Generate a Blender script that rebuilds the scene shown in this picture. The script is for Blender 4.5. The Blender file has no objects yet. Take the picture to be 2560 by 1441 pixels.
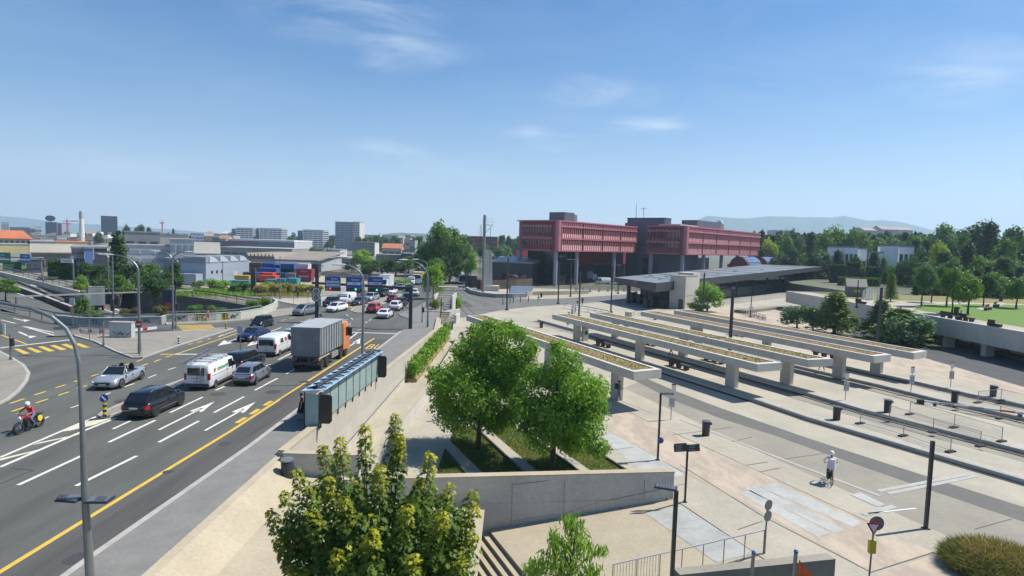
import bpy, bmesh, math, random
import numpy as np
from mathutils import Vector, Matrix, geometry
S = bpy.context.scene
COL = S.collection
rad = math.radians
random.seed(7)
# ---------------------------------------------------------------- camera
F, CX, CY, CZ = 1500.0, 1280.0, 720.5, 11.5
PITCH = math.atan(110.5 / F); ROLL = 0.029
fwd = Vector((0, math.cos(PITCH), -math.sin(PITCH)))
up0 = Vector((0, math.sin(PITCH), math.cos(PITCH)))
RT = (Vector((1, 0, 0)) * math.cos(ROLL) + up0 * math.sin(ROLL)).normalized()
UP = (up0 * math.cos(ROLL) - Vector((1, 0, 0)) * math.sin(ROLL)).normalized()
cam_data = bpy.data.cameras.new("camera"); cam = bpy.data.objects.new("camera", cam_data); COL.objects.link(cam)
cam.matrix_world = Matrix(((RT.x, UP.x, -fwd.x, 0), (RT.y, UP.y, -fwd.y, 0), (RT.z, UP.z, -fwd.z, CZ), (0, 0, 0, 1)))
cam_data.sensor_width = 36; cam_data.lens = 36 * F / 2560; cam_data.clip_start = 0.2; cam_data.clip_end = 30000
S.camera = cam
# ---------------------------------------------------------------- sky, sun, exposure
SUN_EL, SUN_AZ = rad(55), rad(73)          # azimuth clockwise from +Y
SUN_STRENGTH, SKY_STRENGTH, EXPOSURE = 5.0, 0.073, 0.46
HAZE = 0.00019
W = bpy.data.worlds.new("World"); S.world = W; W.use_nodes = True
nt = W.node_tree; nt.nodes.clear()
def N(tree, t, **kw):
    n = tree.nodes.new(t)
    for k, v in kw.items():
        if k.startswith('i_'): n.inputs[k[2:].replace('_', ' ')].default_value = v
        elif k[0] == 'n' and k[1:].isdigit(): n.inputs[int(k[1:])].default_value = v
        else: setattr(n, k, v)
    return n
sky = N(nt, 'ShaderNodeTexSky', sky_type='NISHITA', sun_disc=False, sun_elevation=SUN_EL, sun_rotation=SUN_AZ,
        altitude=400, air_density=1.0, dust_density=0.7, ozone_density=2.6)
tc = N(nt, 'ShaderNodeTexCoord'); sp = N(nt, 'ShaderNodeSeparateXYZ')
nt.links.new(tc.outputs['Generated'], sp.inputs[0])
def mth(tree, op, a, b=None, clamp=False):
    n = tree.nodes.new('ShaderNodeMath'); n.operation = op; n.use_clamp = clamp
    for i, v in enumerate((a, b)):
        if v is None: continue
        if isinstance(v, (int, float)): n.inputs[i].default_value = v
        else: tree.links.new(v, n.inputs[i])
    return n.outputs[0]
# thin high cirrus: the view direction hits a flat cloud layer, stretched noise there
den = mth(nt, 'ADD', mth(nt, 'MAXIMUM', sp.outputs[2], 0.0), 0.10)
px_ = mth(nt, 'DIVIDE', sp.outputs[0], den); py_ = mth(nt, 'DIVIDE', sp.outputs[1], den)
cb = N(nt, 'ShaderNodeCombineXYZ'); nt.links.new(px_, cb.inputs[0]); nt.links.new(py_, cb.inputs[1])
mp = N(nt, 'ShaderNodeMapping'); mp.inputs['Rotation'].default_value = (0, 0, rad(-25)); mp.inputs['Scale'].default_value = (0.75, 1.2, 1); mp.inputs['Location'].default_value = (1.1, 0.45, 0)
nt.links.new(cb.outputs[0], mp.inputs[0])
n1 = N(nt, 'ShaderNodeTexNoise', i_Scale=1.5, i_Detail=10.0, i_Roughness=0.62, i_Distortion=1.6); nt.links.new(mp.outputs[0], n1.inputs['Vector'])
n2 = N(nt, 'ShaderNodeTexNoise', i_Scale=0.42, i_Detail=3.0, i_Roughness=0.5); nt.links.new(cb.outputs[0], n2.inputs['Vector'])
r1 = N(nt, 'ShaderNodeMapRange', n1=0.47, n2=0.74, n3=0.0, n4=1.0); nt.links.new(n1.outputs[0], r1.inputs[0])
r2 = N(nt, 'ShaderNodeMapRange', n1=0.43, n2=0.60, n3=0.0, n4=1.0); nt.links.new(n2.outputs[0], r2.inputs[0])
def patch(px, py, r):                 # where a cloud patch of the photograph hangs on that layer
    d = (fwd * F + RT * (px - CX) - UP * (py - CY)).normalized(); k = max(d.z, 0) + .10
    vm = N(nt, 'ShaderNodeVectorMath', operation='DISTANCE'); vm.inputs[1].default_value = (d.x / k, d.y / k, 0); nt.links.new(wob.outputs[0], vm.inputs[0])
    m = N(nt, 'ShaderNodeMapRange', n1=0.0, n2=r, n3=1.0, n4=0.0); m.interpolation_type = 'SMOOTHSTEP'; nt.links.new(vm.outputs['Value'], m.inputs[0]); return m.outputs[0]
n3 = N(nt, 'ShaderNodeTexNoise', i_Scale=2.2, i_Detail=4.0); nt.links.new(cb.outputs[0], n3.inputs['Vector']); ws = N(nt, 'ShaderNodeVectorMath', operation='MULTIPLY_ADD'); ws.inputs[1].default_value = (.5, .5, 0); nt.links.new(n3.outputs['Color'], ws.inputs[0]); nt.links.new(cb.outputs[0], ws.inputs[2])
wob = N(nt, 'ShaderNodeVectorMath', operation='SUBTRACT'); wob.inputs[1].default_value = (.25, .25, 0); nt.links.new(ws.outputs[0], wob.inputs[0])
msk = mth(nt, 'MULTIPLY', r2.outputs[0], .22)
for q in ((860, 20, .5), (1010, 120, .3), (1520, 225, .36), (1610, 310, .34), (2440, 190, .55), (960, 380, .5), (1380, 345, .4), (300, 430, 1.1), (1050, 430, .8)): msk = mth(nt, 'MAXIMUM', msk, patch(*q))
r3 = N(nt, 'ShaderNodeMapRange', n1=0.36, n2=0.70, n3=0.0, n4=1.0); nt.links.new(n1.outputs[0], r3.inputs[0])
cl = mth(nt, 'MULTIPLY', mth(nt, 'MULTIPLY', r3.outputs[0], msk), 0.72, True)
mx = N(nt, 'ShaderNodeMixRGB'); mx.inputs[2].default_value = (7.6, 8.6, 10.0, 1)
nt.links.new(cl, mx.inputs[0])
# pale milky band of distant air low over the horizon
hz = mth(nt, 'MULTIPLY', mth(nt, 'POWER', mth(nt, 'SUBTRACT', 1.0, mth(nt, 'MAXIMUM', sp.outputs[2], 0.0), True), 9.0), 0.76)
mh = N(nt, 'ShaderNodeMixRGB'); mh.inputs[2].default_value = (8.6, 9.4, 10.6, 1)
nt.links.new(hz, mh.inputs[0]); hs = N(nt, 'ShaderNodeHueSaturation'); hs.inputs['Saturation'].default_value = 1.45; hs.inputs['Hue'].default_value = .502; hs.inputs['Value'].default_value = 1.2; nt.links.new(sky.outputs[0], hs.inputs['Color']); nt.links.new(hs.outputs[0], mh.inputs[1]); nt.links.new(mh.outputs[0], mx.inputs[1])
bg = N(nt, 'ShaderNodeBackground'); bg.inputs[1].default_value = SKY_STRENGTH
ow = N(nt, 'ShaderNodeOutputWorld')
nt.links.new(mx.outputs[0], bg.inputs[0]); nt.links.new(bg.outputs[0], ow.inputs[0])
sd = bpy.data.lights.new("sun", 'SUN'); sd.energy = SUN_STRENGTH; sd.angle = rad(0.5); sd.color = (1, 0.95, 0.87)
so = bpy.data.objects.new("sun", sd); COL.objects.link(so)
sdir = Vector((math.sin(SUN_AZ) * math.cos(SUN_EL), math.cos(SUN_AZ) * math.cos(SUN_EL), math.sin(SUN_EL)))
so.rotation_euler = sdir.to_track_quat('Z', 'Y').to_euler()
S.view_settings.view_transform = 'Standard'; S.view_settings.look = 'None'
S.view_settings.exposure = EXPOSURE; S.view_settings.gamma = 1; S.view_settings.use_curve_mapping = False
S.cycles.max_bounces = 6; S.cycles.transparent_max_bounces = 12; S.cycles.volume_bounces = 1
S.cycles.use_denoising = True
# ---------------------------------------------------------------- a photo pixel -> a point of the place
def ray(px, py): return fwd * F + RT * (px - CX) - UP * (py - CY)
def G(px, py, z=0.0):
    d = ray(px, py); t = (z - CZ) / d.z
    return Vector((d.x * t, d.y * t, z))
def D(px, py, Y):
    d = ray(px, py); t = Y / d.y
    return Vector((d.x * t, Y, CZ + d.z * t))
def ZT(P, py):                       # height at which the plumb line through P crosses photo row py
    k = py - CY
    a = Vector((P[0], P[1], -CZ))
    # CY - F*(v.UP)/(v.fwd) = py
    return -(F * a.dot(UP) + k * a.dot(fwd)) / (F * UP.z + k * fwd.z)
PLZ = -1.3                           # level of the square on the right; the street is at 0
# ---------------------------------------------------------------- materials
_M = {}
def M(name, rgb, rough=0.7, metal=0.0, var=0.0, scale=1.0, spec=0.5, bump=0.0, rgb2=None, emit=0, trans=0, alpha=1, coat=0, detail=6.0, stretch=None, tint=0, lo=0.35, hi=0.65, fine=0):
    if name in _M: return _M[name]
    m = bpy.data.materials.new(name); m.use_nodes = True; t = m.node_tree; b = t.nodes['Principled BSDF']
    b.inputs['Base Color'].default_value = (*rgb, 1); b.inputs['Roughness'].default_value = rough
    b.inputs['Metallic'].default_value = metal; b.inputs['Specular IOR Level'].default_value = spec
    if coat: b.inputs['Coat Weight'].default_value = coat; b.inputs['Coat Roughness'].default_value = 0.06
    if emit: b.inputs['Emission Color'].default_value = (*rgb, 1); b.inputs['Emission Strength'].default_value = emit
    if trans: b.inputs['Transmission Weight'].default_value = trans; b.inputs['IOR'].default_value = 1.1
    if alpha < 1: b.inputs['Alpha'].default_value = alpha
    if var or rgb2 or tint:
        c2 = rgb2 or tuple(max(0, c * (1 - var)) for c in rgb); c1 = rgb if rgb2 else tuple(c * (1 + var) for c in rgb)
        mix = N(t, 'ShaderNodeMixRGB'); mix.inputs[1].default_value = (*c1, 1); mix.inputs[2].default_value = (*c2, 1)
        if tint:
            at = N(t, 'ShaderNodeAttribute', attribute_name='tint'); t.links.new(at.outputs['Fac'], mix.inputs[0])
        else:
            co = N(t, 'ShaderNodeTexCoord'); src = co.outputs['Object']
            if stretch:
                mpp = N(t, 'ShaderNodeMapping'); mpp.inputs['Scale'].default_value = stretch[:3]
                if len(stretch) > 3: mpp.inputs['Rotation'].default_value = (0, 0, stretch[3])
                t.links.new(src, mpp.inputs[0]); src = mpp.outputs[0]
            nz = N(t, 'ShaderNodeTexNoise', i_Scale=scale, i_Detail=detail, i_Roughness=0.65); t.links.new(src, nz.inputs['Vector'])
            mr = N(t, 'ShaderNodeMapRange', n1=lo, n2=hi); t.links.new(nz.outputs[0], mr.inputs[0]); t.links.new(mr.outputs[0], mix.inputs[0])
            if bump:
                bp = N(t, 'ShaderNodeBump', i_Strength=bump, i_Distance=0.02); t.links.new(nz.outputs[0], bp.inputs['Height']); t.links.new(bp.outputs[0], b.inputs['Normal'])
        out = mix.outputs[0]
        if fine:
            co = N(t, 'ShaderNodeTexCoord'); nf = N(t, 'ShaderNodeTexNoise', i_Scale=fine, i_Detail=3.0); t.links.new(co.outputs['Object'], nf.inputs['Vector'])
            fr = N(t, 'ShaderNodeMapRange', n1=0.3, n2=0.7, n3=0.92, n4=1.07); t.links.new(nf.outputs[0], fr.inputs[0])
            mm = N(t, 'ShaderNodeVectorMath', operation='SCALE'); t.links.new(out, mm.inputs[0]); t.links.new(fr.outputs[0], mm.inputs['Scale']); out = mm.outputs[0]
        t.links.new(out, b.inputs['Base Color'])
    _M[name] = m; return m
def leafmat(name, c1, c2, tr=0.35):
    if name in _M: return _M[name]
    m = M(name, c1, rough=0.55, rgb2=c2, tint=1, spec=0.25); t = m.node_tree
    b = t.nodes['Principled BSDF']; o = t.nodes['Material Output']
    src = b.inputs['Base Color'].links[0].from_socket
    tl = N(t, 'ShaderNodeBsdfTranslucent'); g = N(t, 'ShaderNodeMixRGB', blend_type='MULTIPLY', n0=1.0); g.inputs[2].default_value = (1.5, 1.55, 0.6, 1)
    t.links.new(src, g.inputs[1]); t.links.new(g.outputs[0], tl.inputs[0])
    ms = N(t, 'ShaderNodeMixShader', n0=tr); t.links.new(b.outputs[0], ms.inputs[1]); t.links.new(tl.outputs[0], ms.inputs[2]); t.links.new(ms.outputs[0], o.inputs[0])
    return m
# ---------------------------------------------------------------- mesh builder
class MB:
    def __init__(s): s.v = []; s.f = []; s.m = []; s.mats = []; s.lay = 0
    def mi(s, mat):
        if mat not in s.mats: s.mats.append(mat)
        return s.mats.index(mat)
    def poly(s, pts, mat):
        i = len(s.v); s.v += [tuple(p) for p in pts]; s.f.append(list(range(i, i + len(pts)))); s.m.append(s.mi(mat)); return s
    def box(s, c, size, mat, rz=0, tx=1, ty=1, skip=''):
        x, y, z = (size[0] / 2, size[1] / 2, size[2] / 2); i = len(s.v); ca, sa = math.cos(rz), math.sin(rz)
        for (a, b, d) in ((-1, -1, -1), (1, -1, -1), (1, 1, -1), (-1, 1, -1), (-1, -1, 1), (1, -1, 1), (1, 1, 1), (-1, 1, 1)):
            u = a * x * (tx if d > 0 else 1); v = b * y * (ty if d > 0 else 1)
            s.v.append((c[0] + u * ca - v * sa, c[1] + u * sa + v * ca, c[2] + d * z))
        for q in ((3, 2, 1, 0), (4, 5, 6, 7), (0, 1, 5, 4), (1, 2, 6, 5), (2, 3, 7, 6), (3, 0, 4, 7)):
            s.f.append([i + k for k in q]); s.m.append(s.mi(mat))
        return s
    def bx(s, x0, y0, z0, x1, y1, z1, mat): return s.box(((x0 + x1) / 2, (y0 + y1) / 2, (z0 + z1) / 2), (abs(x1 - x0), abs(y1 - y0), abs(z1 - z0)), mat)
    def prism(s, pts, z0, z1, mat, side=None, bottom=True):    # z1 may be a list of heights
        n = len(pts); zt = z1 if isinstance(z1, (list, tuple)) else [z1] * n
        if sum(pts[k][0] * pts[(k + 1) % n][1] - pts[(k + 1) % n][0] * pts[k][1] for k in range(n)) < 0:
            pts = list(pts)[::-1]; zt = list(zt)[::-1]
        i = len(s.v)
        zb = z0 if isinstance(z0, (list, tuple)) else [z0] * n
        s.v += [(p[0], p[1], zb[k]) for k, p in enumerate(pts)] + [(p[0], p[1], zt[k]) for k, p in enumerate(pts)]
        s.f.append([i + n + k for k in range(n)]); s.m.append(s.mi(mat))
        if bottom: s.f.append([i + k for k in reversed(range(n))]); s.m.append(s.mi(side or mat))
        for k in range(n):
            l = (k + 1) % n; s.f.append([i + k, i + l, i + n + l, i + n + k]); s.m.append(s.mi(side or mat))
        return s
    def loft(s, rings, mat, cap=True, closed=True):
        n = len(rings[0]); i = len(s.v)
        for r in rings: s.v += [tuple(p) for p in r]
        for a in range(len(rings) - 1):
            for k in range(n if closed else n - 1):
                l = (k + 1) % n
                s.f.append([i + a * n + k, i + a * n + l, i + (a + 1) * n + l, i + (a + 1) * n + k]); s.m.append(s.mi(mat))
        if cap:
            s.f.append([i + k for k in reversed(range(n))]); s.m.append(s.mi(mat))
            s.f.append([i + (len(rings) - 1) * n + k for k in range(n)]); s.m.append(s.mi(mat))
        return s
    def tube(s, pts, r, mat, n=8, cap=True):
        pts = [Vector(p) for p in pts]; rs = r if isinstance(r, (list, tuple)) else [r] * len(pts); rings = []
        for k, p in enumerate(pts):
            d = (pts[min(k + 1, len(pts) - 1)] - pts[max(k - 1, 0)]).normalized()
            a = Vector((0, 0, 1)) if abs(d.z) < 0.95 else Vector((1, 0, 0))
            u = d.cross(a).normalized(); w = u.cross(d).normalized()
            rings.append([p + (u * math.cos(t) - w * math.sin(t)) * rs[k] for t in [2 * math.pi * j / n for j in range(n)]])
        return s.loft(rings, mat, cap)
    def bar(s, a, b, w, h, mat):
        a, b = Vector(a), Vector(b); d = (b - a).normalized(); x = Vector((0, 0, 1)) if abs(d.z) < 0.95 else Vector((1, 0, 0))
        u = d.cross(x).normalized() * w / 2; v = u.cross(d).normalized() * h / 2
        return s.loft([[p + u + v, p - u + v, p - u - v, p + u - v] for p in (a, b)], mat)
    def lathe(s, prof, mat, n=14, c=(0, 0, 0), axis='z'):
        rings = []
        for (r, z) in prof:
            ring = []
            for j in range(n):
                t = 2 * math.pi * j / n; q = (r * math.cos(t), r * math.sin(t), z)
                if axis == 'y': q = (q[0], -q[2], q[1])
                if axis == 'x': q = (q[2], q[0], q[1])
                ring.append((q[0] + c[0], q[1] + c[1], q[2] + c[2]))
            rings.append(ring)
        return s.loft(rings, mat)
    def disc(s, c, nrm, r, mat, n=16, th=0.03):
        c, nrm = Vector(c), Vector(nrm).normalized()
        return s.tube([c - nrm * th / 2, c + nrm * th / 2], r, mat, n)
    def build(s, name, parent=None, smooth=False, ang=40, loc=None):
        me = bpy.data.meshes.new(name); me.from_pydata(s.v, [], s.f)
        for m in s.mats: me.materials.append(m)
        me.polygons.foreach_set('material_index', s.m)
        if smooth:
            me.polygons.foreach_set('use_smooth', [True] * len(me.polygons)); me.set_sharp_from_angle(angle=rad(ang))
        me.update(); o = bpy.data.objects.new(name, me); COL.objects.link(o)
        if parent: o.parent = parent
        if loc is not None: o.location = loc
        return o
def tag(o, label=None, cat=None, group=None, kind=None):
    if label: o['label'] = label
    if cat: o['category'] = cat
    if group: o['group'] = group
    if kind: o['kind'] = kind
    return o
def thing(name, label, cat, loc=(0, 0, 0), rz=0, group=None):
    o = bpy.data.objects.new(name, None); o.empty_display_size = 0.2; COL.objects.link(o); o.location = loc; o.rotation_euler = (0, 0, rz)
    return tag(o, label, cat, group)
def dup(root, loc, rz=0, label=None, group=None, scale=None):
    def cp(o, par):
        c = o.copy(); COL.objects.link(c)
        if par: c.parent = par
        for ch in list(o.children): cp(ch, c)
        return c
    r = cp(root, None); r.location = loc; r.rotation_euler = (0, 0, rz)
    if scale: r.scale = scale if isinstance(scale, (tuple, list)) else (scale,) * 3
    if label: r['label'] = label
    if group: r['group'] = group
    return r
def sheet(name, loops, z, mat, kind='structure', zf=None, skirt=None, smat=None):
    """flat (or sloped) polygon with holes, top face up, optional skirt down to a level"""
    vv = [[Vector((p[0], p[1], 0)) for p in L] for L in loops]
    tri = geometry.tessellate_polygon(vv); flat = [p for L in vv for p in L]
    b = MB(); zz = [zf(p) if zf else z for p in flat]
    b.v = [(p.x, p.y, zz[i]) for i, p in enumerate(flat)]
    for t in tri:
        a, c, d = (flat[k] for k in t)
        if (c - a).cross(d - a).z < 0: t = t[::-1]
        b.f.append(list(t)); b.m.append(b.mi(mat))
    if skirt is not None:
        i = 0
        for L in vv:
            n = len(L)
            for k in range(n):
                p, q = L[k], L[(k + 1) % n]; zp, zq = zz[i + k], zz[i + (k + 1) % n]
                b.poly([(p.x, p.y, zp), (q.x, q.y, zq), (q.x, q.y, skirt), (p.x, p.y, skirt)], smat or mat)
            i += n
    o = b.build(name)
    if kind: o['kind'] = kind
    return o

def text(s, size, mat, par, loc, rot, bold=0.0, name='lettering', align='CENTER', sx=1.0):
    c = bpy.data.curves.new(name, 'FONT'); c.body = s; c.size = size; c.align_x = align; c.align_y = 'CENTER'; c.extrude = .003; c.offset = bold; c.resolution_u = 3
    t = bpy.data.objects.new(name, c); COL.objects.link(t); bpy.context.view_layer.update()
    me = bpy.data.meshes.new_from_object(t.evaluated_get(bpy.context.evaluated_depsgraph_get())); bpy.data.objects.remove(t); bpy.data.curves.remove(c)
    me.materials.clear(); me.materials.append(mat); me.name = name
    o = bpy.data.objects.new(name, me); COL.objects.link(o); o.parent = par; o.location = loc; o.rotation_euler = rot; o.scale = (sx, 1, 1); return o
# ================================================================ ground, roads, square
ASPH = M('asphalt', (0.090, 0.093, 0.082), 0.85, var=0.22, scale=0.35, bump=0.15, stretch=(1, 0.16, 1), fine=9)
ASPH2 = M('asphalt_pale', (0.135, 0.135, 0.127), 0.85, var=0.15, scale=0.5, fine=9)
ASPHD = M('asphalt_bus_lane', (0.098, 0.096, 0.088), 0.85, scale=0.8, stretch=(1, 0.06, 1), rgb2=(0.063, 0.061, 0.056), fine=8, lo=0.3, hi=0.6)
CONC = M('concrete_paving', (0.40, 0.365, 0.285), 0.85, scale=0.22, rgb2=(0.31, 0.285, 0.225), fine=6, detail=8)
CONCW = M('concrete_warm', (0.42, 0.365, 0.26), 0.85, scale=0.3, rgb2=(0.35, 0.30, 0.215), fine=7, detail=8)
CONCG = M('concrete_grey', (0.275, 0.252, 0.20), 0.85, scale=0.25, rgb2=(0.215, 0.20, 0.163), fine=6, detail=8)
CWALL = M('concrete_wall', (0.52, 0.495, 0.435), 0.8, scale=0.6, rgb2=(0.44, 0.42, 0.37), fine=5, stretch=(1, 1, 0.35), detail=8)
CWHITE = M('concrete_pale_wall', (0.50, 0.465, 0.385), 0.8, scale=0.5, rgb2=(0.43, 0.40, 0.335), fine=4, stretch=(1, 1, 0.3))
PAVE = M('pavement_stone', (0.27, 0.245, 0.20), 0.85, scale=0.5, rgb2=(0.21, 0.195, 0.165), fine=9)
KERB = M('kerb_stone', (0.36, 0.35, 0.315), 0.8, var=0.12, scale=2)
PINK = M('gravel_pink', (0.45, 0.375, 0.285), 0.95, scale=1.1, rgb2=(0.34, 0.285, 0.225), fine=14, bump=0.3, stretch=(1, 0.4, 1), lo=0.4, hi=0.6)
WORN = M('worn_pale_paint', (0.39, 0.395, 0.365), 0.8, scale=0.7, rgb2=(0.32, 0.325, 0.30), fine=6, detail=10, lo=0.42, hi=0.6)
BAND = M('dark_band', (0.115, 0.112, 0.100), 0.85, var=0.1, scale=0.4, fine=8)
WHITE = M('road_white', (0.62, 0.61, 0.55), 0.7, scale=3, rgb2=(0.46, 0.455, 0.41), lo=0.45, hi=0.75)
YEL = M('road_yellow', (0.60, 0.40, 0.05), 0.7, scale=2.5, rgb2=(0.47, 0.32, 0.06), lo=0.45, hi=0.75)
CREAM = M('road_cream', (0.56, 0.53, 0.40), 0.7, var=0.08, scale=3)
JOINT = M('joint_dark', (0.11, 0.10, 0.085), 0.9)
DARK = M('dark_metal', (0.022, 0.024, 0.027), 0.5)
RAIL = M('rail_steel', (0.10, 0.085, 0.07), 0.45, 0.6)
GRASS = M('lawn', (0.080, 0.180, 0.010), 0.9, scale=0.5, rgb2=(0.115, 0.185, 0.018), fine=18, bump=0.4)
GRASSB = M('dry_lawn', (0.085, 0.135, 0.02), 0.9, scale=0.7, rgb2=(0.13, 0.135, 0.034), fine=16, bump=0.5)
TERR = M('terrain', (0.055, 0.075, 0.028), 0.95, scale=0.02, rgb2=(0.17, 0.165, 0.13), fine=0.5, detail=10)
YARD = M('yard_ground', (0.20, 0.185, 0.15), 0.95, scale=0.03, rgb2=(0.13, 0.125, 0.10), fine=1)
def g2(pts, z=0.0): return [G(x, y, z) for x, y in pts]
TR_NEAR = [(-260, 748), (0, 778), (75, 790), (137, 807), (160, 812), (230, 814), (330, 812), (405, 810), (440, 805), (520, 803), (600, 798), (655, 788), (683, 773)]
TR_FAR = [(690, 766), (655, 768), (620, 764), (540, 750), (440, 737), (345, 728), (330, 718), (205, 729), (100, 702), (0, 678), (-260, 625)]
trench = g2(TR_NEAR + TR_FAR)
def wx(Y): return -11.2 + (Y - 38) * 0.05            # inner face of the street wall
PASS = [(wx(30.5), 30.5), (-7.35, 36.0), (-6.45, 50.5), (-6.4, 80), (wx(80), 80)]   # sunken ramp beside the street wall
PASS[1:1] = [(-7.6, 30.5)]
W1, W0 = Vector((8.6, 30.0)), Vector((-7.9, 27.7))          # long wall of the lawns
LAND = [(8.6, 29.98), (11.6, 22.2), (10.5, 12.0), (-9.5, 12.0), (-9.5, 27.5), (-7.9, 27.7)]
ground = sheet('ground', [[(-6400, -60), (6400, -60), (6400, 6600), (-6400, 6600)], [(p.x, p.y) for p in trench], PASS, LAND], PLZ - 0.02, TERR, skirt=None)
for n, pts in (('walls_of_underpass', PASS), ('walls_of_stair_well', LAND)):
    b = MB()
    for k in range(len(pts)):
        p, q = pts[k], pts[(k + 1) % len(pts)]; b.poly([(*p, PLZ), (*q, PLZ), (*q, -4.2), (*p, -4.2)], CWALL)
    tag(b.build(n), kind='structure')
sheet('underground_floor', [[(-130, 5), (15, 5), (15, 140), (-130, 140)]], -6.5, ASPH)
# the street block, its edge on the square side
edge = [(-11.95, -20), (wx(30) - .2, 30), (wx(76) - .2, 76), (-10.6, 90), (-12.6, 112), (-17, 135), (-27, 185), (-40, 260), (-75, 480), (-420, 3000)]
sheet('town_ground', [[(-6000, -20)] + edge + [(-6000, 3000)], [(p.x, p.y) for p in trench]], -0.02, YARD, skirt=-1.4, smat=CWALL)
st = [(-90, -18), (-12.0, -18), (wx(30) - .25, 30), (wx(76) - .25, 76), (-10.7, 90), (-12.7, 112), (-17.2, 135), (-27.2, 185), (-40, 260), (-44, 262)] + [tuple(p[:2]) for p in g2([(995, 700), (960, 722), (880, 738), (770, 758), (700, 756)])] + [(p.x, p.y) for p in reversed(trench)][:0]
st += [tuple(G(x, y)[:2]) for x, y in [(692, 768)]] + [tuple((G(x, y) + Vector((0.05, -0.12, 0)))[:2]) for x, y in reversed(TR_NEAR)]
sheet('street', [st], 0.0, ASPH)
b = MB()
for k in range(len(trench)):
    p, q = trench[k], trench[(k + 1) % len(trench)]; b.poly([(p.x, p.y, -0.02), (q.x, q.y, -0.02), (q.x, q.y, -6.5), (p.x, p.y, -6.5)], M('trench_wall', (0.15, 0.145, 0.13), 0.9, var=0.25, scale=0.4, fine=3))
tag(b.build('retaining_wall'), kind='structure')
# lower carriageway falling into the underpass
def zlow(px): return -0.45 - 3.0 * max(px, 0) / 330
b = MB(); cols = [((-260, 628), (-260, 742)), ((0, 682), (0, 772)), ((100, 708), (100, 801)), ((205, 740), (205, 832)), ((330, 775), (330, 836)), ((420, 790), (440, 826))]
lo = [(G(*t, zlow(t[0])), G(*u, zlow(u[0]))) for t, u in cols]
for (a, c), (d, e) in zip(lo, lo[1:]): b.poly([a, c, e, d], ASPH)
tag(b.build('lower_road'), kind='structure')
def mark(name, items, mat, z=0.006, zf=None):
    b = MB()
    for it in items:
        if not isinstance(it[0], tuple):                     # a painted line: two pixels and a width in metres
            x0, y0, x1, y1, w = it; zz = zf(x0) if zf else z; a, c = G(x0, y0, zz), G(x1, y1, zf(x1) if zf else z); d = (c - a); d.z = 0; n = Vector((-d.y, d.x, 0)).normalized() * w / 2
            b.poly([a - n, c - n, c + n, a + n], mat)
        else:
            pts = [G(x, y, zf(x) if zf else z) for x, y in it]
            if sum(pts[k].x * pts[(k + 1) % len(pts)].y - pts[(k + 1) % len(pts)].x * pts[k].y for k in range(len(pts))) < 0: pts = pts[::-1]
            b.poly(pts, mat)
    return tag(b.build(name), kind='structure')
w = 0.15
mark('road_marking_white', [(45, 1213, 208, 1138, .2), (190, 1215, 342, 1140, .2), (272, 1106, 388, 1051, .2), (397, 1106, 497, 1053, .2), (282, 1073, 327, 1052, .18), (425, 1032, 507, 993, .18), (535, 1032, 610, 992, .18),
    (539, 976, 565, 965, .18), (637, 976, 694, 946, .18), (716, 935, 749, 916, .18), (695, 900, 737, 879, .18), (664, 916, 675, 911, .18), (671, 831, 704, 819, .18), (437, 886, 575, 886, .35),
    (397, 1075, 505, 1021, .17), (512, 1077, 609, 1023, .17), [(537, 1004), (474, 1028), (486, 1030), (502, 1022)], [(537, 1004), (502, 1022), (498, 1031), (507, 1029)], [(639, 1005), (579, 1030), (591, 1032), (606, 1024)], [(639, 1005), (606, 1024), (603, 1033), (612, 1031)],
    (568, 856, 598, 845, .2), [(544, 865), (560, 851), (572, 855), (580, 858)], (632, 859, 660, 848, .2), [(617, 866), (631, 853), (640, 856), (647, 859)], (540, 868, 596, 843, .01),
    (872, 867, 893, 854, .18), [(901, 846), (881, 857), (899, 860)], (873, 831, 1004, 835, .4), (873, 848, 893, 833, .2),
    (420, 925, 439, 919, w), (370, 945, 391, 937, w), (312, 967, 336, 959, w), (250, 992, 276, 982, w), (177, 1020, 204, 1011, w), (110, 1047, 122, 1042, w),
    (0, 1144, 208, 1055, .2), (208, 1055, 243, 1041, .2), (0, 1168, 215, 1075, .22), (215, 1075, 290, 1045, .22), (3, 800, 38, 809, .2), (0, 870, 175, 850, .4), (50, 814, 150, 835, .25), (50, 814, 137, 839, .25),
    (34, 796, 60, 802, .22), [(76, 801), (58, 799), (60, 805)], (47, 830, 72, 841, .25), [(92, 841), (68, 839), (74, 846)],
    (893, 826, 907, 822, w), (905, 816, 912, 813, w), (913, 808, 918, 805, w), (923, 802, 927, 799, w), (865, 787, 871, 790, w), (878, 795, 882, 799, w), (770, 800, 778, 797, w), (750, 806, 758, 803, w), (717, 822, 724, 819, w), (736, 812, 742, 809, w), (682, 858, 692, 853, w), (646, 874, 654, 871, w),
    (545, 843, 596, 824, .15), (560, 895, 575, 888, w)], WHITE)
mark('road_marking_cream', [[(0, 1152), (0, 1147), (97, 1124), (80, 1131)], [(82, 1113), (100, 1106), (200, 1085), (180, 1092)], [(155, 1079), (212, 1055), (282, 1045), (238, 1062), (175, 1077)]], CREAM, 0.008)
yz = lambda pts: [(x / 4, 720 + y / 4) for x, y in pts]
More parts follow.
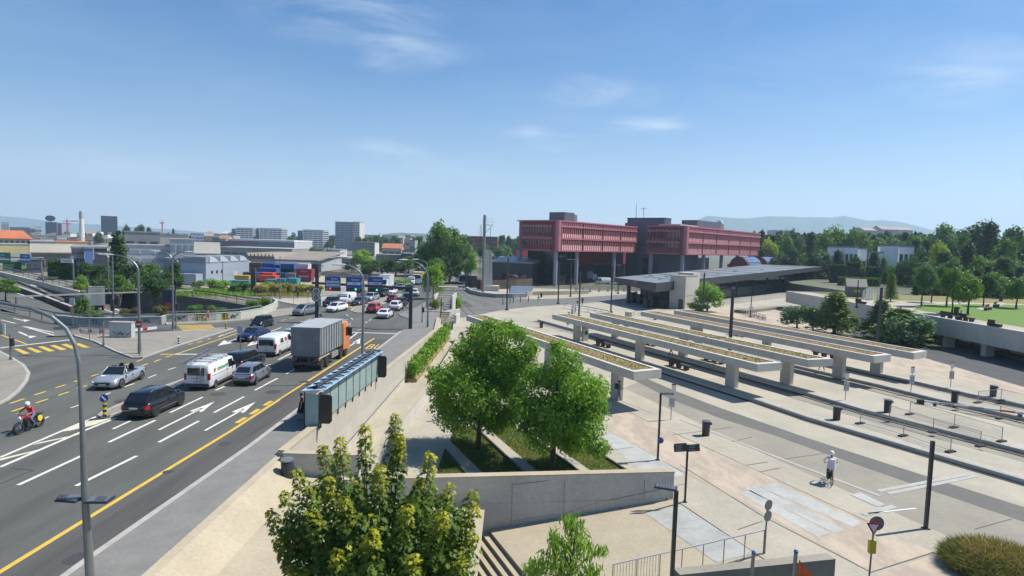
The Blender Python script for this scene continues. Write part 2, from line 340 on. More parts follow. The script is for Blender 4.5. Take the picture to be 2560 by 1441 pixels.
mark('road_marking_yellow', [(-60, 1467, 0, 1430, .22), (0, 1430, 325, 1231, .22), (325, 1231, 575, 1079, .22), (575, 1079, 936, 846, .22), (442, 885, 592, 834, .2), (400, 886, 437, 886, .35), (591, 1058, 614, 1044, .3), (627, 1036, 647, 1023, .3), (661, 1014, 679, 1003, .3)] +
    [(*a, .2) for a in [(415, 893, 431, 889), (385, 905, 401, 899), (341, 904, 356, 899), (306, 915, 325, 909), (354, 915, 370, 909), (228, 941, 251, 934), (186, 955, 205, 948), (139, 970, 164, 962), (192, 971, 218, 964), (86, 988, 114, 979), (144, 989, 172, 980), (25, 1009, 61, 997), (89, 1008, 120, 998), (30, 1029, 62, 1018),
     (492, 857, 506, 853), (470, 862, 482, 859), (518, 849, 527, 846), (549, 840, 562, 836), (0, 837, 65, 860), (600, 823, 607, 820), (703, 802, 716, 799), (612, 858, 619, 855), (725, 797, 738, 794), (680, 809, 692, 806)]] +
    [yz(p) for p in ([(135, 612), (190, 608), (300, 655), (240, 662)], [(262, 600), (310, 597), (425, 640), (370, 650)], [(375, 588), (430, 583), (550, 630), (490, 638)], [(497, 577), (550, 572), (668, 615), (610, 625)], [(608, 566), (665, 560), (775, 605), (725, 613)], [(735, 558), (790, 553), (905, 595), (840, 600)])] +
    [[(442 + k * 3.6, 814 + k * 3), (527 + k * 3, 812 + k * 2.2), (528.5 + k * 3, 813.2 + k * 2.2), (443.5 + k * 3.6, 815.4 + k * 3)] for k in range(5)] +
    [[(797 + 9 * k, 768 - 1.2 * k), (801 + 9 * k, 768 - 1.2 * k), (806 + 9 * k, 763 - 1.2 * k), (802 + 9 * k, 763 - 1.2 * k)] for k in range(1, 9)] + [[(865 + 9 * k, 771 - k), (869 + 9 * k, 771 - k), (876 + 9 * k, 764 - k), (872 + 9 * k, 764 - k)] for k in range(4)], YEL)
mark('road_marking_low', [(40, 733, 85, 746, .25), (118, 751, 137, 757, .25), (90, 722, 110, 729, .2), (150, 767, 178, 777, .25), (0, 703, 60, 721, .25), (250, 770, 300, 788, .25), (270, 793, 308, 800, .2), (76, 712, 92, 717, .4), (122, 724, 140, 730, .4), (77, 730, 95, 737, .4), (145, 747, 160, 754, .4), (288, 773, 306, 780, .4), (205, 745, 232, 752, .2)], WHITE, zf=lambda x: zlow(x) + .012)
bo = text('BUS', 1.6, YEL, None, G(945, 868, 0.006), (0, 0, 0), 0, 'bus_lettering'); bo.scale = (.9, 2.6, 1); bo['kind'] = 'structure'
b = MB()
for x, y, r in ((193, 1396, .42), (305, 1003, .5), (545, 985, .5), (683, 980, .55), (560, 1110, .3), (760, 955, .4), (905, 905, .35), (420, 1180, .25)):
    p = G(x, y, .007); b.poly([(p.x + r * math.cos(t), p.y + r * math.sin(t), .007) for t in np.linspace(0, 6.283, 17)[:-1]], M('manhole', (.055, .052, .048), .6, var=.3, scale=9))
for x0, y0, x1, y1 in ((0, 1210, 84, 1176), (84, 1176, 30, 1171), (330, 1300, 620, 1130), (100, 1010, 260, 930), (700, 1000, 860, 900), (620, 1090, 800, 985)):
    p, q = G(x0, y0, .0065), G(x1, y1, .0065); d = (q - p).normalized(); n = Vector((-d.y, d.x, 0)) * .03; b.poly([p - n, q - n, q + n, p + n], M('tar_seam', (.045, .045, .043), .7))
tag(b.build('manholes_and_seams'), kind='structure')
# traffic islands and pavements, each a real step
def slab(name, pts, z, mat, h=0.12, kerb=True):
    P = [G(x, y, z) if len(q) == 2 and abs(x) > 60 or True else 0 for q in pts for x, y in [q]]
    b = MB(); Q = [(p.x, p.y) for p in P]
    c = Vector((sum(p[0] for p in Q) / len(Q), sum(p[1] for p in Q) / len(Q), 0))
    b.prism(Q, z - 0.05, z + h, mat, KERB)
    if kerb:
        n = len(Q); s = sum(Q[k][0] * Q[(k + 1) % n][1] - Q[(k + 1) % n][0] * Q[k][1] for k in range(n)); sg = 1 if s > 0 else -1
        for k in range(n):
            p, q = Vector(Q[k]), Vector(Q[(k + 1) % n]); d = (q - p)
            if d.length < 0.05: continue
            nn = Vector((-d.y, d.x)).normalized() * 0.22 * sg
            b.poly([(p.x, p.y, z + h + .005), (q.x, q.y, z + h + .005), (q.x + nn.x, q.y + nn.y, z + h + .005), (p.x + nn.x, p.y + nn.y, z + h + .005)][::sg], KERB)
    return tag(b.build(name), kind='structure')
slab('traffic_island', [(185, 842), (235, 856), (285, 880), (330, 897), (356, 897), (455, 863), (560, 831), (585, 823), (560, 821), (500, 827), (420, 832), (300, 838), (190, 836)], 0, PAVE)
slab('pavement', [(-160, 868), (0, 880), (30, 895), (62, 915), (76, 935), (70, 955), (50, 980), (25, 1000), (0, 1013), (-160, 1090)], 0, PAVE)
slab('median_strip', [(243, 1042), (252, 1046), (275, 1044), (312, 1033), (400, 990), (470, 958), (590, 905), (585, 901), (468, 947), (390, 975), (310, 1009), (255, 1033)], 0, PAVE)
slab('pavement', [(415, 808), (520, 805), (600, 800), (655, 790), (690, 776), (735, 771), (752, 776), (728, 786), (640, 799), (520, 809), (415, 814)], 0, PAVE)
slab('traffic_island', [(672, 749), (720, 760), (748, 764), (800, 763), (880, 749), (960, 735), (900, 736), (780, 746)], 0, CONC)
slab('pavement', [(560, 727), (690, 741), (800, 740), (900, 728), (960, 718), (960, 714), (850, 722), (700, 731)], 0, PAVE)
slab('median_strip', [(875, 778), (890, 783), (915, 781), (1000, 742), (1005, 736), (990, 736), (885, 769)], 0, PAVE)
# pavement on the square side of the street
b = MB(); kp = [(-14.75, -15), (-14.7, 20), (-14.2, 32), (-14.0, 75)] + [tuple(G(x, y)[:2]) for x, y in [(1024, 818), (1026, 805), (1017, 796), (1000, 791), (996, 785), (1003, 779), (1040, 770), (1062, 757)]] + [(-13.0, 112), (-11.0, 90), (wx(76) - .5, 76), (wx(30.5) - .5, 30.5), (-12.15, -15)]
b.prism(kp, -0.04, 0.10, M('pavement_asphalt', (0.185, 0.18, 0.165), 0.85, var=0.1, scale=0.8, fine=8), KERB)
for k in range(3):
    p, q = kp[k], kp[k + 1]; b.poly([(p[0], p[1], .105), (p[0] + .28, p[1], .105), (q[0] + .28, q[1], .105), (q[0], q[1], .105)], KERB)
tag(b.build('pavement'), kind='structure')
mark('bus_lane', [[(-60, 1470), (0, 1433), (325, 1234), (575, 1082), (936, 849), (1000, 848), (976, 862), (603, 1144), (180, 1446), (-20, 1590)]], ASPHD, 0.003)
# sloping apron down to the square
b = MB(); xs = [-12.1, -11.7, -10.3, -6.0, -1.0]; zs = [0.1, 0.07, -0.68, -1.0, -1.25]
ye = [30.5, 30.5, 30.5, 27.9, 27.9]
for k in range(4):
    for y0, y1 in ((8, 20), (20, None)):
        b.poly([(xs[k], y0, zs[k]), (xs[k + 1], y0, zs[k + 1]), (xs[k + 1], y1 or ye[k + 1] - (0 if k < 2 else 0), zs[k + 1]), (xs[k], y1 or ye[k], zs[k])], CONCW)
b2 = b.build('apron'); tag(b2, kind='structure')
# the square
sheet('square', [[(-11.8, 20), (120, 20), (160, 150), (40, 175), (-11.8, 175)], PASS, LAND], PLZ, CONC)
sheet('underpass_ramp', [PASS], 0, CONC, zf=lambda p: -3.45 + (p.y - 34) * 2.15 / 46 if p.y < 80 else -1.3)
b = MB(); b.poly([(-30, 0, -4.15), (14, 0, -4.15), (14, 31, -4.15), (-30, 31, -4.15)], CONCG); tag(b.build('stair_well_floor'), kind='structure')
def zl(p): return PLZ - .03 + .1398 * ((p[0] - 8.6) * .933 + (p[1] - 29.98) * .36)
b = MB(); b.poly([(x, y, zl((x, y))) for x, y in ((-0.8, 28.72), (6.4, 12), (15.5, 12), (11.6, 22.2), (8.6, 29.98))], CONCW)
tag(b.build('landing'), kind='structure')
def onland(px, py):
    z = -2.0
    for _ in range(12): z = max(-2.7, min(PLZ - .02, zl(G(px, py, z))))
    p = G(px, py, z); p.z += 0.012; return p
b = MB(); b.poly([onland(*p) for p in [(1612, 1283), (1790, 1407), (1888, 1384), (1706, 1266)]], WORN); tag(b.build('painted_strip'), kind='structure')
sq = PLZ + 0.006
def area(name, pts, mat, z=sq): return sheet(name, [[tuple(G(x, y, z)[:2]) for x, y in pts]], z, mat)
area('lawn_strip', [(1110, 1130), (1172, 1199), (1080, 1212)], GRASSB); area('lawn_strip', [(1132, 1068), (1180, 1066), (1312, 1193), (1217, 1193), (1126, 1103)], GRASSB)
area('lawn_strip', [(1210, 1064), (1255, 1045), (1307, 1081), (1457, 1193), (1362, 1193)], GRASSB); area('lawn_strip', [(1310, 1062), (1380, 1055), (1442, 1103), (1583, 1193), (1500, 1193), (1352, 1091)], GRASSB)
b = MB()
for a, c in (((1181, 1066), (1315, 1193)), ((1308, 1081), (1460, 1193)), ((1442, 1102), (1585, 1193)), ((1110, 1128), (1174, 1199))):
    p, q = G(*a, sq), G(*c, sq); n = Vector((0.10, 0.03, 0)); b.prism([(p.x, p.y), (q.x, q.y), (q.x + n.x, q.y + n.y), (p.x + n.x, p.y + n.y)], PLZ, PLZ + 0.14, M('steel_edge', (0.05, 0.045, 0.04), 0.7))
tag(b.build('lawn_edging'), kind='structure')
area('painted_strip', [(1500, 1090), (1527, 1081), (1712, 1183), (1700, 1192), (1617, 1192)], WORN)
area('gravel_strip', [(1522, 1034), (1570, 1030), (1682, 1081), (1920, 1190), (2170, 1305), (2332, 1380), (2177, 1430), (1920, 1290), (1700, 1178), (1522, 1075)], PINK)
area('gravel_strip', [(2185, 1437), (2338, 1386), (2520, 1455), (2500, 1500), (2270, 1500)], PINK)
for p in ([(1900, 1218), (1940, 1207), (2157, 1306), (2132, 1318)], [(1862, 1222), (1890, 1214), (2113, 1325), (2085, 1333)], [(1845, 1232), (1876, 1226), (2075, 1333), (2045, 1343)]): area('stone_slab', p, WORN, sq + .006)
area('paving_band', [(1585, 951), (1619, 948), (1691, 979), (1800, 1020), (1977, 1081), (2020, 1096), (2332, 1196), (2560, 1268), (2760, 1330), (2760, 1375), (2560, 1305), (2282, 1211), (2020, 1119), (1930, 1087), (1800, 1046), (1676, 998)], BAND)
area('bus_road', [(1560, 970), (1600, 955), (1676, 999), (1930, 1088), (2282, 1212), (2560, 1306), (2760, 1377), (2760, 1500), (2560, 1420), (2300, 1310), (1900, 1130)], CONCG, sq - .003)
area('square_gravel', [(1600, 785), (1760, 772), (2000, 786), (2150, 815), (2330, 870), (2560, 955), (2800, 1030), (2800, 1062), (2560, 1008), (2240, 942), (2080, 902), (1900, 852), (1750, 812)], PINK, sq)
area('forecourt_patch', [(2080, 818), (2130, 838), (2305, 893), (2560, 968), (2760, 1030), (2760, 965), (2560, 905), (2300, 830), (2180, 798)], M('dark_forecourt', (.055, .057, .06), .85, var=.15, scale=.4, fine=6), sq + .006)  # one dark patch in front of the terrace columns
# tram platforms: parallel strips either side of sunk track beds
F2, L2 = G(1894, 911, 1.95), G(1381, 786, 1.95); du = (L2 - F2).normalized(); dn = Vector((du.y, -du.x, 0))     # dn points away to the right
base = [G(2700, 1252, PLZ), G(2324, 1142, PLZ), G(2020, 1052, PLZ), G(1881, 1004, PLZ)]
e0 = base[-1]; base += [e0 + du * 15, e0 + du * 30, e0 + du * 52]
def off(d):
    r = []
    for k, p in enumerate(base):
        t = (base[min(k + 1, len(base) - 1)] - base[max(k - 1, 0)]).normalized(); r.append(p + Vector((t.y, -t.x, 0)) * d)
    return r
def dist(px, py, z=PLZ):
    P = G(px, py, z); return min(abs((P - base[k]).dot(Vector(((base[k + 1] - base[k]).normalized().y, -(base[k + 1] - base[k]).normalized().x, 0)))) + (0 if -0.5 < (P - base[k]).dot((base[k + 1] - base[k]).normalized()) < (base[k + 1] - base[k]).length + .5 else 99) for k in range(len(base) - 1))
PH = 0.27
d_f1, d_e2, d_fB, d_e3, d_fC, d_e4 = dist(2336, 1106), dist(2336, 1078), dist(2336, 1026), dist(2336, 1003), dist(2336, 986), dist(2336, 971)
print('platform offsets', d_f1, d_e2, d_fB, d_e3, d_fC, d_e4)
for n, d0, d1 in (('platform', 0, d_f1), ('platform', d_e2, d_fB), ('platform', d_e3, d_fC), ('platform', d_e4, d_e4 + 4.2)):
    a, c = off(d0), off(d1); m = len(a); k0, k1 = 0, m - 1
    b = MB(); b.prism([(p.x, p.y) for p in a] + [(p.x, p.y) for p in reversed(c)], PLZ - .02, PLZ + PH, CONC, CWALL)
    a2, a3 = off(d0 + .25), off(d0 + .75)
    for k in range(m - 1): b.poly([(*a2[k][:2], PLZ + PH + .005), (*a3[k][:2], PLZ + PH + .005), (*a3[k + 1][:2], PLZ + PH + .005), (*a2[k + 1][:2], PLZ + PH + .005)], KERB)
    tag(b.build(n), kind='structure')
bR, bB = MB(), MB()
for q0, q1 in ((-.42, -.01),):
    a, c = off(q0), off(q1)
    for k in range(len(a) - 1): bR.prism([a[k][:2], c[k][:2], c[k + 1][:2], a[k + 1][:2]], PLZ, PLZ + .02, M('platform_edge_shade', (.035, .033, .03), .9, var=.2, scale=3))  # dark strip painting the shade at the foot of the platform edge
for d0, d1 in ((d_f1, d_e2), (d_fB, d_e3), (d_fC, d_e4)):
    a, c = off(d0), off(d1)
    for k in range(len(a) - 1): bB.poly([(*a[k][:2], PLZ + .008), (*c[k][:2], PLZ + .008), (*c[k + 1][:2], PLZ + .008), (*a[k + 1][:2], PLZ + .008)], CONCG)
    for q, ww, mt, hh in ((d0 + .24, .46, M('track_moss', (0.03, 0.028, 0.022), 0.95, scale=2.5, rgb2=(0.09, 0.082, 0.055), fine=9), .03), (d1 - .2, .38, M('platform_edge_shade', (0, 0, 0)), .03), ((d0 + d1) / 2 - min(.72, (d1 - d0) * .3), .09, RAIL, .06), ((d0 + d1) / 2 + min(.72, (d1 - d0) * .3), .09, RAIL, .06)):  # moss on one side, painted platform-edge shade on the other, then rails
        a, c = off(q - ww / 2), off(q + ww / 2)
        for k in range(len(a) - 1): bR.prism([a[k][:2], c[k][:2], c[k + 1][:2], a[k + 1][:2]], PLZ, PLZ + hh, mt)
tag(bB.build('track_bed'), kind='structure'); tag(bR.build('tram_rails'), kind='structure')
area('avenue', [(1100, 768), (1108, 735), (1125, 705), (1145, 680), (1158, 668), (1178, 668), (1168, 690), (1166, 712), (1190, 727), (1245, 743), (1330, 748), (1390, 747), (1480, 742), (1590, 735), (1590, 741), (1560, 750), (1420, 762), (1330, 767), (1250, 776), (1185, 790), (1118, 800)], ASPH2, PLZ + .012)
bR = MB()
for a in ([(1232, 766), (1160, 742), (1140, 724), (1150, 700), (1160, 680)], [(1268, 762), (1190, 741), (1165, 726), (1163, 704), (1166, 684)], [(1180, 790), (1150, 758), (1133, 728), (1142, 703), (1155, 680)]):
    for k in range(len(a) - 1):
        p, q = G(*a[k], PLZ + .02), G(*a[k + 1], PLZ + .02); n = (q - p).normalized(); n = Vector((-n.y, n.x, 0))
        for s in (-.7, .7): bR.bar(p + n * s, q + n * s, .13, .02, DARK)
tag(bR.build('tram_rails'), kind='structure')
b = MB(); z = sq + .012
for x0, y0, x1, y1 in ((1573, 1030, 1622, 1055), (1519, 1127, 1583, 1118), (1867, 1163, 1920, 1155), (1700, 1162, 1905, 1289), (1905, 1289, 2177, 1430), (2177, 1431, 2334, 1381), (2332, 1380, 2480, 1455), (1682, 1081, 1920, 1189), (1920, 1189, 2170, 1304), (1830, 1104, 1880, 1093), (1960, 1148, 2065, 1133), (1845, 1324, 1905, 1303), (1680, 1088, 1830, 1068), (1900, 1180, 1950, 1170), (2437, 1323, 2530, 1297)):
    p, q = G(x0, y0, z), G(x1, y1, z); d = (q - p).normalized(); n = Vector((-d.y, d.x, 0)) * .02; b.poly([p - n, q - n, q + n, p + n], JOINT)
for x0, y0, x1, y1, w in ((1540, 995, 1640, 1035, .25), (1700, 1048, 1960, 1150, .25), (1960, 1150, 2200, 1240, .25), (2195, 1228, 2420, 1186, .3), (2220, 1234, 2440, 1190, .3), (2170, 1284, 2290, 1271, .12)):
    p, q = G(x0, y0, z), G(x1, y1, z); d = (q - p).normalized(); n = Vector((-d.y, d.x, 0)) * w / 2; b.poly([p - n, q - n, q + n, p + n], KERB if w > .2 else WHITE)
for pp in ([(2125, 1237), (2150, 1231), (2215, 1262), (2192, 1267)], [(2150, 1284), (2228, 1262), (2246, 1269), (2168, 1290)]): b.poly([G(*q, z) for q in pp[::-1]], WORN)
tag(b.build('paving_joints'), kind='structure')
# yards and verges behind the street
area('yard', [(430, 715), (700, 733), (850, 721), (940, 705), (900, 690), (700, 690), (560, 700)], M('yard_sand', (0.36, 0.31, 0.22), 0.95, var=0.2, scale=0.08), 0.01)
area('rail_yard', [(800, 672), (830, 664), (1000, 700), (1035, 708), (1000, 716), (930, 700), (800, 690)], M('ballast', (0.11, 0.10, 0.085), 0.95, var=0.3, scale=0.3), 0.02)
bR = MB()
for k in range(4):
    p, q = G(795, 676 + 3.5 * k, .03), G(990, 706 + 2.5 * k, .03)
    for s in (0, 1.5): bR.bar(p + Vector((0, s, .06)), q + Vector((0, s, .06)), .12, .1, RAIL)
tag(bR.build('railway_tracks'), kind='structure')
# hills far away
def hill(name, prof, Y, mat, depth):
    b = MB(); pts = []
    tops = []
    for i in range(len(prof) - 1):
        (x0, y0), (x1, y1) = prof[i], prof[i + 1]
        for k in range(6):
            t = k / 6; tops.append((x0 + (x1 - x0) * t, y0 + (y1 - y0) * t + random.uniform(-.5, .5)))
    tops.append(prof[-1])
    P = [D(x, y, Y) for x, y in tops]
    for k in range(len(P) - 1):
        a, c = P[k], P[k + 1]
        b.poly([(a.x, Y - depth, -2), (c.x, Y - depth, -2), c, a], mat); b.poly([a, c, (c.x, Y + depth, -2), (a.x, Y + depth, -2)], mat)
    return tag(b.build(name), kind='structure')
HILL = M('wooded_hill', (0.045, 0.075, 0.035), 0.95, var=0.3, scale=0.01, detail=12)
hill('hill', [(1660, 600), (1740, 552), (1770, 540), (1830, 545), (1870, 547), (1920, 541), (2000, 543), (2080, 544), (2110, 540), (2140, 546), (2170, 552), (2210, 551), (2260, 557), (2310, 570), (2380, 590), (2460, 640)], 5200, HILL, 900)
hill('hill', [(-200, 522), (0, 540), (60, 545), (130, 555), (230, 561), (330, 568), (450, 576), (560, 586), (640, 600)], 5900, HILL, 600)
hill('hill', [(880, 600), (940, 589), (990, 582), (1050, 584), (1110, 590), (1200, 592), (1300, 598), (1400, 604), (1480, 612)], 2600, HILL, 500)
# ================================================================ walls, stairs, canopies, shelter
def polywall(name, label, cat, pts, h, th, mat, z0=0.0, cop=None, group=None):
    """a wall that follows a line of points; coping is a part"""
    o = thing(name, label, cat, (0, 0, 0), 0, group); b, c = MB(), MB()
    P = [Vector((p[0], p[1], 0)) for p in pts]; L, R = [], []
    for k, p in enumerate(P):
        t = (P[min(k + 1, len(P) - 1)] - P[max(k - 1, 0)]).normalized(); n = Vector((-t.y, t.x, 0)) * th / 2; L.append(p + n); R.append(p - n)
    hh = h if isinstance(h, list) else [h] * len(P); zz = z0 if isinstance(z0, list) else [z0] * len(P)
    for k in range(len(P) - 1):
        b.prism([L[k][:2], R[k][:2], R[k + 1][:2], L[k + 1][:2]], [zz[k], zz[k], zz[k + 1], zz[k + 1]] if True else 0, [zz[k] + hh[k]] * 2 + [zz[k + 1] + hh[k + 1]] * 2, mat) if (L[k] - R[k]).cross(P[k + 1] - P[k]).z < 0 else b.prism([R[k][:2], L[k][:2], L[k + 1][:2], R[k + 1][:2]], [zz[k], zz[k], zz[k + 1], zz[k + 1]], [zz[k] + hh[k]] * 2 + [zz[k + 1] + hh[k + 1]] * 2, mat)
        if cop:
            e = 0.03; n0 = (L[k] - R[k]).normalized() * e; n1 = (L[k + 1] - R[k + 1]).normalized() * e
            q = [L[k] + n0, R[k] - n0, R[k + 1] - n1, L[k + 1] + n1]; tz = [zz[k] + hh[k] + .002] * 2 + [zz[k + 1] + hh[k + 1] + .002] * 2
            c.prism([v[:2] for v in q], tz, [v + .05 for v in tz], cop)
    b.build('wall_body', o)
    if cop: c.build('coping', o)
    return o
def wline(Y, d=0.0): return (wx(Y) - d, Y)
wl = polywall('retaining_wall', 'long pale concrete wall dropping from the street beside the glass bus shelter', 'wall', [wline(y, .24) for y in (30.75, 45, 60, 76)] + [(-10.75, 88)], 4.4, 0.46, CWHITE, z0=-4.1, cop=CONCW)
b = MB()
for y in np.arange(36, 62, .55): zf = -3.45 + (y - 34) * 2.15 / 46; b.bar((wx(y) + .0, y, zf + .55), (wx(y) + .07, y, zf + .62), .03, .03, DARK)
b.tube([(wx(y) + .08, y, -3.45 + (y - 34) * 2.15 / 46 + .66) for y in (36, 45, 54, 62)], .022, DARK, 5); b.build('handrail', wl)
o = thing('parapet_wall', 'short low concrete parapet closing the sunken ramp beside the round litter bin', 'wall', (-9.55, 30.3, 0))
MB().box((0, 0, -.35), (3.9, .42, 1.5), CWALL).build('wall_body', o); MB().box((0, 0, .43), (3.98, .5, .05), CONCW).build('coping', o)
polywall('low_wall', 'low concrete wall between the sunken ramp and the walkway left of the big trees', 'wall', [(-7.42, 30.6), (-7.35, 36), (-6.45, 50.5), (-6.4, 79)], [3.8, 3.8, 3.8, 2.6], 0.34, CWALL, z0=[-4.1, -4.1, -4.1, -2.9], cop=CONCW)
wd = (W1 - W0).normalized(); wn = Vector((wd.y, -wd.x))          # wn points at the camera
o = thing('garden_wall', 'long grey concrete wall with small square recessed lamps in front of the lawn strips', 'wall')
P = [W0, W1, W1 - wn * .42, W0 - wn * .42]
gw = MB().prism([tuple(p) for p in P], -4.2, 0.06, CWALL)
e = .03; P2 = [W0 + wn * e, W1 + wn * e + wd * e, W1 - wn * (.42 + e) + wd * e, W0 - wn * (.42 + e)]
MB().prism([tuple(p) for p in P2], 0.062, 0.11, CONCW).build('coping', o)
def onwall(px, py):
    d = ray(px, py); d2 = Vector((d.x, d.y)); q = W0; t = (q.x * wd.y - q.y * wd.x) / (d2.x * wd.y - d2.y * wd.x); return Vector((d2.x * t, d2.y * t, CZ + d.z * t))
for x0, y0, x1, y1 in ((1411, 1203, 1408, 1316), (1491, 1250, 1489, 1304), (1611, 1200, 1609, 1285), (1490, 1257, 1610, 1233), (1411, 1284, 1490, 1257), (1283, 1302, 1408, 1284), (1612, 1232, 1710, 1210), (1283, 1212, 1370, 1202), (1281, 1205, 1277, 1344)):
    p, q = onwall(x0, y0), onwall(x1, y1); n = Vector((wn.x, wn.y, 0)) * .005; gw.bar(p + n, q + n, .025, .012, JOINT)
gw.build('wall_body', o)
for x, y in ((1180, 1375), (1284, 1321), (1422, 1301), (1549, 1272), (1665, 1250)):
    p = onwall(x, y); a = math.atan2(wd.y, wd.x); f = MB().box(p + Vector((wn.x, wn.y, 0)) * .004, (.22, .05, .26), M('lamp_recess', (0.62, 0.60, 0.54), .7), a).build('wall_lamp', o)
    MB().box(p + Vector((wn.x, wn.y, 0)) * .03 + Vector((.01, 0, .02)), (.14, .012, .17), M('lamp_lens', (0.13, 0.13, 0.12), .3), a).build('lens', f)
# stairs going down to the left from the landing
o = thing('staircase', 'pale concrete steps leading down beside the grey wall at the bottom of the square', 'stairs')
A = Vector((-0.8, 28.7)); B_ = Vector((6.4, 12)); sdv = (B_ - A).normalized(); sn = Vector((-sdv.y, sdv.x)) * -1
if sn.x > 0: sn = -sn
for k in range(9):
    p0, p1 = A + sn * (.33 * k), B_ + sn * (.33 * k)
    p0 = p0 + sdv * (-.12 * k)
    MB().prism([tuple(p0), tuple(p1), tuple(p1 + sn * .34), tuple(p0 + sn * .34 - sdv * .12)], -4.15, -2.62 - .17 * (k + 1), CONCW, CWALL).build('step', o)
MB().prism([tuple(A), tuple(B_), tuple(B_ - sn * .3), tuple(A - sn * .3)], -4.15, -2.615, CONCW, CWALL).build('step', o)
# railing of the landing
STEEL = M('galvanised_steel', (0.33, 0.34, 0.34), 0.4, 0.7, var=.1, scale=4); WSTEEL = M('bright_rail', (0.62, 0.62, 0.62), 0.35, 0.5)
o = thing('railing', 'steel railing with slim posts along the near side of the pale landing', 'railing')
bp = [(1908, 1384), (1860, 1396), (1808, 1408), (1756, 1421), (1703, 1433), (1648, 1446), (1590, 1459), (1530, 1473)]
bp = [onland(*q) for q in bp]
for p in bp: MB().bar(p, p + Vector((0, 0, 1.0)), .035, .035, STEEL).build('post', o)
b = MB()
for p, q in zip(bp, bp[1:]): b.bar(p + Vector((0, 0, 1.02)), q + Vector((0, 0, 1.02)), .05, .04, WSTEEL)
b.build('handrail', o); b = MB()
for p, q in zip(bp[5:], bp[6:]):
    for t in np.linspace(0.06, .94, 8): r = p.lerp(q, t); b.bar(r + Vector((0, 0, .06)), r + Vector((0, 0, .98)), .016, .016, STEEL)
    b.bar(p + Vector((0, 0, .08)), q + Vector((0, 0, .08)), .03, .03, STEEL)
b.build('balusters', o)
o = thing('parapet_wall', 'low grey concrete wall behind the orange flag at the bottom edge', 'wall')
p, q = D(1700, 1441, 20.6), D(2089, 1401, 22.4); d = (q - p); d.z = 0; d.normalize(); n = Vector((-d.y, d.x, 0)) * .45
MB().prism([p[:2], q[:2], (q + n)[:2], (p + n)[:2]], -1.4, [p.z + .05, q.z + .05, q.z + .05, p.z + .05], CONCG, M('grey_green_wall', (0.13, 0.14, 0.125), .8, var=.15, scale=1)).build('wall_body', o)
# ---- five concrete platform canopies with planted roofs
PLANT = M('dry_roof_plants', (0.27, 0.19, 0.085), 0.95, scale=1.6, rgb2=(0.15, 0.135, 0.05), fine=12, bump=.6, lo=.42, hi=.6)
SEDUM = M('red_sedum', (0.23, 0.125, 0.06), 0.95, scale=1.2, rgb2=(0.20, 0.15, 0.065), fine=10, bump=.5)
tuft1 = leafmat('dry_tuft', (0.36, 0.26, 0.115), (0.14, 0.17, 0.045), .2)
def quads_obj(name, cen, nrm, size, mat, tint, parent=None, aspect=1.0, kind=None, along=None, roll=None):
    """many leaf-sized faces as one mesh (numpy, fast); each leaf is a pointed quad"""
    n = len(cen); cen = np.asarray(cen, float); nrm = np.asarray(nrm, float); nrm /= np.linalg.norm(nrm, axis=1)[:, None] + 1e-9
    if along is None:
        r = RNG.normal(size=(n, 3))
    else: r = np.asarray(along, float)
    u = r - (r * nrm).sum(1)[:, None] * nrm; u /= np.linalg.norm(u, axis=1)[:, None] + 1e-9; v = np.cross(nrm, u)
    s = (np.asarray(size) * np.ones(n))[:, None]
    a = cen - u * s; b_ = cen + v * s * aspect * .62 + nrm * s * .12 - u * s * .1; c = cen + u * s; d = cen - v * s * aspect * .62 + nrm * s * .12 - u * s * .1
    co = np.stack([a, b_, c, d], 1).reshape(-1, 3)
    me = bpy.data.meshes.new(name); me.vertices.add(4 * n); me.vertices.foreach_set('co', co.ravel())
    me.loops.add(4 * n); me.loops.foreach_set('vertex_index', np.arange(4 * n, dtype=np.int32))
    me.polygons.add(n); me.polygons.foreach_set('loop_start', np.arange(0, 4 * n, 4, dtype=np.int32)); me.polygons.foreach_set('loop_total', np.full(n, 4, np.int32))
    at = me.attributes.new('tint', 'FLOAT', 'FACE'); at.data.foreach_set('value', np.asarray(tint, np.float32))
    me.materials.append(mat); me.update(calc_edges=True)
    o = bpy.data.objects.new(name, me); COL.objects.link(o)
    if parent: o.parent = parent
    if kind: o['kind'] = kind
    return o
RNG = np.random.default_rng(11)
